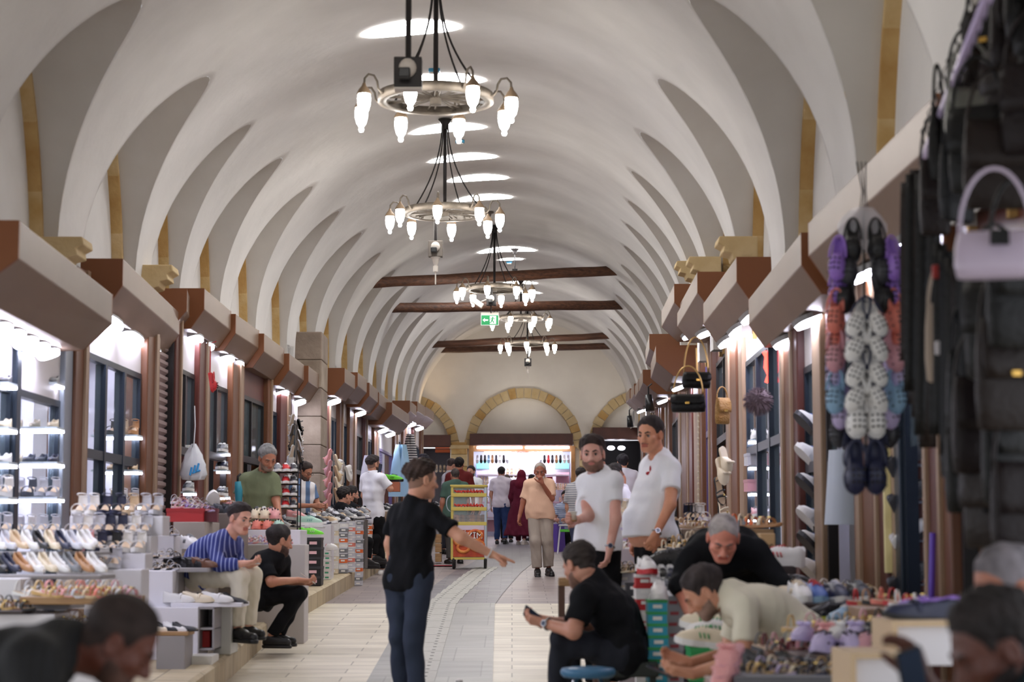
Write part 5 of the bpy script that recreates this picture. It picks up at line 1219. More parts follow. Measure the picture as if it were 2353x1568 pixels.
PR['heeled_sandal'] = proto('platform_sandal', 'sandal', [('platform', sole_mb(.24, .044, .03, .045), gm, False), ('footbed', sole_mb(.23, .038, .0325, .045), insole, False), ('toe_band', join(strap(.24, .046, .74, .028, .05, .03), strap(.24,.046,.66,.03,.052,.016)), gm, True),
   ('heel_counter', MB().grid([[(-.12+.5*r*(1-math.cos(a))*.6, .034*math.sin(a)*(1-z*.1), .07+z*.065) for a in [-1.4+2.8*i/10 for i in range(11)]] for z, r in ((0,.04),(.5,.04),(1,.045))]), gm, True), ('ankle_strap', ankle(.14, .036, -.08), gm, True)])
def clog_mb():
    u = upper_mb(.26, .052, .018, [.035,.045,.045,.055,.075,.085,.075,.05,.005], .42); return u
holes = MB()
for i, x in enumerate((.02,.05,.08)):
    for y in (-.026,0,.026): holes.ell((x, y, .018+.085*(1-((x-.035)/.11)**2*.5)*(1-abs(y)*4)+.0), (.0075,.0075,.0065), n=7, m=5)
for s in (-1,1):
    for x in (.01,.05,.09): holes.ell((x, s*.046, .045), (.006,.006,.006), n=6, m=4)
PR['clog'] = proto('clog', 'clog', [('sole', sole_mb(.265, .054, .024, .006, flare=1.04), gm, False), ('upper', clog_mb(), gm, True), ('holes', holes, cmat((30,28,34), .8), True),
   ('heel_strap', MB().tube([(-.0+(-.13)*math.sin(a), .05*math.cos(a), .055+.02*math.sin(a)) for a in [PI*i/12 for i in range(13)]], .0075, 6), gm, True)])
PR['slipper'] = proto('slipper', 'slipper', [('sole', sole_mb(.25, .045, .02, .004), gm, False), ('band', upper_mb(.25, .047, .018, [.0,.0,.0,.0,.05,.058,.05,.03,.004], .0), gm, True), ('bow', join(MB().ell((.04,.022,.08),(.012,.022,.012)), MB().ell((.04,-.022,.08),(.012,.022,.012)), MB().ell((.04,0,.08),(.009,.008,.009))), gm, True)])
bm = MB().box((0,0,.05),(.31,.19,.1)); lm = MB().box((0,0,.1),(.318,.198,.03)); pt = MB().box((-.1585,0,.05),(.002,.09,.035))
PR['shoe_box'] = proto('shoe_box', 'box', [('carton', bm, gm, False), ('lid', lm, gm, False), ('size_label', MB().box((-.1585,0,.05),(.002,.09,.035)), gm, False)])
lights_ = {}
counts = {}
def put(kind, loc, yaw=0, pitch=0, roll=0, cols=None, label='', group=None, sc_=1.0, deep=True):
    """one shoe or box; yaw 0 = toe pointing right (+x)"""
    pr = PR[kind]; M = Matrix.Translation(Vector(loc)) @ Matrix.Rotation(math.radians(yaw),4,'Z') @ Matrix.Rotation(math.radians(-pitch),4,'Y') @ Matrix.Rotation(math.radians(roll),4,'X') @ Matrix.Scale(sc_,4)
    c = cols or ((200,200,200),)
    a = cmat(c[0], .45); b = cmat(c[1] if len(c) > 1 else c[0], .5); d = cmat(c[2] if len(c) > 2 else (c[1] if len(c) > 1 else c[0]), .5)
    mt = {'sneaker': {'upper':a,'sole':b,'laces':d,'side_stripe':d}, 'flat_shoe': {'upper':a,'sole':b}, 'loafer': {'upper':a,'sole':b,'saddle':a}, 'sandal': {'toe_strap':a,'instep_strap':a,'heel_strap':a,'sole':b}, 'heeled_sandal': {'platform':b,'toe_band':a,'heel_counter':a,'ankle_strap':a},
          'clog': {'upper':a,'sole':b,'heel_strap':b}, 'slipper': {'band':a,'sole':b,'bow':a}, 'shoe_box': {'carton':a,'lid':b,'size_label':d}}[kind]
    return copy_tree(pr, M, label, group, None, mt, True)
CN = {'white':(226,224,222),'cream':(222,208,182),'beige':(204,178,144),'tan':(176,128,84),'brown':(104,66,44),'black':(26,25,28),'navy':(34,38,66),'grey':(120,122,126),'silver':(196,196,204),'pink':(226,160,160),'rose':(206,150,160),
      'purple':(150,112,200),'lilac':(190,176,214),'coral':(222,126,110),'teal':(120,184,186),'blue':(70,100,170),'red':(190,36,40),'green':(50,160,90),'neon green':(120,230,60),'gold':(196,160,96),'mint':(170,206,190),'orange':(226,104,40),'yellow':(220,210,60),'burgundy':(110,30,44),'turquoise':(40,160,190),'charcoal':(56,56,62), 'sky blue':(140,176,206)}
NAME = {'sneaker':'sneaker','flat_shoe':'pointed flat shoe','loafer':'loafer','sandal':'strappy sandal','heeled_sandal':'ankle-strap platform sandal','clog':'foam clog','slipper':'bow slipper','shoe_box':'shoe box'}
def row(kind, names, A, B, n, yaw, where, group, pitch=0, roll=0, jit=.3, sole=None, third=None, sc_=1.0, deep=True, lift=0):
    """n pieces between two world points; where = words that say which row"""
    A, B = Vector(A), Vector(B)
    for i in range(n):
        nm = names[i % len(names)]; c = CN[nm]; p = A.lerp(B, i/max(1, n-1)); p.z += lift; k = kind if isinstance(kind, str) else kind[i % len(kind)]
        sl_ = CN[sole] if sole else (c if k not in ('sneaker',) else CN['white']); t3 = CN[third] if third else ((90,90,96) if sum(c) > 500 else (230,230,230))
        if k == 'shoe_box': sl_ = CN[sole] if sole else tuple(int(x*.92) for x in c); t3 = (236,234,230)
        put(k, p, yaw+rnd.uniform(-1,1)*12*jit, pitch+rnd.uniform(-3,3)*jit, roll, (c, sl_, t3), '%s %s, %s %s' % (nm, NAME[k], (ordinal(i)+' along') if n > 1 else 'on', where), group, sc_, deep)
def stackb(A, n, cols, yaw, label, group, lids=None, lab3=(236,234,230), h=.115, sc_=1.0):
    A = Vector(A)
    for i in range(n):
        c = CN[cols[i % len(cols)]]; l = CN[lids[i % len(lids)]] if lids else tuple(int(x*.92) for x in c)
        put('shoe_box', A+Vector((rnd.uniform(-.006,.006), rnd.uniform(-.006,.006), h*sc_*i)), yaw+rnd.uniform(-1.5,1.5), 0, 0, (c, l, lab3), '%s shoe box, %s from the bottom %s' % (cols[i % len(cols)], ordinal(i), label), group, sc_)
def slab(px0, px1, pyt, pyb, d, depth, name, m_, label, cat, group=None, open_=None, bev=.006):
    a, b = P(px0, pyt, d), P(px1, pyb, d); d = a.y
    if cat in ('counter','cabinet') and not open_: b.z = min(b.z, ground((a.x+b.x)/2, d))
    c = ((a.x+b.x)/2, d+depth/2, (a.z+b.z)/2); sz = (abs(b.x-a.x), depth, abs(a.z-b.z)); mb = MB()
    if open_: # an open-fronted carcass
        x0, x1, z1, z0 = a.x, b.x, a.z, b.z; w = .018
        mb.box(((x0+x1)/2, d+depth/2, z1-w/2), (x1-x0, depth, w)); mb.box(((x0+x1)/2, d+depth/2, z0+w/2), (x1-x0, depth, w))
        mb.box((x0+w/2, d+depth/2, (z0+z1)/2), (w, depth, z1-z0)); mb.box((x1-w/2, d+depth/2, (z0+z1)/2), (w, depth, z1-z0)); mb.box(((x0+x1)/2, d+depth-w/2, (z0+z1)/2), (x1-x0, w, z1-z0))
        for k in range(1, open_): z = z0+(z1-z0)*k/open_; mb.box(((x0+x1)/2, d+depth/2, z), (x1-x0, depth, w))
    else: mb.box(c, sz)
    o = mb.build(name, m_, None, bevel=bev); return tag(o, label, cat, group)
white_lam = mat('white_laminate', (222,220,226), .35); grey_lam = mat('grey_laminate', (150,146,146), .5); board_m = mat('board_wood', (176,140,98), .5, rgb2=(140,104,66), scale=5, stretch=(1,6,6)); dark_board = mat('dark_board', (52,40,38), .5)
# ------------------------------------------------ the goods on both sides
D = lambda p: Vector(p)
# ===== left, nearest stall: stepped white display with four rows facing us
G1 = 'sandals on the stepped white display'
for (a, b, yt, yb, d, w) in ((160,374,1186,1232,12.86,'top'),(148,346,1232,1272,12.62,'second'),(150,334,1272,1310,12.38,'third'),(130,324,1309,1400,12.14,'lowest')):
    slab(a, b, yt, yb, d, .26, 'display_step', white_lam, 'white %s step of the stepped sandal display on the near left' % w, 'display step', 'steps of the near left display')
def prow(kind, names, p0, p1, n, *a, **k): row(kind, names, P(*p0), P(*p1), n, *a, **k)
prow('heeled_sandal', ['white','white','navy','navy','beige','silver','silver'], (182,1185,12.97), (358,1185,12.97), 7, -88, 'the top step of the near left display', G1, jit=.4)
prow('heeled_sandal', ['silver','white','silver','navy','navy','white','silver'], (168,1231,12.73), (332,1231,12.73), 7, -88, 'the second step of the near left display', G1, jit=.4)
prow('heeled_sandal', ['cream','pink','navy','black','white','white'], (168,1271,12.49), (318,1271,12.49), 6, -88, 'the third step of the near left display', G1, jit=.4)
prow('heeled_sandal', ['black','navy','white','silver'], (168,1308,12.25), (262,1308,12.25), 4, -88, 'the lowest step of the near left display', G1, jit=.4)
stackb(P(292,1400,12.22)+Vector((0,0,0)), 0, ['white'], 90, '', '')
# slanted racks of flats
G2 = 'flat shoes on the near left racks'
rk = lambda a,b,yt,yb,d,dep,n_: slab(a,b,yt,yb,d,dep,'rack_board',grey_lam if n_[0]=='g' else board_m,n_,'shelf')
rk(-70,222,1268,1276,11.9,.42,'grey upper board carrying flats on the near left')
rk(-70,232,1322,1332,11.4,.42,'grey lower board carrying flats on the near left')
prow('flat_shoe', ['white','black','cream','silver','white','tan','white','navy','white'], (-20,1266,12.2), (205,1266,12.0), 9, -58, 'the upper grey board at the near left', G2, pitch=-14, roll=-6, lift=.045)
prow('flat_shoe', ['tan','white','silver','beige','white','black','cream','navy','silver','white'], (-30,1268,12.05), (196,1268,11.88), 10, -52, 'the front edge of the upper grey board', G2, pitch=-16, lift=.04)
prow('flat_shoe', ['silver','black','navy','tan','white','cream','white','grey','tan','white'], (-30,1320,11.7), (222,1320,11.6), 10, -50, 'the lower grey board at the near left', G2, pitch=-16, lift=.04)
prow('sandal', ['silver','white','navy','gold'], (120,1226,12.5), (148,1262,12.3), 3, -70, 'the gap beside the stepped display', G2)
slab(44,306,1372,1390,10.9,.36,'tray',board_m,'long pale wooden tray of beaded sandals on the near left','tray')
prow('sandal', ['white','silver','beige','pink','gold','beige','coral','silver','rose','cream','white'], (62,1371,11.12), (290,1371,11.05), 11, -35, 'the long wooden tray at the near left', 'beaded sandals in the wooden tray', pitch=-6)
prow('sandal', ['gold','pink','silver','beige','coral','gold','white','rose'], (110,1371,10.98), (285,1371,10.96), 8, -30, 'the front edge of the long wooden tray', 'beaded sandals in the wooden tray', pitch=-6)
slab(-30,46,1330,1396,11.15,.5,'cabinet',white_lam,'white cabinet at the left edge under the flats','cabinet')
slab(46,160,1390,1402,11.2,.4,'shelf_board',grey_lam,'grey shelf under the wooden tray','shelf')
slab(-40,52,1404,1412,10.8,.3,'shelf_board',dark_board,'dark shelf with brown sandals at the left edge','shelf')
prow('sandal', ['black','gold','brown','black'], (-20,1403,10.95), (42,1403,10.92), 4, -30, 'the dark shelf at the left edge', 'brown sandals at the left edge')
slab(-40,122,1412,1560,10.9,.6,'cabinet',white_lam,'white cabinet at the bottom left behind the bowed head','cabinet')
slab(124,250,1440,1560,10.95,.5,'cabinet',white_lam,'white cabinet behind the hair of the bowed head','cabinet')
prow('sandal', ['gold','beige','brown','white','tan'], (138,1439,11.15), (236,1439,11.12), 5, -60, 'the white cabinet behind the bowed head', 'brown sandals behind the bowed head')
# second left counter
DSH = 1.9
G3 = 'sandals on the second left counter'
slab(326,396,1312,1396,13.05,.5,'shoe_carton',white_lam,'big white carton under the silver sandals on the left counter','box')
slab(330,398,1232,1312,13.9,.4,'counter_block',white_lam,'white block behind the silver sandals on the left counter','counter')
slab(398,478,1306,1316,13.2,.6,'shelf_board',grey_lam,'upper grey shelf with black sandals on the left counter','shelf')
prow('sandal', ['silver','black','white','black','silver','grey'], (336,1232,14.1), (398,1232,14.0), 5, -70, 'the white block of the second left counter', G3)
prow('sandal', ['black','silver','black','white','black','silver'], (332,1311,13.4), (398,1311,13.3), 6, -65, 'the big white carton of the left counter', G3)
prow('sandal', ['silver','black','white','silver','charcoal'], (334,1290,13.62), (398,1290,13.6), 5, -60, 'the back of the big white carton', G3, lift=.02)
prow('loafer', ['black','charcoal','black','black','brown'], (404,1305,13.6), (470,1305,13.4), 5, -35, 'the upper grey shelf of the left counter', G3)
prow('sandal', ['black','silver','gold','black'], (404,1305,13.78), (446,1305,13.78), 4, -60, 'the back of the upper grey shelf', G3, lift=.03)
put('sneaker', P(436,1262,13.9), -60, 0, 0, (CN['white'],CN['white'],CN['grey']), 'white chunky trainer on top of the second left counter', G3, 1.1)
slab(392,556,1386,1396,12.95,.42,'shelf_board',white_lam,'long white shelf with black flats on the left counter','shelf')
slab(400,410,1316,1386,13.3,.3,'shelf_upright',grey_lam,'grey upright under the upper shelf','shelf upright')
prow('flat_shoe', ['black','black','black','charcoal','black'], (425,1385,13.15), (540,1385,13.1), 5, -25, 'the long white shelf of the left counter', 'black flats on the long white shelf', pitch=-5)
prow('loafer', ['white','cream','white'], (412,1385,13.02), (500,1385,12.99), 3, -20, 'the front of the long white shelf', 'white shoes on the long white shelf')
slab(330,454,1396,1508,12.9,.5,'cabinet',white_lam,'white cabinet under the long shelf on the left','cabinet')
slab(454,492,1396,1496,12.95,.45,'open_cabinet',grey_lam,'narrow open grey cabinet holding a red box on the left','cabinet',open_=2)
slab(462,482,1450,1488,13.1,.2,'carton',cmat((196,40,36)),'red box standing inside the narrow open cabinet','box')
slab(492,530,1388,1484,13.3,.4,'cabinet',cmat((196,196,190),.3),'pale glossy cabinet beside the legs of the man in stripes','cabinet')
slab(356,432,1452,1462,12.3,.3,'shelf_board',board_m,'low wooden shelf at the left corner of the stall','shelf')
prow('flat_shoe', ['cream','black','white','black'], (364,1451,12.45), (426,1451,12.4), 4, -30, 'the low wooden shelf by the bowed head', 'flats on the low shelf')
slab(360,424,1462,1568,12.3,.35,'cabinet',grey_lam,'grey cabinet under the low wooden shelf on the left','cabinet')
slab(424,486,1508,1560,12.6,.35,'cabinet',cmat((214,212,204),.5),'low pale cabinet standing on the left kerb','cabinet')
prow('sandal', ['black','silver','white'], (500,1478,13.7), (560,1470,14.1), 3, -30, 'the kerb beside the seated man in stripes', 'sandals on the left kerb', lift=.0)
DSH = 0.
# ===== lit window at far left
def end_display(s_, pxe, xs, levels, word, group, back=white_in, dep=.24, dback=.1):
    """shelves across the far end of a shop window, facing us; xs = picture columns of their ends"""
    dd = d_at(s_, pxe)-dback; 
    for i, (py, names, kind, n) in enumerate(levels):
        A, B = P(xs[0],py,dd-.12), P(xs[1],py,dd-.12); 
        if A.x > B.x: A, B = B, A
        t = thing('display_shelf', 'lit glass shelf, %s from the bottom, in the %s' % (ordinal(i), word), 'shelf', (A+B)/2, 'lit shelves of the shop windows')
        m = MB(); m.box(((A.x+B.x)/2, dd-.12, A.z-.012), (B.x-A.x, dep, .018)); m.build('shelf', mat('glass_shelf',(206,220,226),.15), t)
        m = MB(); m.cyl((A.x, dd-.02, A.z-.03), (B.x, dd-.02, A.z-.03), .012, n=6); m.build('led_strip', tube_m, t)
        row(kind, names, A+Vector((.06,0,0)), B-Vector((.06,0,0)), n, -88, 'shelf %s up, %s' % (ordinal(i), word), group)
end_display(-1, 146, (20,140), [(1228,['silver','white','silver'],'heeled_sandal',4),(1142,['silver','navy','silver','silver'],'heeled_sandal',4),(1062,['cream','navy','navy','navy'],'flat_shoe',4),(982,['cream','cream'],'flat_shoe',3),(880,['charcoal','gold','grey'],'flat_shoe',3)], 'brightest left window', 'shoes in the brightest left window')
end_display(-1, 36, (-60,30), [(1228,['silver','silver'],'heeled_sandal',3),(1142,['white','silver'],'heeled_sandal',3),(1062,['white','cream'],'flat_shoe',3),(982,['cream','grey'],'flat_shoe',3),(880,['charcoal','grey'],'flat_shoe',3)], 'leftmost window', 'shoes in the leftmost window')
end_display(-1, 330, (215,322), [(1160,['silver','cream','white'],'heeled_sandal',4),(1080,['grey','beige'],'flat_shoe',4),(1000,['tan','black','beige'],'heeled_sandal',4)], 'three-paned left window', 'shoes in the three-paned left window')
end_display(-1, 452, (418,448), [(1130,['black','grey'],'sneaker',2)], 'doorway with the plastic bag', 'shoes in the left doorways')
end_display(-1, 528, (494,526), [(1140,['black','charcoal'],'sneaker',2),(1080,['black','navy'],'sneaker',2),(1040,['black','grey'],'sneaker',2)], 'white doorway', 'shoes in the left doorways')
end_display(1, 1708, (1722,1780), [(1190,['rose','grey','silver'],'sneaker',3),(1130,['rose','silver','rose'],'shoe_box',2),(1070,['silver','rose'],'shoe_box',2),(1010,['white','grey'],'sneaker',3)], 'neon glass door', 'goods behind the right glass door')
m = MB(); q = P(431,1035,d_at(-1,452)-.12); m.box(q, (.09,.02,.11)); tag(m.build('wall_thermostat', cmat((236,232,220)), None, bevel=.005), 'small white wall box in the doorway beside the plastic bag', 'switch box')
# plastic bag, clog on a string
t = thing('plastic_bag', 'white plastic carrier bag with blue print hanging in the left doorway', 'bag', P(444,1105,19.2))
c = P(444,1105,19.2); prof = [(.0,.0),(.10,.01),(.13,.06),(.12,.16),(.085,.26),(.03,.34),(.012,.37)]; m = MB(); rows = []
for r, z in prof: rows.append([c+Vector(((r*math.cos(a)+.012*math.sin(a*5+z*20))*1.0, (r*.55+.01*math.sin(a*7+z*30))*math.sin(a), z-.0)) for a in [2*PI*i/28 for i in range(28)]])
m.grid(rows, closed=True); m.build('bag', mat('bag_film',(232,236,242),.35,alpha=.92), t, True)
m = MB(); m.tube([c+Vector((0,0,.36)), c+Vector((.01,0,.55)), c+Vector((0,0,.75))], .006, 5); m.build('handle', mat('bag_film',(232,236,242)), t)
m = MB()
for i in range(3): m.cyl(c+Vector((-.02+.035*i,-.085,.05+.02*i)), c+Vector((-.005+.035*i,-.075,.13+.02*i)), .011, n=6)
m.cyl(c+Vector((.0,-.083,.07)), c+Vector((.08,-.068,.1)), .01, n=6); m.build('blue_print', cmat((60,160,226)), t)
q = P(482,880,18.6); put('clog', q, 0, -80, 0, (CN['red'],CN['red']), 'small red foam clog hanging on a red string in the left row', None, .75)
m = MB(); m.tube([q+Vector((0,0,.1)), P(484,790,18.6), P(496,785,18.4)], .006, 5); tag(m.build('string', cmat((190,30,40)), None), 'red string from which the little red clog hangs', 'string')
# ===== left, middle stalls (behind and beyond the two seated men)
G4 = 'sandals on the counter behind the striped shirt'
slab(398,470,1200,1300,16.3,.8,'counter',cmat((170,160,150)),'grey counter behind the man in stripes on the left','counter')
stackb(P(428,1200,16.5), 1, ['red'], 4, 'behind the man in stripes', 'red boxes behind the striped shirt'); stackb(P(460,1200,16.6), 1, ['burgundy'], 4, 'behind the shoulder of the man in stripes', 'red boxes behind the striped shirt')
prow('sandal', ['rose','silver','purple','white','silver','rose','lilac'], (408,1170,16.6), (478,1178,16.6), 7, -60, 'the red boxes behind the man in stripes', G4)
prow('sandal', ['silver','rose','white','silver','grey'], (404,1158,16.9), (470,1166,16.9), 5, -70, 'the pile above the red boxes', G4)
slab(472,545,1180,1290,17.2,.7,'counter',cmat((120,108,100)),'brown counter in front of the third left doorway','counter')
prow('loafer', ['black','black','charcoal','black'], (482,1179,17.5), (540,1179,17.4), 4, -20, 'the brown counter at the third left doorway', 'black shoes at the third doorway')
put('sneaker', P(488,1170,17.9), -70, 62, 0, (CN['charcoal'],CN['white'],CN['grey']), 'dark trainer propped upright beside the third left doorway', None, 1.25)
prow('sandal', ['tan','pink','silver'], (505,1150,18.0), (530,1160,18.0), 3, -60, 'the pile beside the propped dark trainer', G4, lift=-.02)
G5 = 'bright shoes behind the two seated men'
slab(556,700,1252,1345,18.0,.35,'counter',cmat((196,190,186)),'pale counter behind the man seated in black','counter')
slab(556,690,1218,1252,18.36,.6,'counter_block',white_lam,'raised white block behind the man seated in black','counter')
prow('clog', ['white','coral','coral','mint'], (566,1217,18.55), (640,1217,18.55), 4, -85, 'the white block behind the man seated in black', G5, sc_=.95)
prow('clog', ['cream','cream','pink'], (584,1200,18.8), (632,1200,18.8), 3, -80, 'the back of the white block', G5, lift=.03)
slab(580,622,1198,1218,18.95,.3,'carton',cmat(CN['orange']),'orange shoe carton behind the seated man in black','box')
prow('sneaker', ['cream','brown','pink'], (590,1190,19.1), (622,1190,19.1), 3, -84, 'the orange carton behind the seated man in black', G5)
prow('sandal', ['lilac','pink','white','lilac','pink','rose'], (560,1251,18.12), (650,1251,18.12), 8, -40, 'the front edge behind the man seated in black', G5)
put('sneaker', P(716,1235,22.9), 18, 0, 0, (CN['neon green'],CN['white'],CN['white']), 'neon green running shoe on the black boxes', G5, 1.1)
slab(690,742,1209,1214,23.1,.3,'shelf_board',white_lam,'thin white board under the mint running shoe','shelf')
put('sneaker', P(712,1208,23.25), 10, 0, 0, (CN['mint'],CN['white'],CN['teal']), 'mint running shoe above the neon green one', G5, 1.15)
put('sneaker', P(682,1196,24.0), -30, -4, 0, (CN['pink'],CN['white'],CN['white']), 'pink and white running shoe above the mint one', G5, 1.15)
def boxes_px(x0, x1, ytop, ybot, d, cols, lids, words, lab3=(236,234,230)):
    """stack seen between two picture columns, from ybot up to ytop, standing on the ground there"""
    a, b = P(x0,ybot,d), P(x1,ybot,d); w = b.x-a.x; g_ = ground((a.x+b.x)/2, d+.17)
    if a.z-g_ < .3: a.z = g_+.001
    hz = P(x0,ytop,d).z-a.z; s_ = max(.55, min(1.15, w/.20)); n = max(1, int(round(hz/(.115*s_)))); s_ = hz/(.115*n)
    stackb(Vector(((a.x+b.x)/2, d+.17, a.z)), n, cols, 90, words, 'shoe boxes stacked '+words, lids, lab3, .115, s_)
boxes_px(640,676,1240,1332,23.5, ['grey','grey','orange','grey'], ['yellow','yellow','orange','yellow'], 'behind the head of the seated man in black')
boxes_px(676,698,1240,1336,23.2, ['coral','orange','coral'], ['coral','charcoal'], 'left of the black boxes')
boxes_px(699,738,1236,1346,22.6, ['black'], ['charcoal'], 'under the neon green running shoe', (236,190,196))
boxes_px(740,758,1266,1332,23.6, ['white'], ['white'], 'right of the black boxes', (60,160,120))
put('sneaker', P(748,1265,23.75), -10, 0, 0, (CN['white'],CN['white'],CN['red']), 'white trainer on the white boxes right of the black ones', G5, 1.1)
boxes_px(752,776,1202,1320,24.7, ['cream','white'], ['white'], 'left of the silver-grey ones')
boxes_px(778,794,1200,1318,24.8, ['grey','white','orange','grey'], ['silver'], 'beside the cream ones')
boxes_px(795,812,1198,1316,25.0, ['silver','silver','coral'], ['white'], 'in the middle of the left row')
boxes_px(813,832,1196,1312,25.4, ['silver','grey','silver','orange'], ['silver'], 'left of the phone caller')
boxes_px(836,850,1206,1300,27.0, ['orange','orange','white'], ['white'], 'behind the legs of the phone caller')
for (x0,x1,yt,yb,d,w) in ((636,700,1212,1238,24.0,'pale'),(700,760,1206,1240,23.7,'white'),(752,800,1200,1204,25.2,'grey'),(796,840,1194,1200,25.9,'dark grey')):
    slab(x0,x1,yt,yb,d,.45,'counter',{'p':cmat((190,180,170)),'w':white_lam,'g':grey_lam,'d':cmat((90,86,84))}[w[0]],'%s counter of the left row seen between columns of shoe boxes' % w,'counter')
slab(640,838,1184,1206,26.4,.4,'counter_block',grey_lam,'long grey riser at the back of the left row','counter')
for k, (x0,y0,d0,x1,y1,d1,n,nm) in enumerate(((642,1211,24.2,700,1211,24.2,7,'front'),(704,1205,23.9,758,1205,23.9,7,'middle'),(756,1199,25.4,798,1199,25.4,6,'front'),(645,1183,26.6,835,1183,26.6,16,'riser'),(798,1193,26.1,838,1193,26.1,6,'front'))):
    prow(['sneaker','loafer','sandal'], ['grey','white','black','charcoal','silver','navy','beige','brown'], (x0,y0,d0), (x1,y1,d1), n, -40, 'the %s of the left row, beneath %s' % (nm, ['the olive shirt','the stone pier','the silver boxes','the hanging slippers','the phone caller'][k]), 'shoes along the left row', jit=1.2, lift=.002)
    if k != 3: prow(['loafer','sneaker','sandal'], ['black','silver','white','beige','grey'], (x0+4,y0,d0+.2), (x1-4,y1,d1+.2), n-1, -60, 'the second line of the left row, beneath %s' % ['the olive shirt','the stone pier','the silver boxes','','the phone caller'][k], 'shoes along the left row', jit=2, lift=.05)
# wire rack of trainers
c = P(648,1165,22.5); t = thing('wire_rack', 'dark wire rack holding trainers behind the man in the olive shirt', 'rack', c)
m = MB()
for dx in (-.2,.2):
    for dy in (-.15,.15): m.cyl(c+Vector((dx,dy,-.3)), c+Vector((dx,dy,.5)), .008, n=6)
m.build('upright', steel_d, t)
for k in range(4):
    m = MB(); z = -.02+.14*k
    for j in range(5): m.cyl(c+Vector((-.2,-.15+.075*j,z)), c+Vector((.2,-.15+.075*j,z)), .005, n=5)
    m.build('wire_shelf', steel_d, t)
    row('sneaker', ['black','grey','red','charcoal'], c+Vector((-.14,-.06,z+.006)), c+Vector((.14,-.06,z+.006)), 4, -80, 'wire rack level %s from the bottom' % ordinal(k), 'trainers on the wire rack', jit=.3, sc_=.95)
# strings of shoes in the left doorways
def string(kind, names, px, py0, py1, d, n, label, group, sc_=.9, spread=.05):
    top, bot = P(px,py0,d), P(px,py1,d); m = MB(); m.cyl(top+Vector((0,0,.05)), bot, .004, n=5); tag(m.build('cord', cmat((200,190,180)), None), 'cord carrying the hanging shoes '+label, 'cord')
    for i in range(n):
        p = top.lerp(bot, (i+.5)/n); nm = names[i % len(names)]; sd = 1 if i % 2 else -1
        put(kind, p+Vector((sd*spread, -.02, 0)), 90-sd*50, -72, 0, (CN[nm],CN['white'] if kind == 'sneaker' else CN[nm],CN['grey']), '%s %s, %s from the top, strung %s' % (nm, NAME[kind], ordinal(i), label), group, sc_)
string('sandal', ['white','black','silver'], 680, 965, 1060, 25.5, 8, 'left of the stone pier', 'shoes strung left of the pier')
string('sneaker', ['white'], 678, 1060, 1150, 25.8, 4, 'low beside the stone pier', 'trainers strung beside the pier')
string('slipper', ['pink','cream','rose','beige'], 765, 1045, 1160, 27.6, 9, 'just right of the stone pier', 'slippers strung right of the pier', 1.0)
string('sneaker', ['white'], 791, 1070, 1110, 29.5, 3, 'beside the pink slippers', 'trainers beside the pink slippers')
for px, py, d, c_, w, lab in ((845,1090,30.5,(206,206,226),.3,'pale cloth hanging behind the phone caller'),(921,1085,38.5,(150,184,206),.55,'light blue garment hanging from a left post'),(942,1040,41.5,(210,206,206),.4,'striped black and white garment on the far left post')):
    q = P(px,py,d); m = MB(); m.grid([[q+Vector((w*.35*(.5+z)*math.sin(a*3+z*4)*.4+w*.3*math.cos(a)*(.5+.6*z), w*.12*math.sin(a*2), w*(1-1.9*z))) for a in [2*PI*i/24 for i in range(24)]] for z in [j/6 for j in range(7)]], closed=True)
    tag(m.build('hanging_garment', wave_mat('stripe_bw',(220,216,214),(40,40,50),6,'Z',duty=.5) if 'striped' in lab else cmat(c_,.8), None, True), lab, 'garment')
# far left stalls
for i, (d0, d1, w) in enumerate(((28.4,31.6,'first'),(32,35.2,'second'),(35.8,39.4,'third'),(40.4,43.6,'fourth'),(44.2,47.6,'fifth'))):
    y = (d0+d1)/2; z0 = flo(y)+PLH; x = axis(y)-2.2; m = MB(); R = Matrix.Rotation(-math.atan2(axis(d1)-axis(d0), d1-d0), 3, 'Z')
    m.box((x, y, z0+.3), (.62, d1-d0-.1, .6), R); tag(m.build('counter', [board_m,cmat((150,130,110)),white_lam,grey_lam,board_m][i], None, bevel=.008), 'shoe counter beyond the stone pier on the left, %s one' % w, 'counter', 'far left counters')
    for j, u in enumerate((-2.02,-2.34)):
        row(['sneaker','loafer','sandal'], ['black','grey','neon green','white','navy','silver','charcoal','yellow','red'], (axis(d0+.2)+u, d0+.2, z0+.602), (axis(d1-.2)+u, d1-.2, z0+.602), 12, -30, 'the %s side of the %s far left counter' % (('aisle','wall')[j], w), 'shoes on the far left counters', jit=1.5, deep=(i < 3))
slab(893,918,1108,1130,33.5,.3,'carton',cmat((190,110,80)),'tan carton under the neon helmet-like shoe on the left','box')
put('sneaker', P(905,1108,33.6), -20, 0, 0, (CN['neon green'],CN['black'],CN['black']), 'neon green trainer on the tan carton left of the pointing man', None, 1.3)
for k in range(3): slab(1000,1014,1228+22*k,1248+22*k,31.5+.0*k,.3,'carton',board_m,'small brown carton, %s down, behind the pointing man' % ordinal(k),'box','brown cartons behind the pointing man')
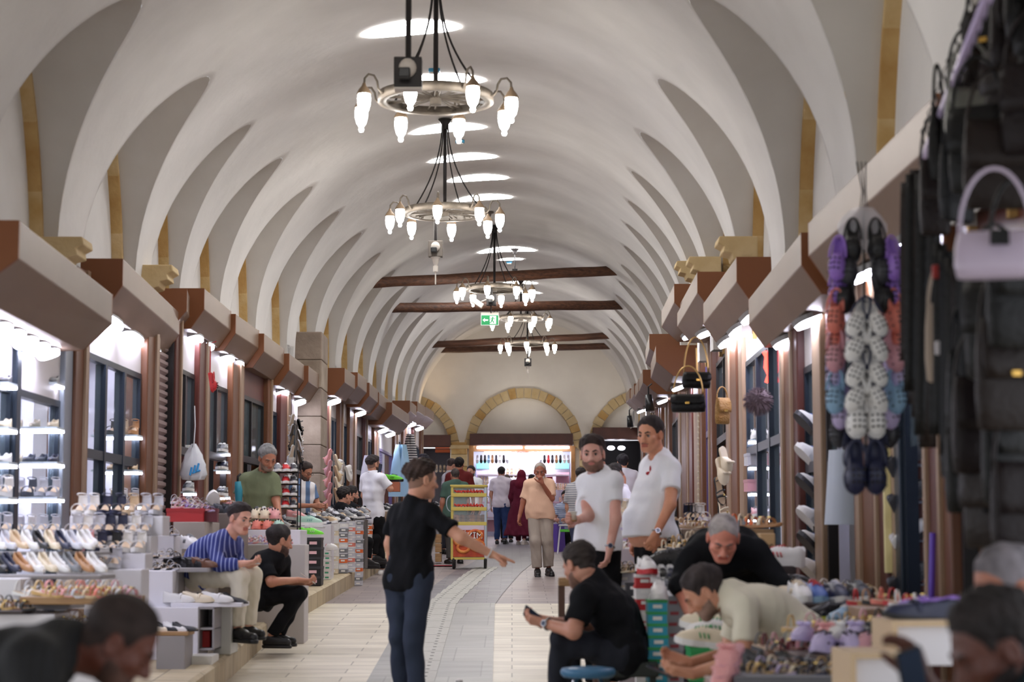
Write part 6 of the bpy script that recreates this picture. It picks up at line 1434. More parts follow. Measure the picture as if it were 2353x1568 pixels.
# ------------------------------------------------ right side stalls
def tin(x0, x1, yt, yb, d, dep, rgb, lab, name='counter', cat='counter', **k): return slab(x0,x1,yt,yb,d,dep,name,cmat(rgb),lab,cat,**k)
G6 = 'trainers on the right stall'
tin(1790,2010,1388,1410,10.4,.45,(60,44,44),'dark board carrying four trainers on the near right','shelf_board','shelf')
tin(1800,2000,1410,1600,10.6,.5,(96,84,86),'dark counter under the four trainers on the near right')
for i, (px, c, s_, l3, w) in enumerate(((1838,'white','white','cream','white'),(1872,'blue','sky blue','red','blue, red-banded'),(1921,'navy','white','silver','indigo'),(1975,'charcoal','white','grey','dark grey'))):
    put('sneaker', P(px,1386,10.6), -84, 0, 0, (CN[c],CN[s_],CN[l3]), '%s canvas trainer facing us, %s of four on the right stall' % (w, ordinal(i)), 'four trainers facing us', 1.12)
prow('sneaker', ['cream','beige','white','beige'], (1795,1372,11.2), (1835,1372,11.1), 2, -80, 'the back of the dark board on the right', G6, lift=.0)
prow('sandal', ['black','cream','black','rose','white','cream'], (1800,1360,11.35), (1990,1368,11.1), 8, -70, 'the back row behind the four trainers', 'sandals behind the four trainers', lift=.0)
tin(1796,2010,1366,1388,11.0,.3,(120,104,100),'grey riser behind the four trainers on the right','display_step','display step')
put('sneaker', P(1955,1440,9.9), -150, 0, 0, (CN['sky blue'],CN['white'],CN['white']), 'grey-blue trainer lying below the four trainers', G6, 1.1)
put('sneaker', P(1905,1430,10.1), -160, 0, 0, (CN['black'],CN['yellow'],CN['black']), 'black trainer with a yellow sole below the four trainers', G6, 1.05)
tin(1860,2010,1441,1470,9.6,.6,(70,130,150),'teal box under the grey-blue trainer','carton','box')
# pile of pinkish sandals
G7 = 'lilac and pink sandals piled at the right'
tin(1830,2070,1505,1640,8.6,.55,(92,72,66),'brown counter under the pile of pink sandals on the right')
prow('sandal', ['rose','lilac','beige','burgundy','pink','charcoal','lilac','rose'], (1850,1503,9.1), (2055,1503,9.0), 8, -60, 'the back of the pink pile on the right', G7, jit=2, lift=.01)
prow('slipper', ['lilac','pink','white','lilac','charcoal','rose'], (1860,1503,8.9), (2045,1503,8.8), 6, -110, 'the middle of the pink pile on the right', G7, jit=2, lift=.06)
prow('clog', ['lilac','lilac','rose','white'], (1900,1503,8.74), (2050,1503,8.7), 4, -100, 'the front of the pink pile on the right', G7, jit=2)
prow('sandal', ['gold','rose','black','silver'], (1850,1470,9.2), (2050,1456,9.0), 7, -50, 'the top of the pink pile on the right', G7, jit=2, lift=.03)
prow('sandal', ['red','tan','black','coral','red','white'], (2000,1392,9.8), (2100,1394,9.2), 6, -40, 'the top ledge left of the patent moccasin', 'red and tan sandals on the right ledge', jit=1.5)
tin(1990,2110,1400,1440,9.1,.5,(150,120,96),'tan ledge with red sandals on the near right','shelf_board','shelf')
put('loafer', P(2112,1428,7.5), 196, 6, 0, (CN['navy'],CN['black'],CN['navy']), 'glossy navy patent moccasin on the framed white box', None, 1.15)
put('loafer', P(2130,1412,7.7), 192, 6, 0, (CN['purple'],CN['white'],CN['purple']), 'dark purple moccasin behind the glossy navy one', None, 1.0)
for i, (x0,x1,yt,yb,d) in enumerate(((2060,2190,1440,1530,7.3),(1965,2085,1514,1600,7.0))):
    a, b = P(x0,yt,d), P(x1,yb,d); t = thing('framed_box', ['white display box with a beige rim under the patent moccasin','white display box with a beige rim at the bottom right'][i], 'display box', ((a.x+b.x)/2,d,b.z))
    m = MB(); m.box(((a.x+b.x)/2,d+.2,(a.z+b.z)/2),(b.x-a.x,.38,a.z-b.z)); m.build('panel', white_lam, t)
    m = MB(); w = .02
    m.box(((a.x+b.x)/2,d+.19,a.z+w/2),(b.x-a.x+2*w,.42,w)); m.box((a.x-w/2,d+.19,(a.z+b.z)/2),(w,.42,a.z-b.z)); m.build('rim', cmat(CN['beige']), t)
# very near, bottom edge
tin(1690,1960,1556,1700,8.0,.5,(90,90,96),'grey counter at the bottom edge under the gold-studded shoes')
for k in range(3): put('slipper', P(1668+6*k,1568-26*k,8.15+.02*k), -115, -20, 0, (CN['pink'],CN['rose']), 'shiny pink bow slipper, %s up in the bottom pile' % ordinal(k), 'pink bow slippers', 1.0)
tin(1640,1700,1568,1640,8.1,.4,(150,130,120),'small box under the pink bow slippers','carton','box')
prow('flat_shoe', ['black','charcoal','black','brown','black'], (1726,1530,8.5), (1830,1530,8.4), 5, -60, 'the row of gold-studded shoes at the bottom', 'studded black shoes', jit=1.2)
prow('sandal', ['gold','black','lilac','cream','charcoal','navy','grey'], (1725,1555,8.3), (1940,1555,8.2), 9, -50, 'the bottom row of the right stall', 'sandals at the bottom edge', jit=1.6)
tin(1700,1850,1531,1560,8.35,.5,(70,56,52),'dark step of studded shoes at the bottom','display_step','display step')
prow('sandal', ['charcoal','burgundy','rose','grey','brown','lilac'], (1770,1500,9.0), (1860,1490,9.1), 5, -40, 'the ledge right of the leaning elbow', 'sandals beside the leaning man', jit=1.6)
tin(1725,1835,1505,1532,8.9,.5,(84,66,60),'brown ledge right of the leaning man','shelf_board','shelf')
# left pile of trainers and green boxes
G8 = 'white and green trainers on the green boxes'
boxes_px(1592,1648,1490,1570,10.3, ['green'], ['green'], 'under the white and green trainers')
for px, py, dd, yw, c, w in ((1615,1488,10.4,168,'cream','lowest'),(1640,1470,10.5,172,'white','upper right'),(1620,1450,10.6,150,'cream','upper left'),(1648,1440,10.7,165,'white','rearmost')):
    put('sneaker', P(px,py,dd), yw, 8, 0, (CN[c],CN['white'],CN['green']), '%s trainer with green stripe, %s of the pile on green boxes' % (c, w), G8, 1.12)
# tall stacks
boxes_px(1498,1534,1380,1600,10.9, ['turquoise'], ['green'], 'in the tall turquoise column')
boxes_px(1538,1568,1372,1600,11.1, ['silver'], ['silver'], 'in the tall grey column', (200,90,100))
boxes_px(1474,1496,1322,1600,11.6, ['red','white'], ['white','red'], 'in the red and white column')
boxes_px(1444,1472,1340,1560,12.6, ['charcoal'], ['charcoal'], 'in the dark grey column')
put('sneaker', P(1514,1378,11.05), -95, 0, 0, (CN['white'],CN['white'],CN['white']), 'white trainer facing us on the turquoise column', G6, 1.0)
put('sneaker', P(1486,1320,11.75), -80, 0, 0, (CN['white'],CN['red'],CN['white']), 'white trainer on the red and white column', G6, 1.0)
put('sneaker', P(1552,1370,11.25), -60, 0, 0, (CN['charcoal'],CN['white'],CN['grey']), 'dark trainer on the tall grey column', G6, 1.0)
tin(1482,1562,1318,1326,11.9,.4,(150,40,40),'red board under the big black trainer','shelf_board','shelf')
put('sneaker', P(1528,1316,12.0), 175, 0, 0, (CN['black'],CN['white'],CN['black']), 'big black trainer with a white sole left of the grey-haired man', G6, 1.3)
prow('sneaker', ['white','black','navy'], (1500,1340,11.8), (1540,1340,11.8), 3, -88, 'the red board level on the right', G6)
G9 = 'shoes on the right stall behind the standing men'
tin(1420,1470,1262,1420,14.8,.8,(198,190,196),'pale counter behind the knees of the tea drinker')
boxes_px(1418,1458,1188,1262,16.2, ['white'], ['lilac'], 'between the two men in white')
prow('heeled_sandal', ['white','cream','white'], (1424,1187,16.4), (1452,1187,16.3), 3, -88, 'the white boxes between the two men in white', 'platform sandals between the two men')
prow('sandal', ['cream','white','rose','black'], (1422,1262,15.0), (1460,1262,14.9), 4, -60, 'the pale counter behind the tea drinker', G9)
boxes_px(1418,1450,1318,1408,13.9, ['cream','silver'], ['silver'], 'beside the hip of the tea drinker')
prow('sandal', ['cream','beige','black'], (1425,1317,14.0), (1462,1317,14.0), 4, -60, 'the stack beside the tea drinker hip', G9)
tin(1540,1620,1272,1330,12.9,.7,(120,112,112),'grey counter right of the stout man')
prow('sandal', ['cream','black','gold','beige','charcoal','cream'], (1548,1271,13.2), (1612,1250,13.5), 7, -40, 'the counter right of the stout man', G9, jit=1.2, lift=.01)
prow('loafer', ['charcoal','black','grey'], (1545,1290,12.9), (1600,1290,12.9), 3, -170, 'the grey counter right of the stout man', G9, lift=.02)
tin(1566,1700,1216,1250,14.4,.7,(170,150,130),'tan counter top behind the grey-haired man on the right')
prow('sandal', ['beige','cream','tan','cream','beige','lilac'], (1572,1215,14.6), (1625,1215,14.6), 6, -50, 'the tan counter behind the grey-haired man', G9, jit=1.2)
prow('heeled_sandal', ['navy','black','white','white'], (1585,1200,15.2), (1617,1200,15.2), 4, -85, 'the back of the tan counter', 'platform sandals behind the stout man', lift=.0)
tin(1575,1630,1201,1216,15.0,.5,(190,180,190),'pale riser behind the beige sandals','display_step','display step')
tin(1670,1780,1216,1300,12.9,.5,(150,120,84),'brown counter under the large tan sandals on the right')
for i,(px,c) in enumerate(((1700,'grey'),(1716,'orange'),(1732,'cream'),(1752,'tan'))): put('sandal', P(px,1214,13.1-.04*i), -40, 4, 0, (CN[c],CN['tan']), '%s cork-soled sandal above the grey-haired man shoulder' % c, 'cork sandals at the right', 1.25)
t = slab(1748,1782,1226,1272,12.3,.25,'carton',cmat((190,156,110)),'tan cardboard box printed CS at the right','box')
def text(s_, loc, size, m_, parent=None, label=None, rz=0, ext=.001, align='CENTER'):
    c = bpy.data.curves.new('lettering', 'FONT'); c.body = s_; c.size = size; c.extrude = ext; c.align_x = align; c.materials.append(m_)
    o = bpy.data.objects.new('lettering', c); C.objects.link(o); me = bpy.data.meshes.new_from_object(o); bpy.data.objects.remove(o); o = bpy.data.objects.new('lettering', me); C.objects.link(o)
    if not me.materials: me.materials.append(m_)
    o.rotation_euler = (PI/2, 0, rz)
    if parent is not None: o.parent = parent; o.location = Vector(loc)-parent.location
    else: o.location = loc
    return o
text('CS', P(1765,1266,12.29), .06, cmat((40,36,34)), t)
put('sneaker', P(1790,1300,12.0), 150, 4, 0, (CN['white'],CN['white'],CN['red']), 'white trainer with coloured stripes by the tan CS box', G6, 1.2)
tin(1760,1830,1301,1330,11.9,.4,(60,50,50),'dark ledge under the white striped trainer','shelf_board','shelf')
prow('flat_shoe', ['black','brown','black','black'], (1772,1330,11.7), (1822,1336,11.6), 5, -50, 'the dark ledge below the striped trainer', 'studded dark shoes on the right ledge', jit=1.5, lift=.0)
tin(1760,1835,1337,1366,11.5,.4,(72,58,54),'brown ledge of studded dark shoes','shelf_board','shelf')
# trainers hanging in the right window
for i, y in enumerate((985,1060,1130,1205,1262,1325)):
    put('sneaker', P(1855+2*i, y, 14.6-.08*i), 205, 42, 0, (CN['white'],CN['white'] if i % 2 else CN['charcoal'],CN['blue']), 'white trainer, %s from the top of the column in the right window' % ordinal(i), 'trainers hanging in the right window', 1.15)
m = MB(); m.cyl(P(1866,900,14.7), P(1872,1345,14.2), .006, n=6); tag(m.build('hanging_rod', steel_d, None), 'thin dark rod carrying the white trainers in the right window', 'rod')
# slat wall with dark trainers
A = Vector((wallx(1,11.5)+.12, 11.42, flo(11)+PLH)); m = MB()
zz = 0
while zz < 2.6:
    m.box((A.x+.55, 11.42, A.z+zz+.09), (1.15,.03,.172)); zz += .18
tag(m.build('slat_wall', mat('slat_white',(214,224,232),.4), None, bevel=.004), 'bluish-white slatted display wall inside the near right shop', 'display wall')
for i, (px,py,c) in enumerate(((2088,990,'white'),(2092,1065,'charcoal'),(2098,1150,'charcoal'),(2104,1240,'white'),(2098,1340,'charcoal'))):
    put('sneaker', P(px,py,11.25), 28, 34, 0, (CN[c],CN['black'] if c=='white' else CN[c],CN['grey']), '%s trainer tilted up, %s from the top on the bluish slatted wall' % (c, ordinal(i)), 'trainers on the slatted wall', 1.1)
    m = MB(); m.box(P(px,py,11.25)+Vector((0,.07,-.01)), (.16,.16,.012)); tag(m.build('shelf', grey_al, None), 'small ledge, %s from the top on the slatted wall' % ordinal(i), 'shelf', 'ledges of the slatted wall')
m = MB(); m.cyl(P(2143,1225,9.9), P(2140,1380,9.9), .016, n=10); tag(m.build('pole', cmat((90,50,180),.35), None), 'bright purple wrapped pole between the near right posts', 'pole')
m = MB(); m.box(P(2042,1120,11.3), (.06,.04,1.0)); tag(m.build('fluorescent_batten', mat('cream_plastic',(232,220,160),.5), None), 'cream strip standing beside the slatted wall', 'strip')
m = MB(); q = P(1942,1110,12.9); m.grid([[q+Vector((.1*(1+.4*z)*math.cos(a)+.01*math.sin(4*a), .04*math.sin(a), .22-.5*z)) for a in [2*PI*i/20 for i in range(20)]] for z in [j/5 for j in range(6)]], closed=True); tag(m.build('hanging_cloth', cmat((196,204,216),.8), None, True), 'pale cloth bag hanging below the foam clogs', 'cloth')
# ===== the cluster of foam clogs hung on the right
d = 8.7; top = P(1979,372,d); m = MB()
for dx in (-.02,0,.02): m.tube([top+Vector((dx,0,0)), P(1985,440,d)+Vector((dx*.4,0,0)), P(1984,500,d)+Vector((dx,0,0))], .0035, 5)
tag(m.build('wire_hook', iron_d, None), 'twisted wire hook on the shutter box holding the foam clogs', 'hook')
m = MB(); m.cyl(P(1984,490,d), P(1990,1110,d), .007, n=6); tag(m.build('cord', black_pl, None), 'cord down the middle of the foam clog cluster', 'cord')
G10 = 'foam clogs in the hanging cluster'
def clog_pair(px, py, c, w, spread=24, yaw=0, tilt=-74, dd=0, sc_=.78):
    for s_, sn in ((-1,'left'),(1,'right')):
        q = P(px+s_*spread, py, d+dd); put('clog', q, -90+s_*yaw, tilt, s_*8, (CN[c],CN[c]), '%s foam clog, %s one of the pair %s of the cluster' % (c, sn, w), G10, sc_)
m = MB(); q = P(1984,545,8.75); m.grid([[q+Vector((.11*math.sin(PI*(.15+.8*z))*(1+.1*math.sin(5*a))*math.cos(a), .07*math.sin(a), .13-.2*z)) for a in [2*PI*i/24 for i in range(24)]] for z in [j/6 for j in range(7)]], closed=True); tag(m.build('plastic_wrap', mat('wrap_film',(226,222,228),.3,alpha=.45), None, True), 'crumpled clear plastic bag over the top of the foam clog cluster', 'plastic bag')
clog_pair(1984,560,'black','at the top',26,15); clog_pair(1984,610,'charcoal','second',32,25); clog_pair(1984,675,'black','third',36,35)
for i, y in enumerate((735,790,850,905)):
    for s_, sn in ((-1,'left'),(1,'right')):
        put('clog', P(1988+s_*17, y, d-.12), -90+s_*68, -62, s_*60, (CN['white'],CN['navy'] if i % 2 == 0 else CN['white']), 'white foam clog standing on edge, %s of chevron %s down' % (sn, ordinal(i)), G10, .76)
for s_, sn in ((-1,'left'),(1,'right')):
    for i, (c, y) in enumerate((('purple',600),('purple',665),('coral',722),('coral',775),('rose',810),('lilac',860),('sky blue',905),('lilac',940))):
        put('clog', P(1986+s_*(56 if i < 2 else 62-(i>6)*14), y, d-.02+.05*(i % 2)), -90+s_*40, -74, s_*14, (CN[c],CN[c]), '%s foam clog on the %s flank, %s from the top' % (c, sn, ordinal(i)), G10, .78)
clog_pair(1988,955,'white','near the bottom, broad white',22,6,-80,-.08,.86); clog_pair(1986,1035,'navy','last but one',27,20,-76,.04); clog_pair(1986,1078,'navy','at the very bottom',24,4,-82,-.1,.92)
for s_, sn in ((-1,'left'),(1,'right')): put('clog', P(1984+s_*46, 985, d+.1), -90+s_*50, -76, 0, (CN['charcoal'],CN['charcoal']), 'charcoal foam clog low on the %s flank' % sn, G10, .75)
# ===== dark mass of bags and belts at the upper right
leather = [mat('leather_%d' % i, c, .5, bump=.3, bscale=40, spec=.3) for i, c in enumerate(((11,9,9),(26,15,11),(9,10,16),(20,9,11),(8,8,9)))]
d0, d1 = 8.1, 6.0; A, B = P(2126,360,d0), P(2275,-20,d1)
m = MB(); m.cyl(A, B+ (B-A)*.2, .02, n=10); tag(m.build('hanging_rail', mat('rail_purple',(176,160,196),.3,metal=.3), None, True), 'pale rail from which the bags hang at the upper right', 'rail')
for i in range(15):
    f = i/14; p = A.lerp(B, .02+f*.95); m = MB(); m.tube([p+Vector((.0,0,.02)), p+Vector((-.02,0,.10)), p+Vector((0,0,.13)), p+Vector((.02,0,.10)), p+Vector((.0,0,-.06))], .0035, 5); tag(m.build('wire_hook', iron_d, None), 'wire hook, %s from the left end of the pale rail' % ordinal(i), 'hook', 'hooks on the pale rail')
def handbag(c, w, h, dp, m_, lab, strap_h=.3, yaw=0, flap=True, group='handbags at the upper right', chain=None, buckle=True):
    t = thing('handbag', lab, 'bag', c, group); t.rotation_euler = (0,0,math.radians(yaw)); c = Vector(c); m = MB(); rows = []
    for z, k, kk in ((0,.86,.5),(.03,.97,.9),(.3,1.03,1),(.7,1,.85),(.95,.94,.5),(1,.88,.3)): rows.append([c+Vector((w/2*k*math.copysign(abs(math.cos(a))**.45, math.cos(a)), dp/2*kk*math.copysign(abs(math.sin(a))**.7, math.sin(a)), h*z)) for a in [2*PI*i/24 for i in range(24)]])
    m.grid(rows, closed=True); m.add(rows[0], [tuple(reversed(range(24)))]); m.add(rows[-1], [tuple(range(24))]); m.build('bag_body', m_, t, True)
    if flap:
        m = MB(); m.grid([[c+Vector((w/2*k*x, -dp/2*q-.006, h*z)) for x in (-1,-.6,0,.6,1)] for z, q, k in ((1,.4,.92),(.85,.85,.99),(.6,1.03,1.0),(.45,1.06,.92))]); m.build('flap', m_, t, True, solid=.008)
    if buckle: m = MB(); m.box(c+Vector((0,-dp/2*1.1-.012,h*.5)), (.035,.008,.02)); m.build('clasp', mat('brass',(212,170,90),.25,metal=1), t, bevel=.003)
    m = MB(); m.tube([c+Vector((w*.44*math.cos(a), 0, h*.93+strap_h*math.sin(a))) for a in [PI*i/16 for i in range(17)]], .007, 6); m.build('strap', chain or m_, t, True)
    return t
r2 = random.Random(3)
bags = [(2188,130,7.0,.2,.16),(2215,210,7.0,.2,.15),(2170,270,7.4,.18,.16),(2255,120,6.6,.22,.2),(2300,60,6.3,.26,.2),(2330,180,6.2,.26,.22),(2270,260,6.6,.24,.2),(2200,330,7.2,.2,.18),(2330,310,6.2,.26,.2),(2250,400,6.6,.24,.2),(2160,380,7.5,.16,.2),(2300,440,6.3,.28,.2),(2200,470,7.1,.2,.2),
        (2150,500,7.5,.14,.2),(2340,760,6.0,.24,.24),(2290,830,6.2,.24,.22),(2320,950,6.1,.26,.24),(2220,960,6.8,.22,.2),(2260,1050,6.5,.24,.22),(2320,1120,6.2,.24,.24),(2225,1140,6.8,.2,.2),(2270,1220,6.5,.2,.2),(2200,1060,7.0,.16,.2),(2340,1240,6.1,.2,.2)]
for i, (px,py,dd,w,h) in enumerate(bags):
    wd = ['top','upper','middle','lower','bottom'][min(4, int(py/260))]
    handbag(P(px+(52 if py < 350 else 0)+(30 if py < 200 else 0),py+40,dd), w*.85, h*1.5, .07, leather[i % 5], 'dark leather bag number %s hanging in the %s part of the right-hand cluster' % (['one','two','three','four','five','six','seven','eight'][i % 8], wd) if False else '%s leather bag in the %s right cluster, %s from the top' % (['black','brown','navy','wine','jet'][i % 5], wd, ordinal(i)), .2, r2.uniform(-60,60), True, buckle=(i % 4 == 0))
handbag(P(2290,640,5.6), .235, .14, .12, mat('leather_lilac',(186,172,192),.3), 'large shiny lilac-white bag with a black label at the right edge', .2, -12, False, buckle=False)
m = MB(); m.box(P(2297,545,5.52), (.055,.01,.045)); tag(m.build('label_tag', leather[4], None), 'black label on the lilac-white bag', 'label')
handbag(P(2235,330,6.9), .2, .2, .08, mat('leather_grey',(112,112,104),.4), 'grey-beige bag near the end of the pale rail', .2, 10)
handbag(P(2185,880,7.2), .19, .3, .06, mat('canvas_tan',(156,140,126),.8), 'tan canvas bag hanging below the belts', .2, 10, False)
handbag(P(2225,870,7.0), .14, .34, .05, mat('canvas_brown',(104,86,70),.8), 'darker tan canvas bag right of the pale tan one', .2, 30, False)
for i, (px, py0, py1, dd, w) in enumerate([(2084,420,830,7.9,.05),(2096,400,900,7.8,.05),(2108,390,960,7.8,.06),(2120,400,1000,7.7,.06),(2132,420,1020,7.7,.05),(2144,450,1000,7.6,.05),(2100,600,930,7.95,.06),(2126,560,1030,7.9,.07)]+[(2160+13*j, 560+17*(j % 4), 1000+45*(j % 5), 7.0-.06*j, .05) for j in range(14)]):
    a, b = P(px,py0,dd), P(px+r2.uniform(-6,6),py1,dd); m = MB(); m.grid([[a.lerp(b,f)+Vector((-w/2, .01*math.sin(f*5+i), 0)), a.lerp(b,f)+Vector((0,-.012+.01*math.sin(f*5+i),0)), a.lerp(b,f)+Vector((w/2,.01*math.sin(f*5+i),0))] for f in [j/10 for j in range(11)]])
    nm = 'belt' if i < 8 else 'bag_strap'; o = m.build('leather_strap', leather[[1,0,1,0,1,0,3,1][i % 8]] if i < 8 else leather[[4,2,0,3][i % 4]], None, True, solid=.01); tag(o, '%s leather strap, %s from the left in the dark hanging cluster' % ('brown' if i < 8 else 'black', ordinal(i)), 'strap', 'leather straps hanging at the right')
for i, (px,py,c) in enumerate(((2170,625,'red'),(2260,640,'red'),(2265,700,'red'),(2165,800,'red'),(2265,840,'red'))):
    m = MB(); m.box(P(px,py,6.95), (.05 if i else .09,.02,.05)); tag(m.build('price_tag', cmat((150,40,36)) if i < 2 else cmat((206,200,204)), None, bevel=.004), '%s tag, %s down in the dark hanging bags' % ('red' if i < 2 else 'white', ordinal(i)), 'tag')
gg = mat('green_print',(60,150,60),.7); m = MB()
# black handbags with gold chain further in
gold = mat('gold_chain',(206,170,110),.3,metal=.9)
handbag(P(1600,893,15.6), .23, .13, .1, leather[4], 'upper black handbag with gold chain hanging above the stout man', .3, 8, True, 'black handbags on the right post', gold)
handbag(P(1582,948,15.2), .27, .14, .14, leather[4], 'lower black box handbag with gold clasp hanging above the stout man', .24, -10, True, 'black handbags on the right post', gold)
m = MB(); m.tube([P(1600,800,15.6), P(1602,860,15.6)], .008, 6); tag(m.build('chain', gold, None), 'gold chain above the upper black handbag', 'chain')
handbag(P(1660,975,17.6), .14, .24, .08, mat('woven_gold',(150,110,50),.5,bump=.8,bscale=60), 'woven gold bag hanging by the dark right doorway', .12, 30, True, None)
for i, (px, py, c, kind) in enumerate(((1656,1085,'cream','slipper'),(1652,1130,'black','sandal'),(1660,1170,'cream','sandal'),(1664,1060,'cream','slipper'))): put(kind, P(px,py,17.4), -60, -70, 0, (CN[c],CN[c]), '%s %s hanging in the dark right doorway, number %s down' % (c, kind, ['two','three','four','one'][i]), 'shoes strung in the dark right doorway', 1.1)
fur = MB(); fr = random.Random(5); q = P(1742,918,15.6)
for i in range(420):
    a, b = fr.uniform(0,2*PI), fr.uniform(-1,1); v = Vector((math.cos(a)*math.sqrt(1-b*b), math.sin(a)*math.sqrt(1-b*b), b)); s0 = q+Vector((v.x*.08, v.y*.07, v.z*.075)); fur.tube([s0, s0+v*.05+Vector((0,0,-.02))], [.006,.001], 3, False)
fur.ell(q, (.095,.08,.085)); tag(fur.build('fur_pompom', mat('fur_grey',(120,104,112),.9), None), 'fluffy grey fur bag hanging in front of the right glass door', 'bag')
neon = mat('neon_red',(255,60,50),.3,emit=5); m = MB(); m.tube([P(1756,808,17.0),P(1762,820,17),P(1760,845,17),P(1768,862,17),P(1762,880,17)], .022, 8); m.tube([P(1761,840,17),P(1776,856,17)], .018, 8); tag(m.build('neon_sign', neon, None, True), 'small glowing red neon figure in the right glass door', 'neon sign')
m = MB()
for i in range(20): m.ell(P(1604,930+i*13,15.9), (.008,.008,.01), n=6, m=4)
m.cyl(P(1604,925,15.9), P(1604,1190,15.9), .002, n=4); tag(m.build('bead_string', mat('bead_pale',(214,206,180),.3), None), 'string of pale beads beside the black handbags', 'beads')
# far right counters
for i, (d0_, d1_, w) in enumerate(((16.6,19.6,'first'),(20,23.4,'second'),(23.8,27.4,'third'),(28,32,'fourth'),(32.6,37,'fifth'),(37.6,42,'sixth'),(42.6,48,'seventh'))):
    y = (d0_+d1_)/2; z0 = flo(y)+PLH; x = axis(y)+2.3; m = MB(); R = Matrix.Rotation(-math.atan2(axis(d1_)-axis(d0_), d1_-d0_), 3, 'Z')
    m.box((x, y, z0+.33), (.66, d1_-d0_-.1, .66), R); tag(m.build('counter', [white_lam,grey_lam,board_m][i % 3], None, bevel=.008), 'shoe counter of the far right row, %s beyond the men in white' % w, 'counter', 'far right counters')
    for j, u in enumerate((2.1,2.42)):
        row(['sandal','loafer','sneaker'], ['cream','silver','black','white','rose','navy','brown','grey'], (axis(d0_+.2)+u, d0_+.2, z0+.662), (axis(d1_-.2)+u, d1_-.2, z0+.662), 12, -150, 'the %s side of the %s far right counter' % (('aisle','wall')[j], w), 'shoes on the far right counters', jit=1.5, deep=(i < 3))
# two silver lamps and track spot near the far right
for i,(px,py,dd) in enumerate(((1446,968,38),(1490,925,26.5))):
    q = P(px,py,dd); t = thing('spotlight', ['black spotlight drooping below the last right shutter box','dark spotlight under the low right shutter box'][i], 'lamp', q); m = MB(); m.cyl(q+Vector((0,0,.1)), q+Vector((.02,-.03,-.12)), .05, .065, n=14); m.build('lamp_body', black_pl, t, True)
    m = MB(); m.tube([q+Vector((0,0,.1)), q+Vector((0,0,.22)), q+Vector((.05,0,.26))], .012, 6); m.build('bracket', black_pl, t)
# ===== stools
def stool(c, r, h, m_seat, lab, legs=4):
    t = thing('stool', lab, 'stool', c); c = Vector(c); m = MB(); m.lathe([(r*.9,h-.05),(r,h-.035),(r*1.02,h-.018),(r*.96,h-.003),(r*.6,h+.004),(.0,h+.006)], c, 28); m.build('seat', m_seat, t, True); ch = mat('chrome',(200,200,204),.15,metal=1)
    for k in range(legs):
        a = 2*PI*(k+.5)/legs; v = Vector((math.cos(a), math.sin(a), 0)); m = MB(); m.tube([c+v*r*.55+Vector((0,0,h-.05)), c+v*r*.8+Vector((0,0,h-.1)), c+v*r*1.0+Vector((0,0,0))], .011, 8); m.build('leg', ch, t, True)
    m = MB(); m.tube([c+Vector((r*.86*math.cos(a), r*.86*math.sin(a), h*.4)) for a in [2*PI*i/24 for i in range(24)]], .008, 6, closed=True); m.build('foot_ring', ch, t, True)
q = P(1351,1535,10.3); stool((q.x, 10.3, flo(10.3)), .145, q.z-flo(10.3), mat('blue_vinyl',(60,112,150),.35), 'round stool with a blue seat and chrome legs in front of the seated man')
q = P(1440,1520,11.0); t = thing('bench', 'dark green-black bench under the seated man in black at the right', 'bench', (q.x,11.0,flo(11)))
m = MB(); m.box((q.x+.02, 11.05, P(1440,1520,11).z-.04), (.30,.42,.08)); m.build('seat', mat('bench_dark',(34,40,36),.6), t, bevel=.01)
for dx in (-.12,.14):
    for dy in (-.16,.18): m = MB(); z1 = P(1440,1520,11).z-.08; m.box((q.x+dx, 11.05+dy, (z1+flo(11.05+dy))/2), (.035,.035,z1-flo(11.05+dy))); m.build('leg', mat('bench_dark',(34,40,36),.6), t)
q = P(1314,1328,13.4); t = thing('wooden_stool', 'low wooden stool with a pale top just behind the seated man head', 'stool', (q.x,13.4,flo(13.4)))
m = MB(); m.box((q.x+.05,13.5,q.z-.03), (.28,.28,.06)); m.build('seat', board_m, t, bevel=.008)
for dx in (-.07,.17):
    for dy in (-.02,.2): m = MB(); z1 = q.z-.06; z0 = flo(13.4+dy); m.box((q.x+dx,13.4+dy,(z1+z0)/2), (.04,.04,z1-z0)); m.build('leg', mat('dark_leg',(84,56,42),.5), t)
for i,(px,dd,g_) in enumerate(((1308,36.5,(90,200,60)),)):
    q = P(px,1214,dd); t = thing('folding_stool', 'white-framed stool with a bright green seat in the middle distance', 'stool', (q.x,dd,flo(dd)))
    m = MB(); m.box((q.x,dd,q.z-.05), (.36,.34,.05)); m.build('seat', cmat(g_,.4), t, bevel=.01)
    m = MB(); m.box((q.x,dd,q.z+.05), (.4,.36,.03)); m.build('top', white_lam, t, bevel=.01)
    for dx in (-.17,.17):
        for dy in (-.15,.15): m = MB(); m.cyl((q.x+dx,dd+dy,q.z+.04),(q.x+dx*1.3,dd+dy,flo(dd+dy)),.013,n=6); m.build('leg', white_lam, t)
t = thing('plastic_stool', 'purple plastic stool behind the old man in peach', 'stool', (P(1280,1240,37.5).x,37.5,flo(37.5))); bx_ = P(1280,1205,37.5); m = MB(); m.lathe([(.17,0),(.14,bx_.z-flo(37.5)),(.0,bx_.z-flo(37.5)+.005)], (bx_.x,37.5,flo(37.5)), 4); m.build('body', cmat((88,60,150),.4), t)
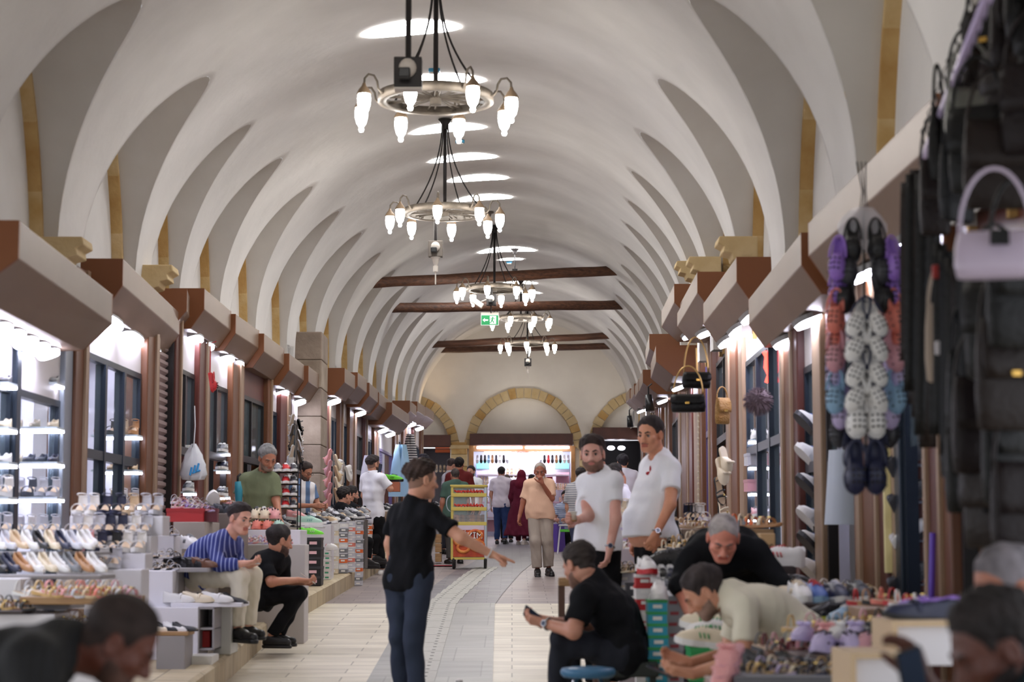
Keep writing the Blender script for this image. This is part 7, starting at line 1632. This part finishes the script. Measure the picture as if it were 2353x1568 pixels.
# ===== pastry cart
d = 29.3; q0 = P(1036,1310,d); q1 = P(1118,1118,d); fz = flo(d); x0, x1 = q0.x, q1.x; W = x1-x0; cx = (x0+x1)/2; zt = q1.z; DP = .55
ym = mat('cart_yellow',(206,186,92),.45); t = thing('pastry_cart', 'yellow-framed glass pastry cart with an orange poster, on wheels in the aisle', 'cart', (cx,d,fz))
zb = P(1070,1284,d).z; zp = P(1070,1204,d).z; sh = [P(1070,y,d).z for y in (1204,1170,1138,1118)]
for nm, mm, fn in (('poster_box', cmat((170,150,120)), lambda m: m.box((cx,d+DP/2,(zb+zp)/2), (W,DP,zp-zb))),): m = MB(); fn(m); m.build(nm, mm, t)
for i in range(2):
    for j in range(2): m = MB(); m.box((x0+.015+i*(W-.03), d+.015+j*(DP-.03), (zb+zt)/2), (.035,.035,zt-zb)); m.build('corner_post', ym if i == 0 or j else mat('cart_steel',(170,180,190),.3,metal=.6), t)
for i, z in enumerate(sh+[zb]): m = MB(); m.box((cx, d+.006, z), (W,.03,.055 if i < 3 else .035)); m.box((cx, d+DP-.01, z), (W,.02,.04)); m.box((x1-.01, d+DP/2, z), (.02,DP,.04)); m.box((x0+.01,d+DP/2,z),(.02,DP,.04)); m.build('rail', ym, t, bevel=.004)
for z in sh[:3]: m = MB(); m.box((cx, d+DP/2, z), (W-.04,DP-.04,.012)); m.build('shelf', white_lam, t)
m = MB(); m.box((cx, d+DP/2, zt+.01), (W+.03,DP+.03,.025)); m.build('roof', ym, t, bevel=.005)
m = MB(); m.box((cx, d+.02, (zp+zt)/2), (W-.05,.005,zt-zp)); m.build('glass', mat('cart_glass',(214,222,226),.05,alpha=.16), t)
poster = mat('poster_orange',(214,92,40),.5,rgb2=(150,36,20),scale=7); m = MB(); m.box((cx, d-.008, (zb+zp)/2-.01), (W-.07,.012,zp-zb-.07)); po = m.build('poster', poster, t)
m = MB()
for i, (a, b, r) in enumerate(((.1,.12,.1),(-.13,.02,.09),(.13,-.1,.1),(-.08,-.14,.09))): m.tube([(cx+a+r*math.cos(k), d-.016, (zb+zp)/2+b*.7+r*.75*math.sin(k)) for k in [2*PI*j/20 for j in range(20)]], .026, 6, closed=True)
po['_w'] = (cx,d,fz); m.build('printed_rings', mat('poster_gold',(226,150,70),.5,rgb2=(200,80,40),scale=12), po, True)
m = MB(); m.box((cx, d-.0155, zp-.06), (W-.075,.004,.07)); m.build('sky_band', cmat((214,200,214)), po)
ink = cmat((240,236,232),.5); shd = cmat((60,40,60),.5)
for txt, yy, al, xx in (('BİZİM',1238,'CENTER',cx+.03),('Cİ',1264,'RIGHT',x1-.05)):
    zz_ = P(1070,yy,d).z
    text(txt, (xx+.006,d-.030,zz_-.006), .13, shd, t, align=al); text(txt, (xx,d-.036,zz_), .13, ink, t, align=al)
pastry = mat('pastry',(176,104,52),.5,rgb2=(120,62,30),scale=20)
for k in range(12):
    px = x0+.08+(k % 6)*(W-.14)/5; z = sh[0]+.055+.05*(k//6); o = MB(); o.ell((px, d+.12+.1*(k % 3), z), (.055,.08,.04), n=10, m=6); o = o.build('pastry', pastry, None, True); tag(o, 'glazed brown pastry roll, %s on the lowest cart shelf' % ordinal(k), 'pastry', 'pastries in the cart')
redp = cmat((206,50,40),.5)
for z, y_ in ((sh[2],0),(sh[1],0)):
    m = MB(); m.tube([(x0+.05+(W-.1)*k/40, d+.014, z+.055+.022*math.sin(k*1.7)+.012*math.sin(k*3.1)) for k in range(41)], .012, 6); m.build('red_lettering', redp, t, True)
    m = MB(); m.box((cx,d+.25,z+.035),(W-.14,.3,.05)); m.build('tray', cmat((214,190,150)), t, bevel=.01)
for s_ in (-1,1):
    xx = x0+.0 if s_ < 0 else x1-.0; m = MB(); m.tube([(xx+s_*(.0+.07*math.sin(a)), d+.0, sh[1]+.08+.12*math.cos(a)) for a in [PI*i/10 for i in range(11)]], .009, 6); m.build('handle', mat('cart_steel',(170,180,190),.3,metal=.6), t, True)
for xx in (x0+.04, x1-.02):
    for yy in (.1, DP-.08):
        m = MB(); m.tube([(xx, d+yy+.1*math.cos(a), fz+.125+.1*math.sin(a)) for a in [2*PI*i/20 for i in range(20)]], .022, 8, closed=True); w_ = m.build('wheel', black_pl, t, True); w_['_w'] = (cx,d,fz)
        m = MB(); m.cyl((xx-.02,d+yy,fz+.125),(xx+.02,d+yy,fz+.125),.025,n=10); m.cyl((xx,d+yy,fz+.125),(xx,d+yy,zb),.012,n=6); m.build('hub', steel_d, w_)
m = MB(); rx = P(1010,1292,30.5); m.box((rx.x,30.5,flo(30.5)+.013),(.45,.4,.006)); tag(m.build('floor_mat', cmat((176,40,56),.8), None), 'small red mat on the floor left of the cart', 'mat')
# ===== the bright end shop
def esh(py, names, n, x0_, x1_, kind, dd, lab, tilt=-60, sc_=.95):
    row(kind, names, P(x0_,py,END+dd), P(x1_,py,END+dd), n, -90, lab, 'shoes in the bright end shop', pitch=tilt, sc_=sc_, deep=False)
esh(1056,['silver','black','black','sky blue','tan','charcoal','white','black'],9,1097,1166,'slipper',.25,'the top left string of the end shop',-80)
esh(1056,['silver','black','red','charcoal','tan','black','white'],8,1242,1306,'slipper',.25,'the top right string of the end shop',-80)
esh(1088,['black','beige','black','black','cream'],6,1148,1194,'sandal',.7,'the middle rack of the end shop',-70,1.1)
esh(1105,['silver','white'],4,1100,1120,'sandal',.5,'the left rack of the end shop',-70); esh(1120,['pink','black','rose','white'],7,1270,1306,'sandal',.5,'the right rack of the end shop',-50)
esh(1150,['rose','silver','white','black','pink'],12,1100,1306,'sandal',.45,'the long middle shelf of the end shop',-30); esh(1185,['pink','lilac','white','black','gold'],12,1100,1306,'sandal',.4,'the lower shelf of the end shop',-20)
for i, (ya, c, w) in enumerate(((1090,(214,204,214),'upper'),(1153,(206,170,196),'pink middle'),(1188,(196,176,190),'lower'))):
    a, b = P(1096,ya,END+.35), P(1308,ya,END+.35); m = MB(); m.box(((a.x+b.x)/2,END+.75,a.z-.02), (b.x-a.x,.7,.035)); tag(m.build('shop_shelf', cmat(c), None), '%s long shelf inside the bright end shop' % w, 'shelf', 'shelves of the end shop')
for i, (xa, xb, ya, yb, c, w) in enumerate(((1094,1124,1060,1078,'teal','teal boxes at the upper left'),(1276,1308,1058,1078,'teal','teal boxes at the upper right'),(1094,1120,1082,1140,'lilac','lilac boxes at the left'),(1278,1308,1086,1110,'rose','pink boxes at the right'),(1225,1270,1096,1106,'red','red band at the right'),(1120,1200,1195,1222,'rose','pink boxes near the floor'))):
    slab(xa,xb,ya,yb,END+1.1,.3,'stacked_cartons',cmat(CN[c]),'%s of the bright end shop' % w,'boxes')
sg = slab(1170,1240,1041,1059,END+.15,.06,'shop_sign',mat('sign_white',(255,252,255),.3,emit=4),'white lit sign with red script in the bright end shop','sign')
m = MB(); a = P(1176,1040,END+.1); m.tube([a+Vector((k*.012, 0, .02*math.sin(k*1.3)+.012*math.sin(k*2.9))) for k in range(18)]+[a+Vector((.6,0,.03)), a+Vector((.66,0,.0)), a+Vector((.7,0,.04))], .012, 6); sg['_w'] = tuple(sg.location); m.build('red_script', mat('script_red',(240,90,60),.4,emit=1.5), sg, True)
# left end shop, dark right end shop
slab(1000,1034,1028,1040,END+.7,.3,'orange_boxes',cmat((226,110,60)),'orange boxes in the left end shop','boxes'); slab(955,1034,1012,1026,END+.9,.06,'lit_panel',mat('lit_panel',(250,236,214),.4,emit=2.5),'warm lit panel in the left end shop','panel')
row('sandal', ['grey','charcoal','silver'], P(985,1078,END+.5), P(1030,1078,END+.5), 6, -90, 'the rack of the left end shop', 'bags of shoes in the left end shop', pitch=-60)
for i,x in enumerate((1404,1428)): m = MB(); m.ell(P(x,1030,END+.4), (.1,.05,.06)); tag(m.build('round_lamp', tube_m, None, True), '%s small lamp glowing in the dark right end shop' % ('left','right')[i], 'lamp')
m = MB(); a = P(1040,1262,13); 
# litter on the grey strip
m = MB(); q = P(1055,1563,15.0); m.ell((q.x,15.0,flo(15)+.02), (.03,.02,.016), n=8, m=5); tag(m.build('crumpled_paper', cmat((230,226,222)), None, True), 'tiny scrap of white paper on the grey strip', 'litter')
for o in list(bpy.data.objects):
    if '_w' in o.keys(): del o['_w']
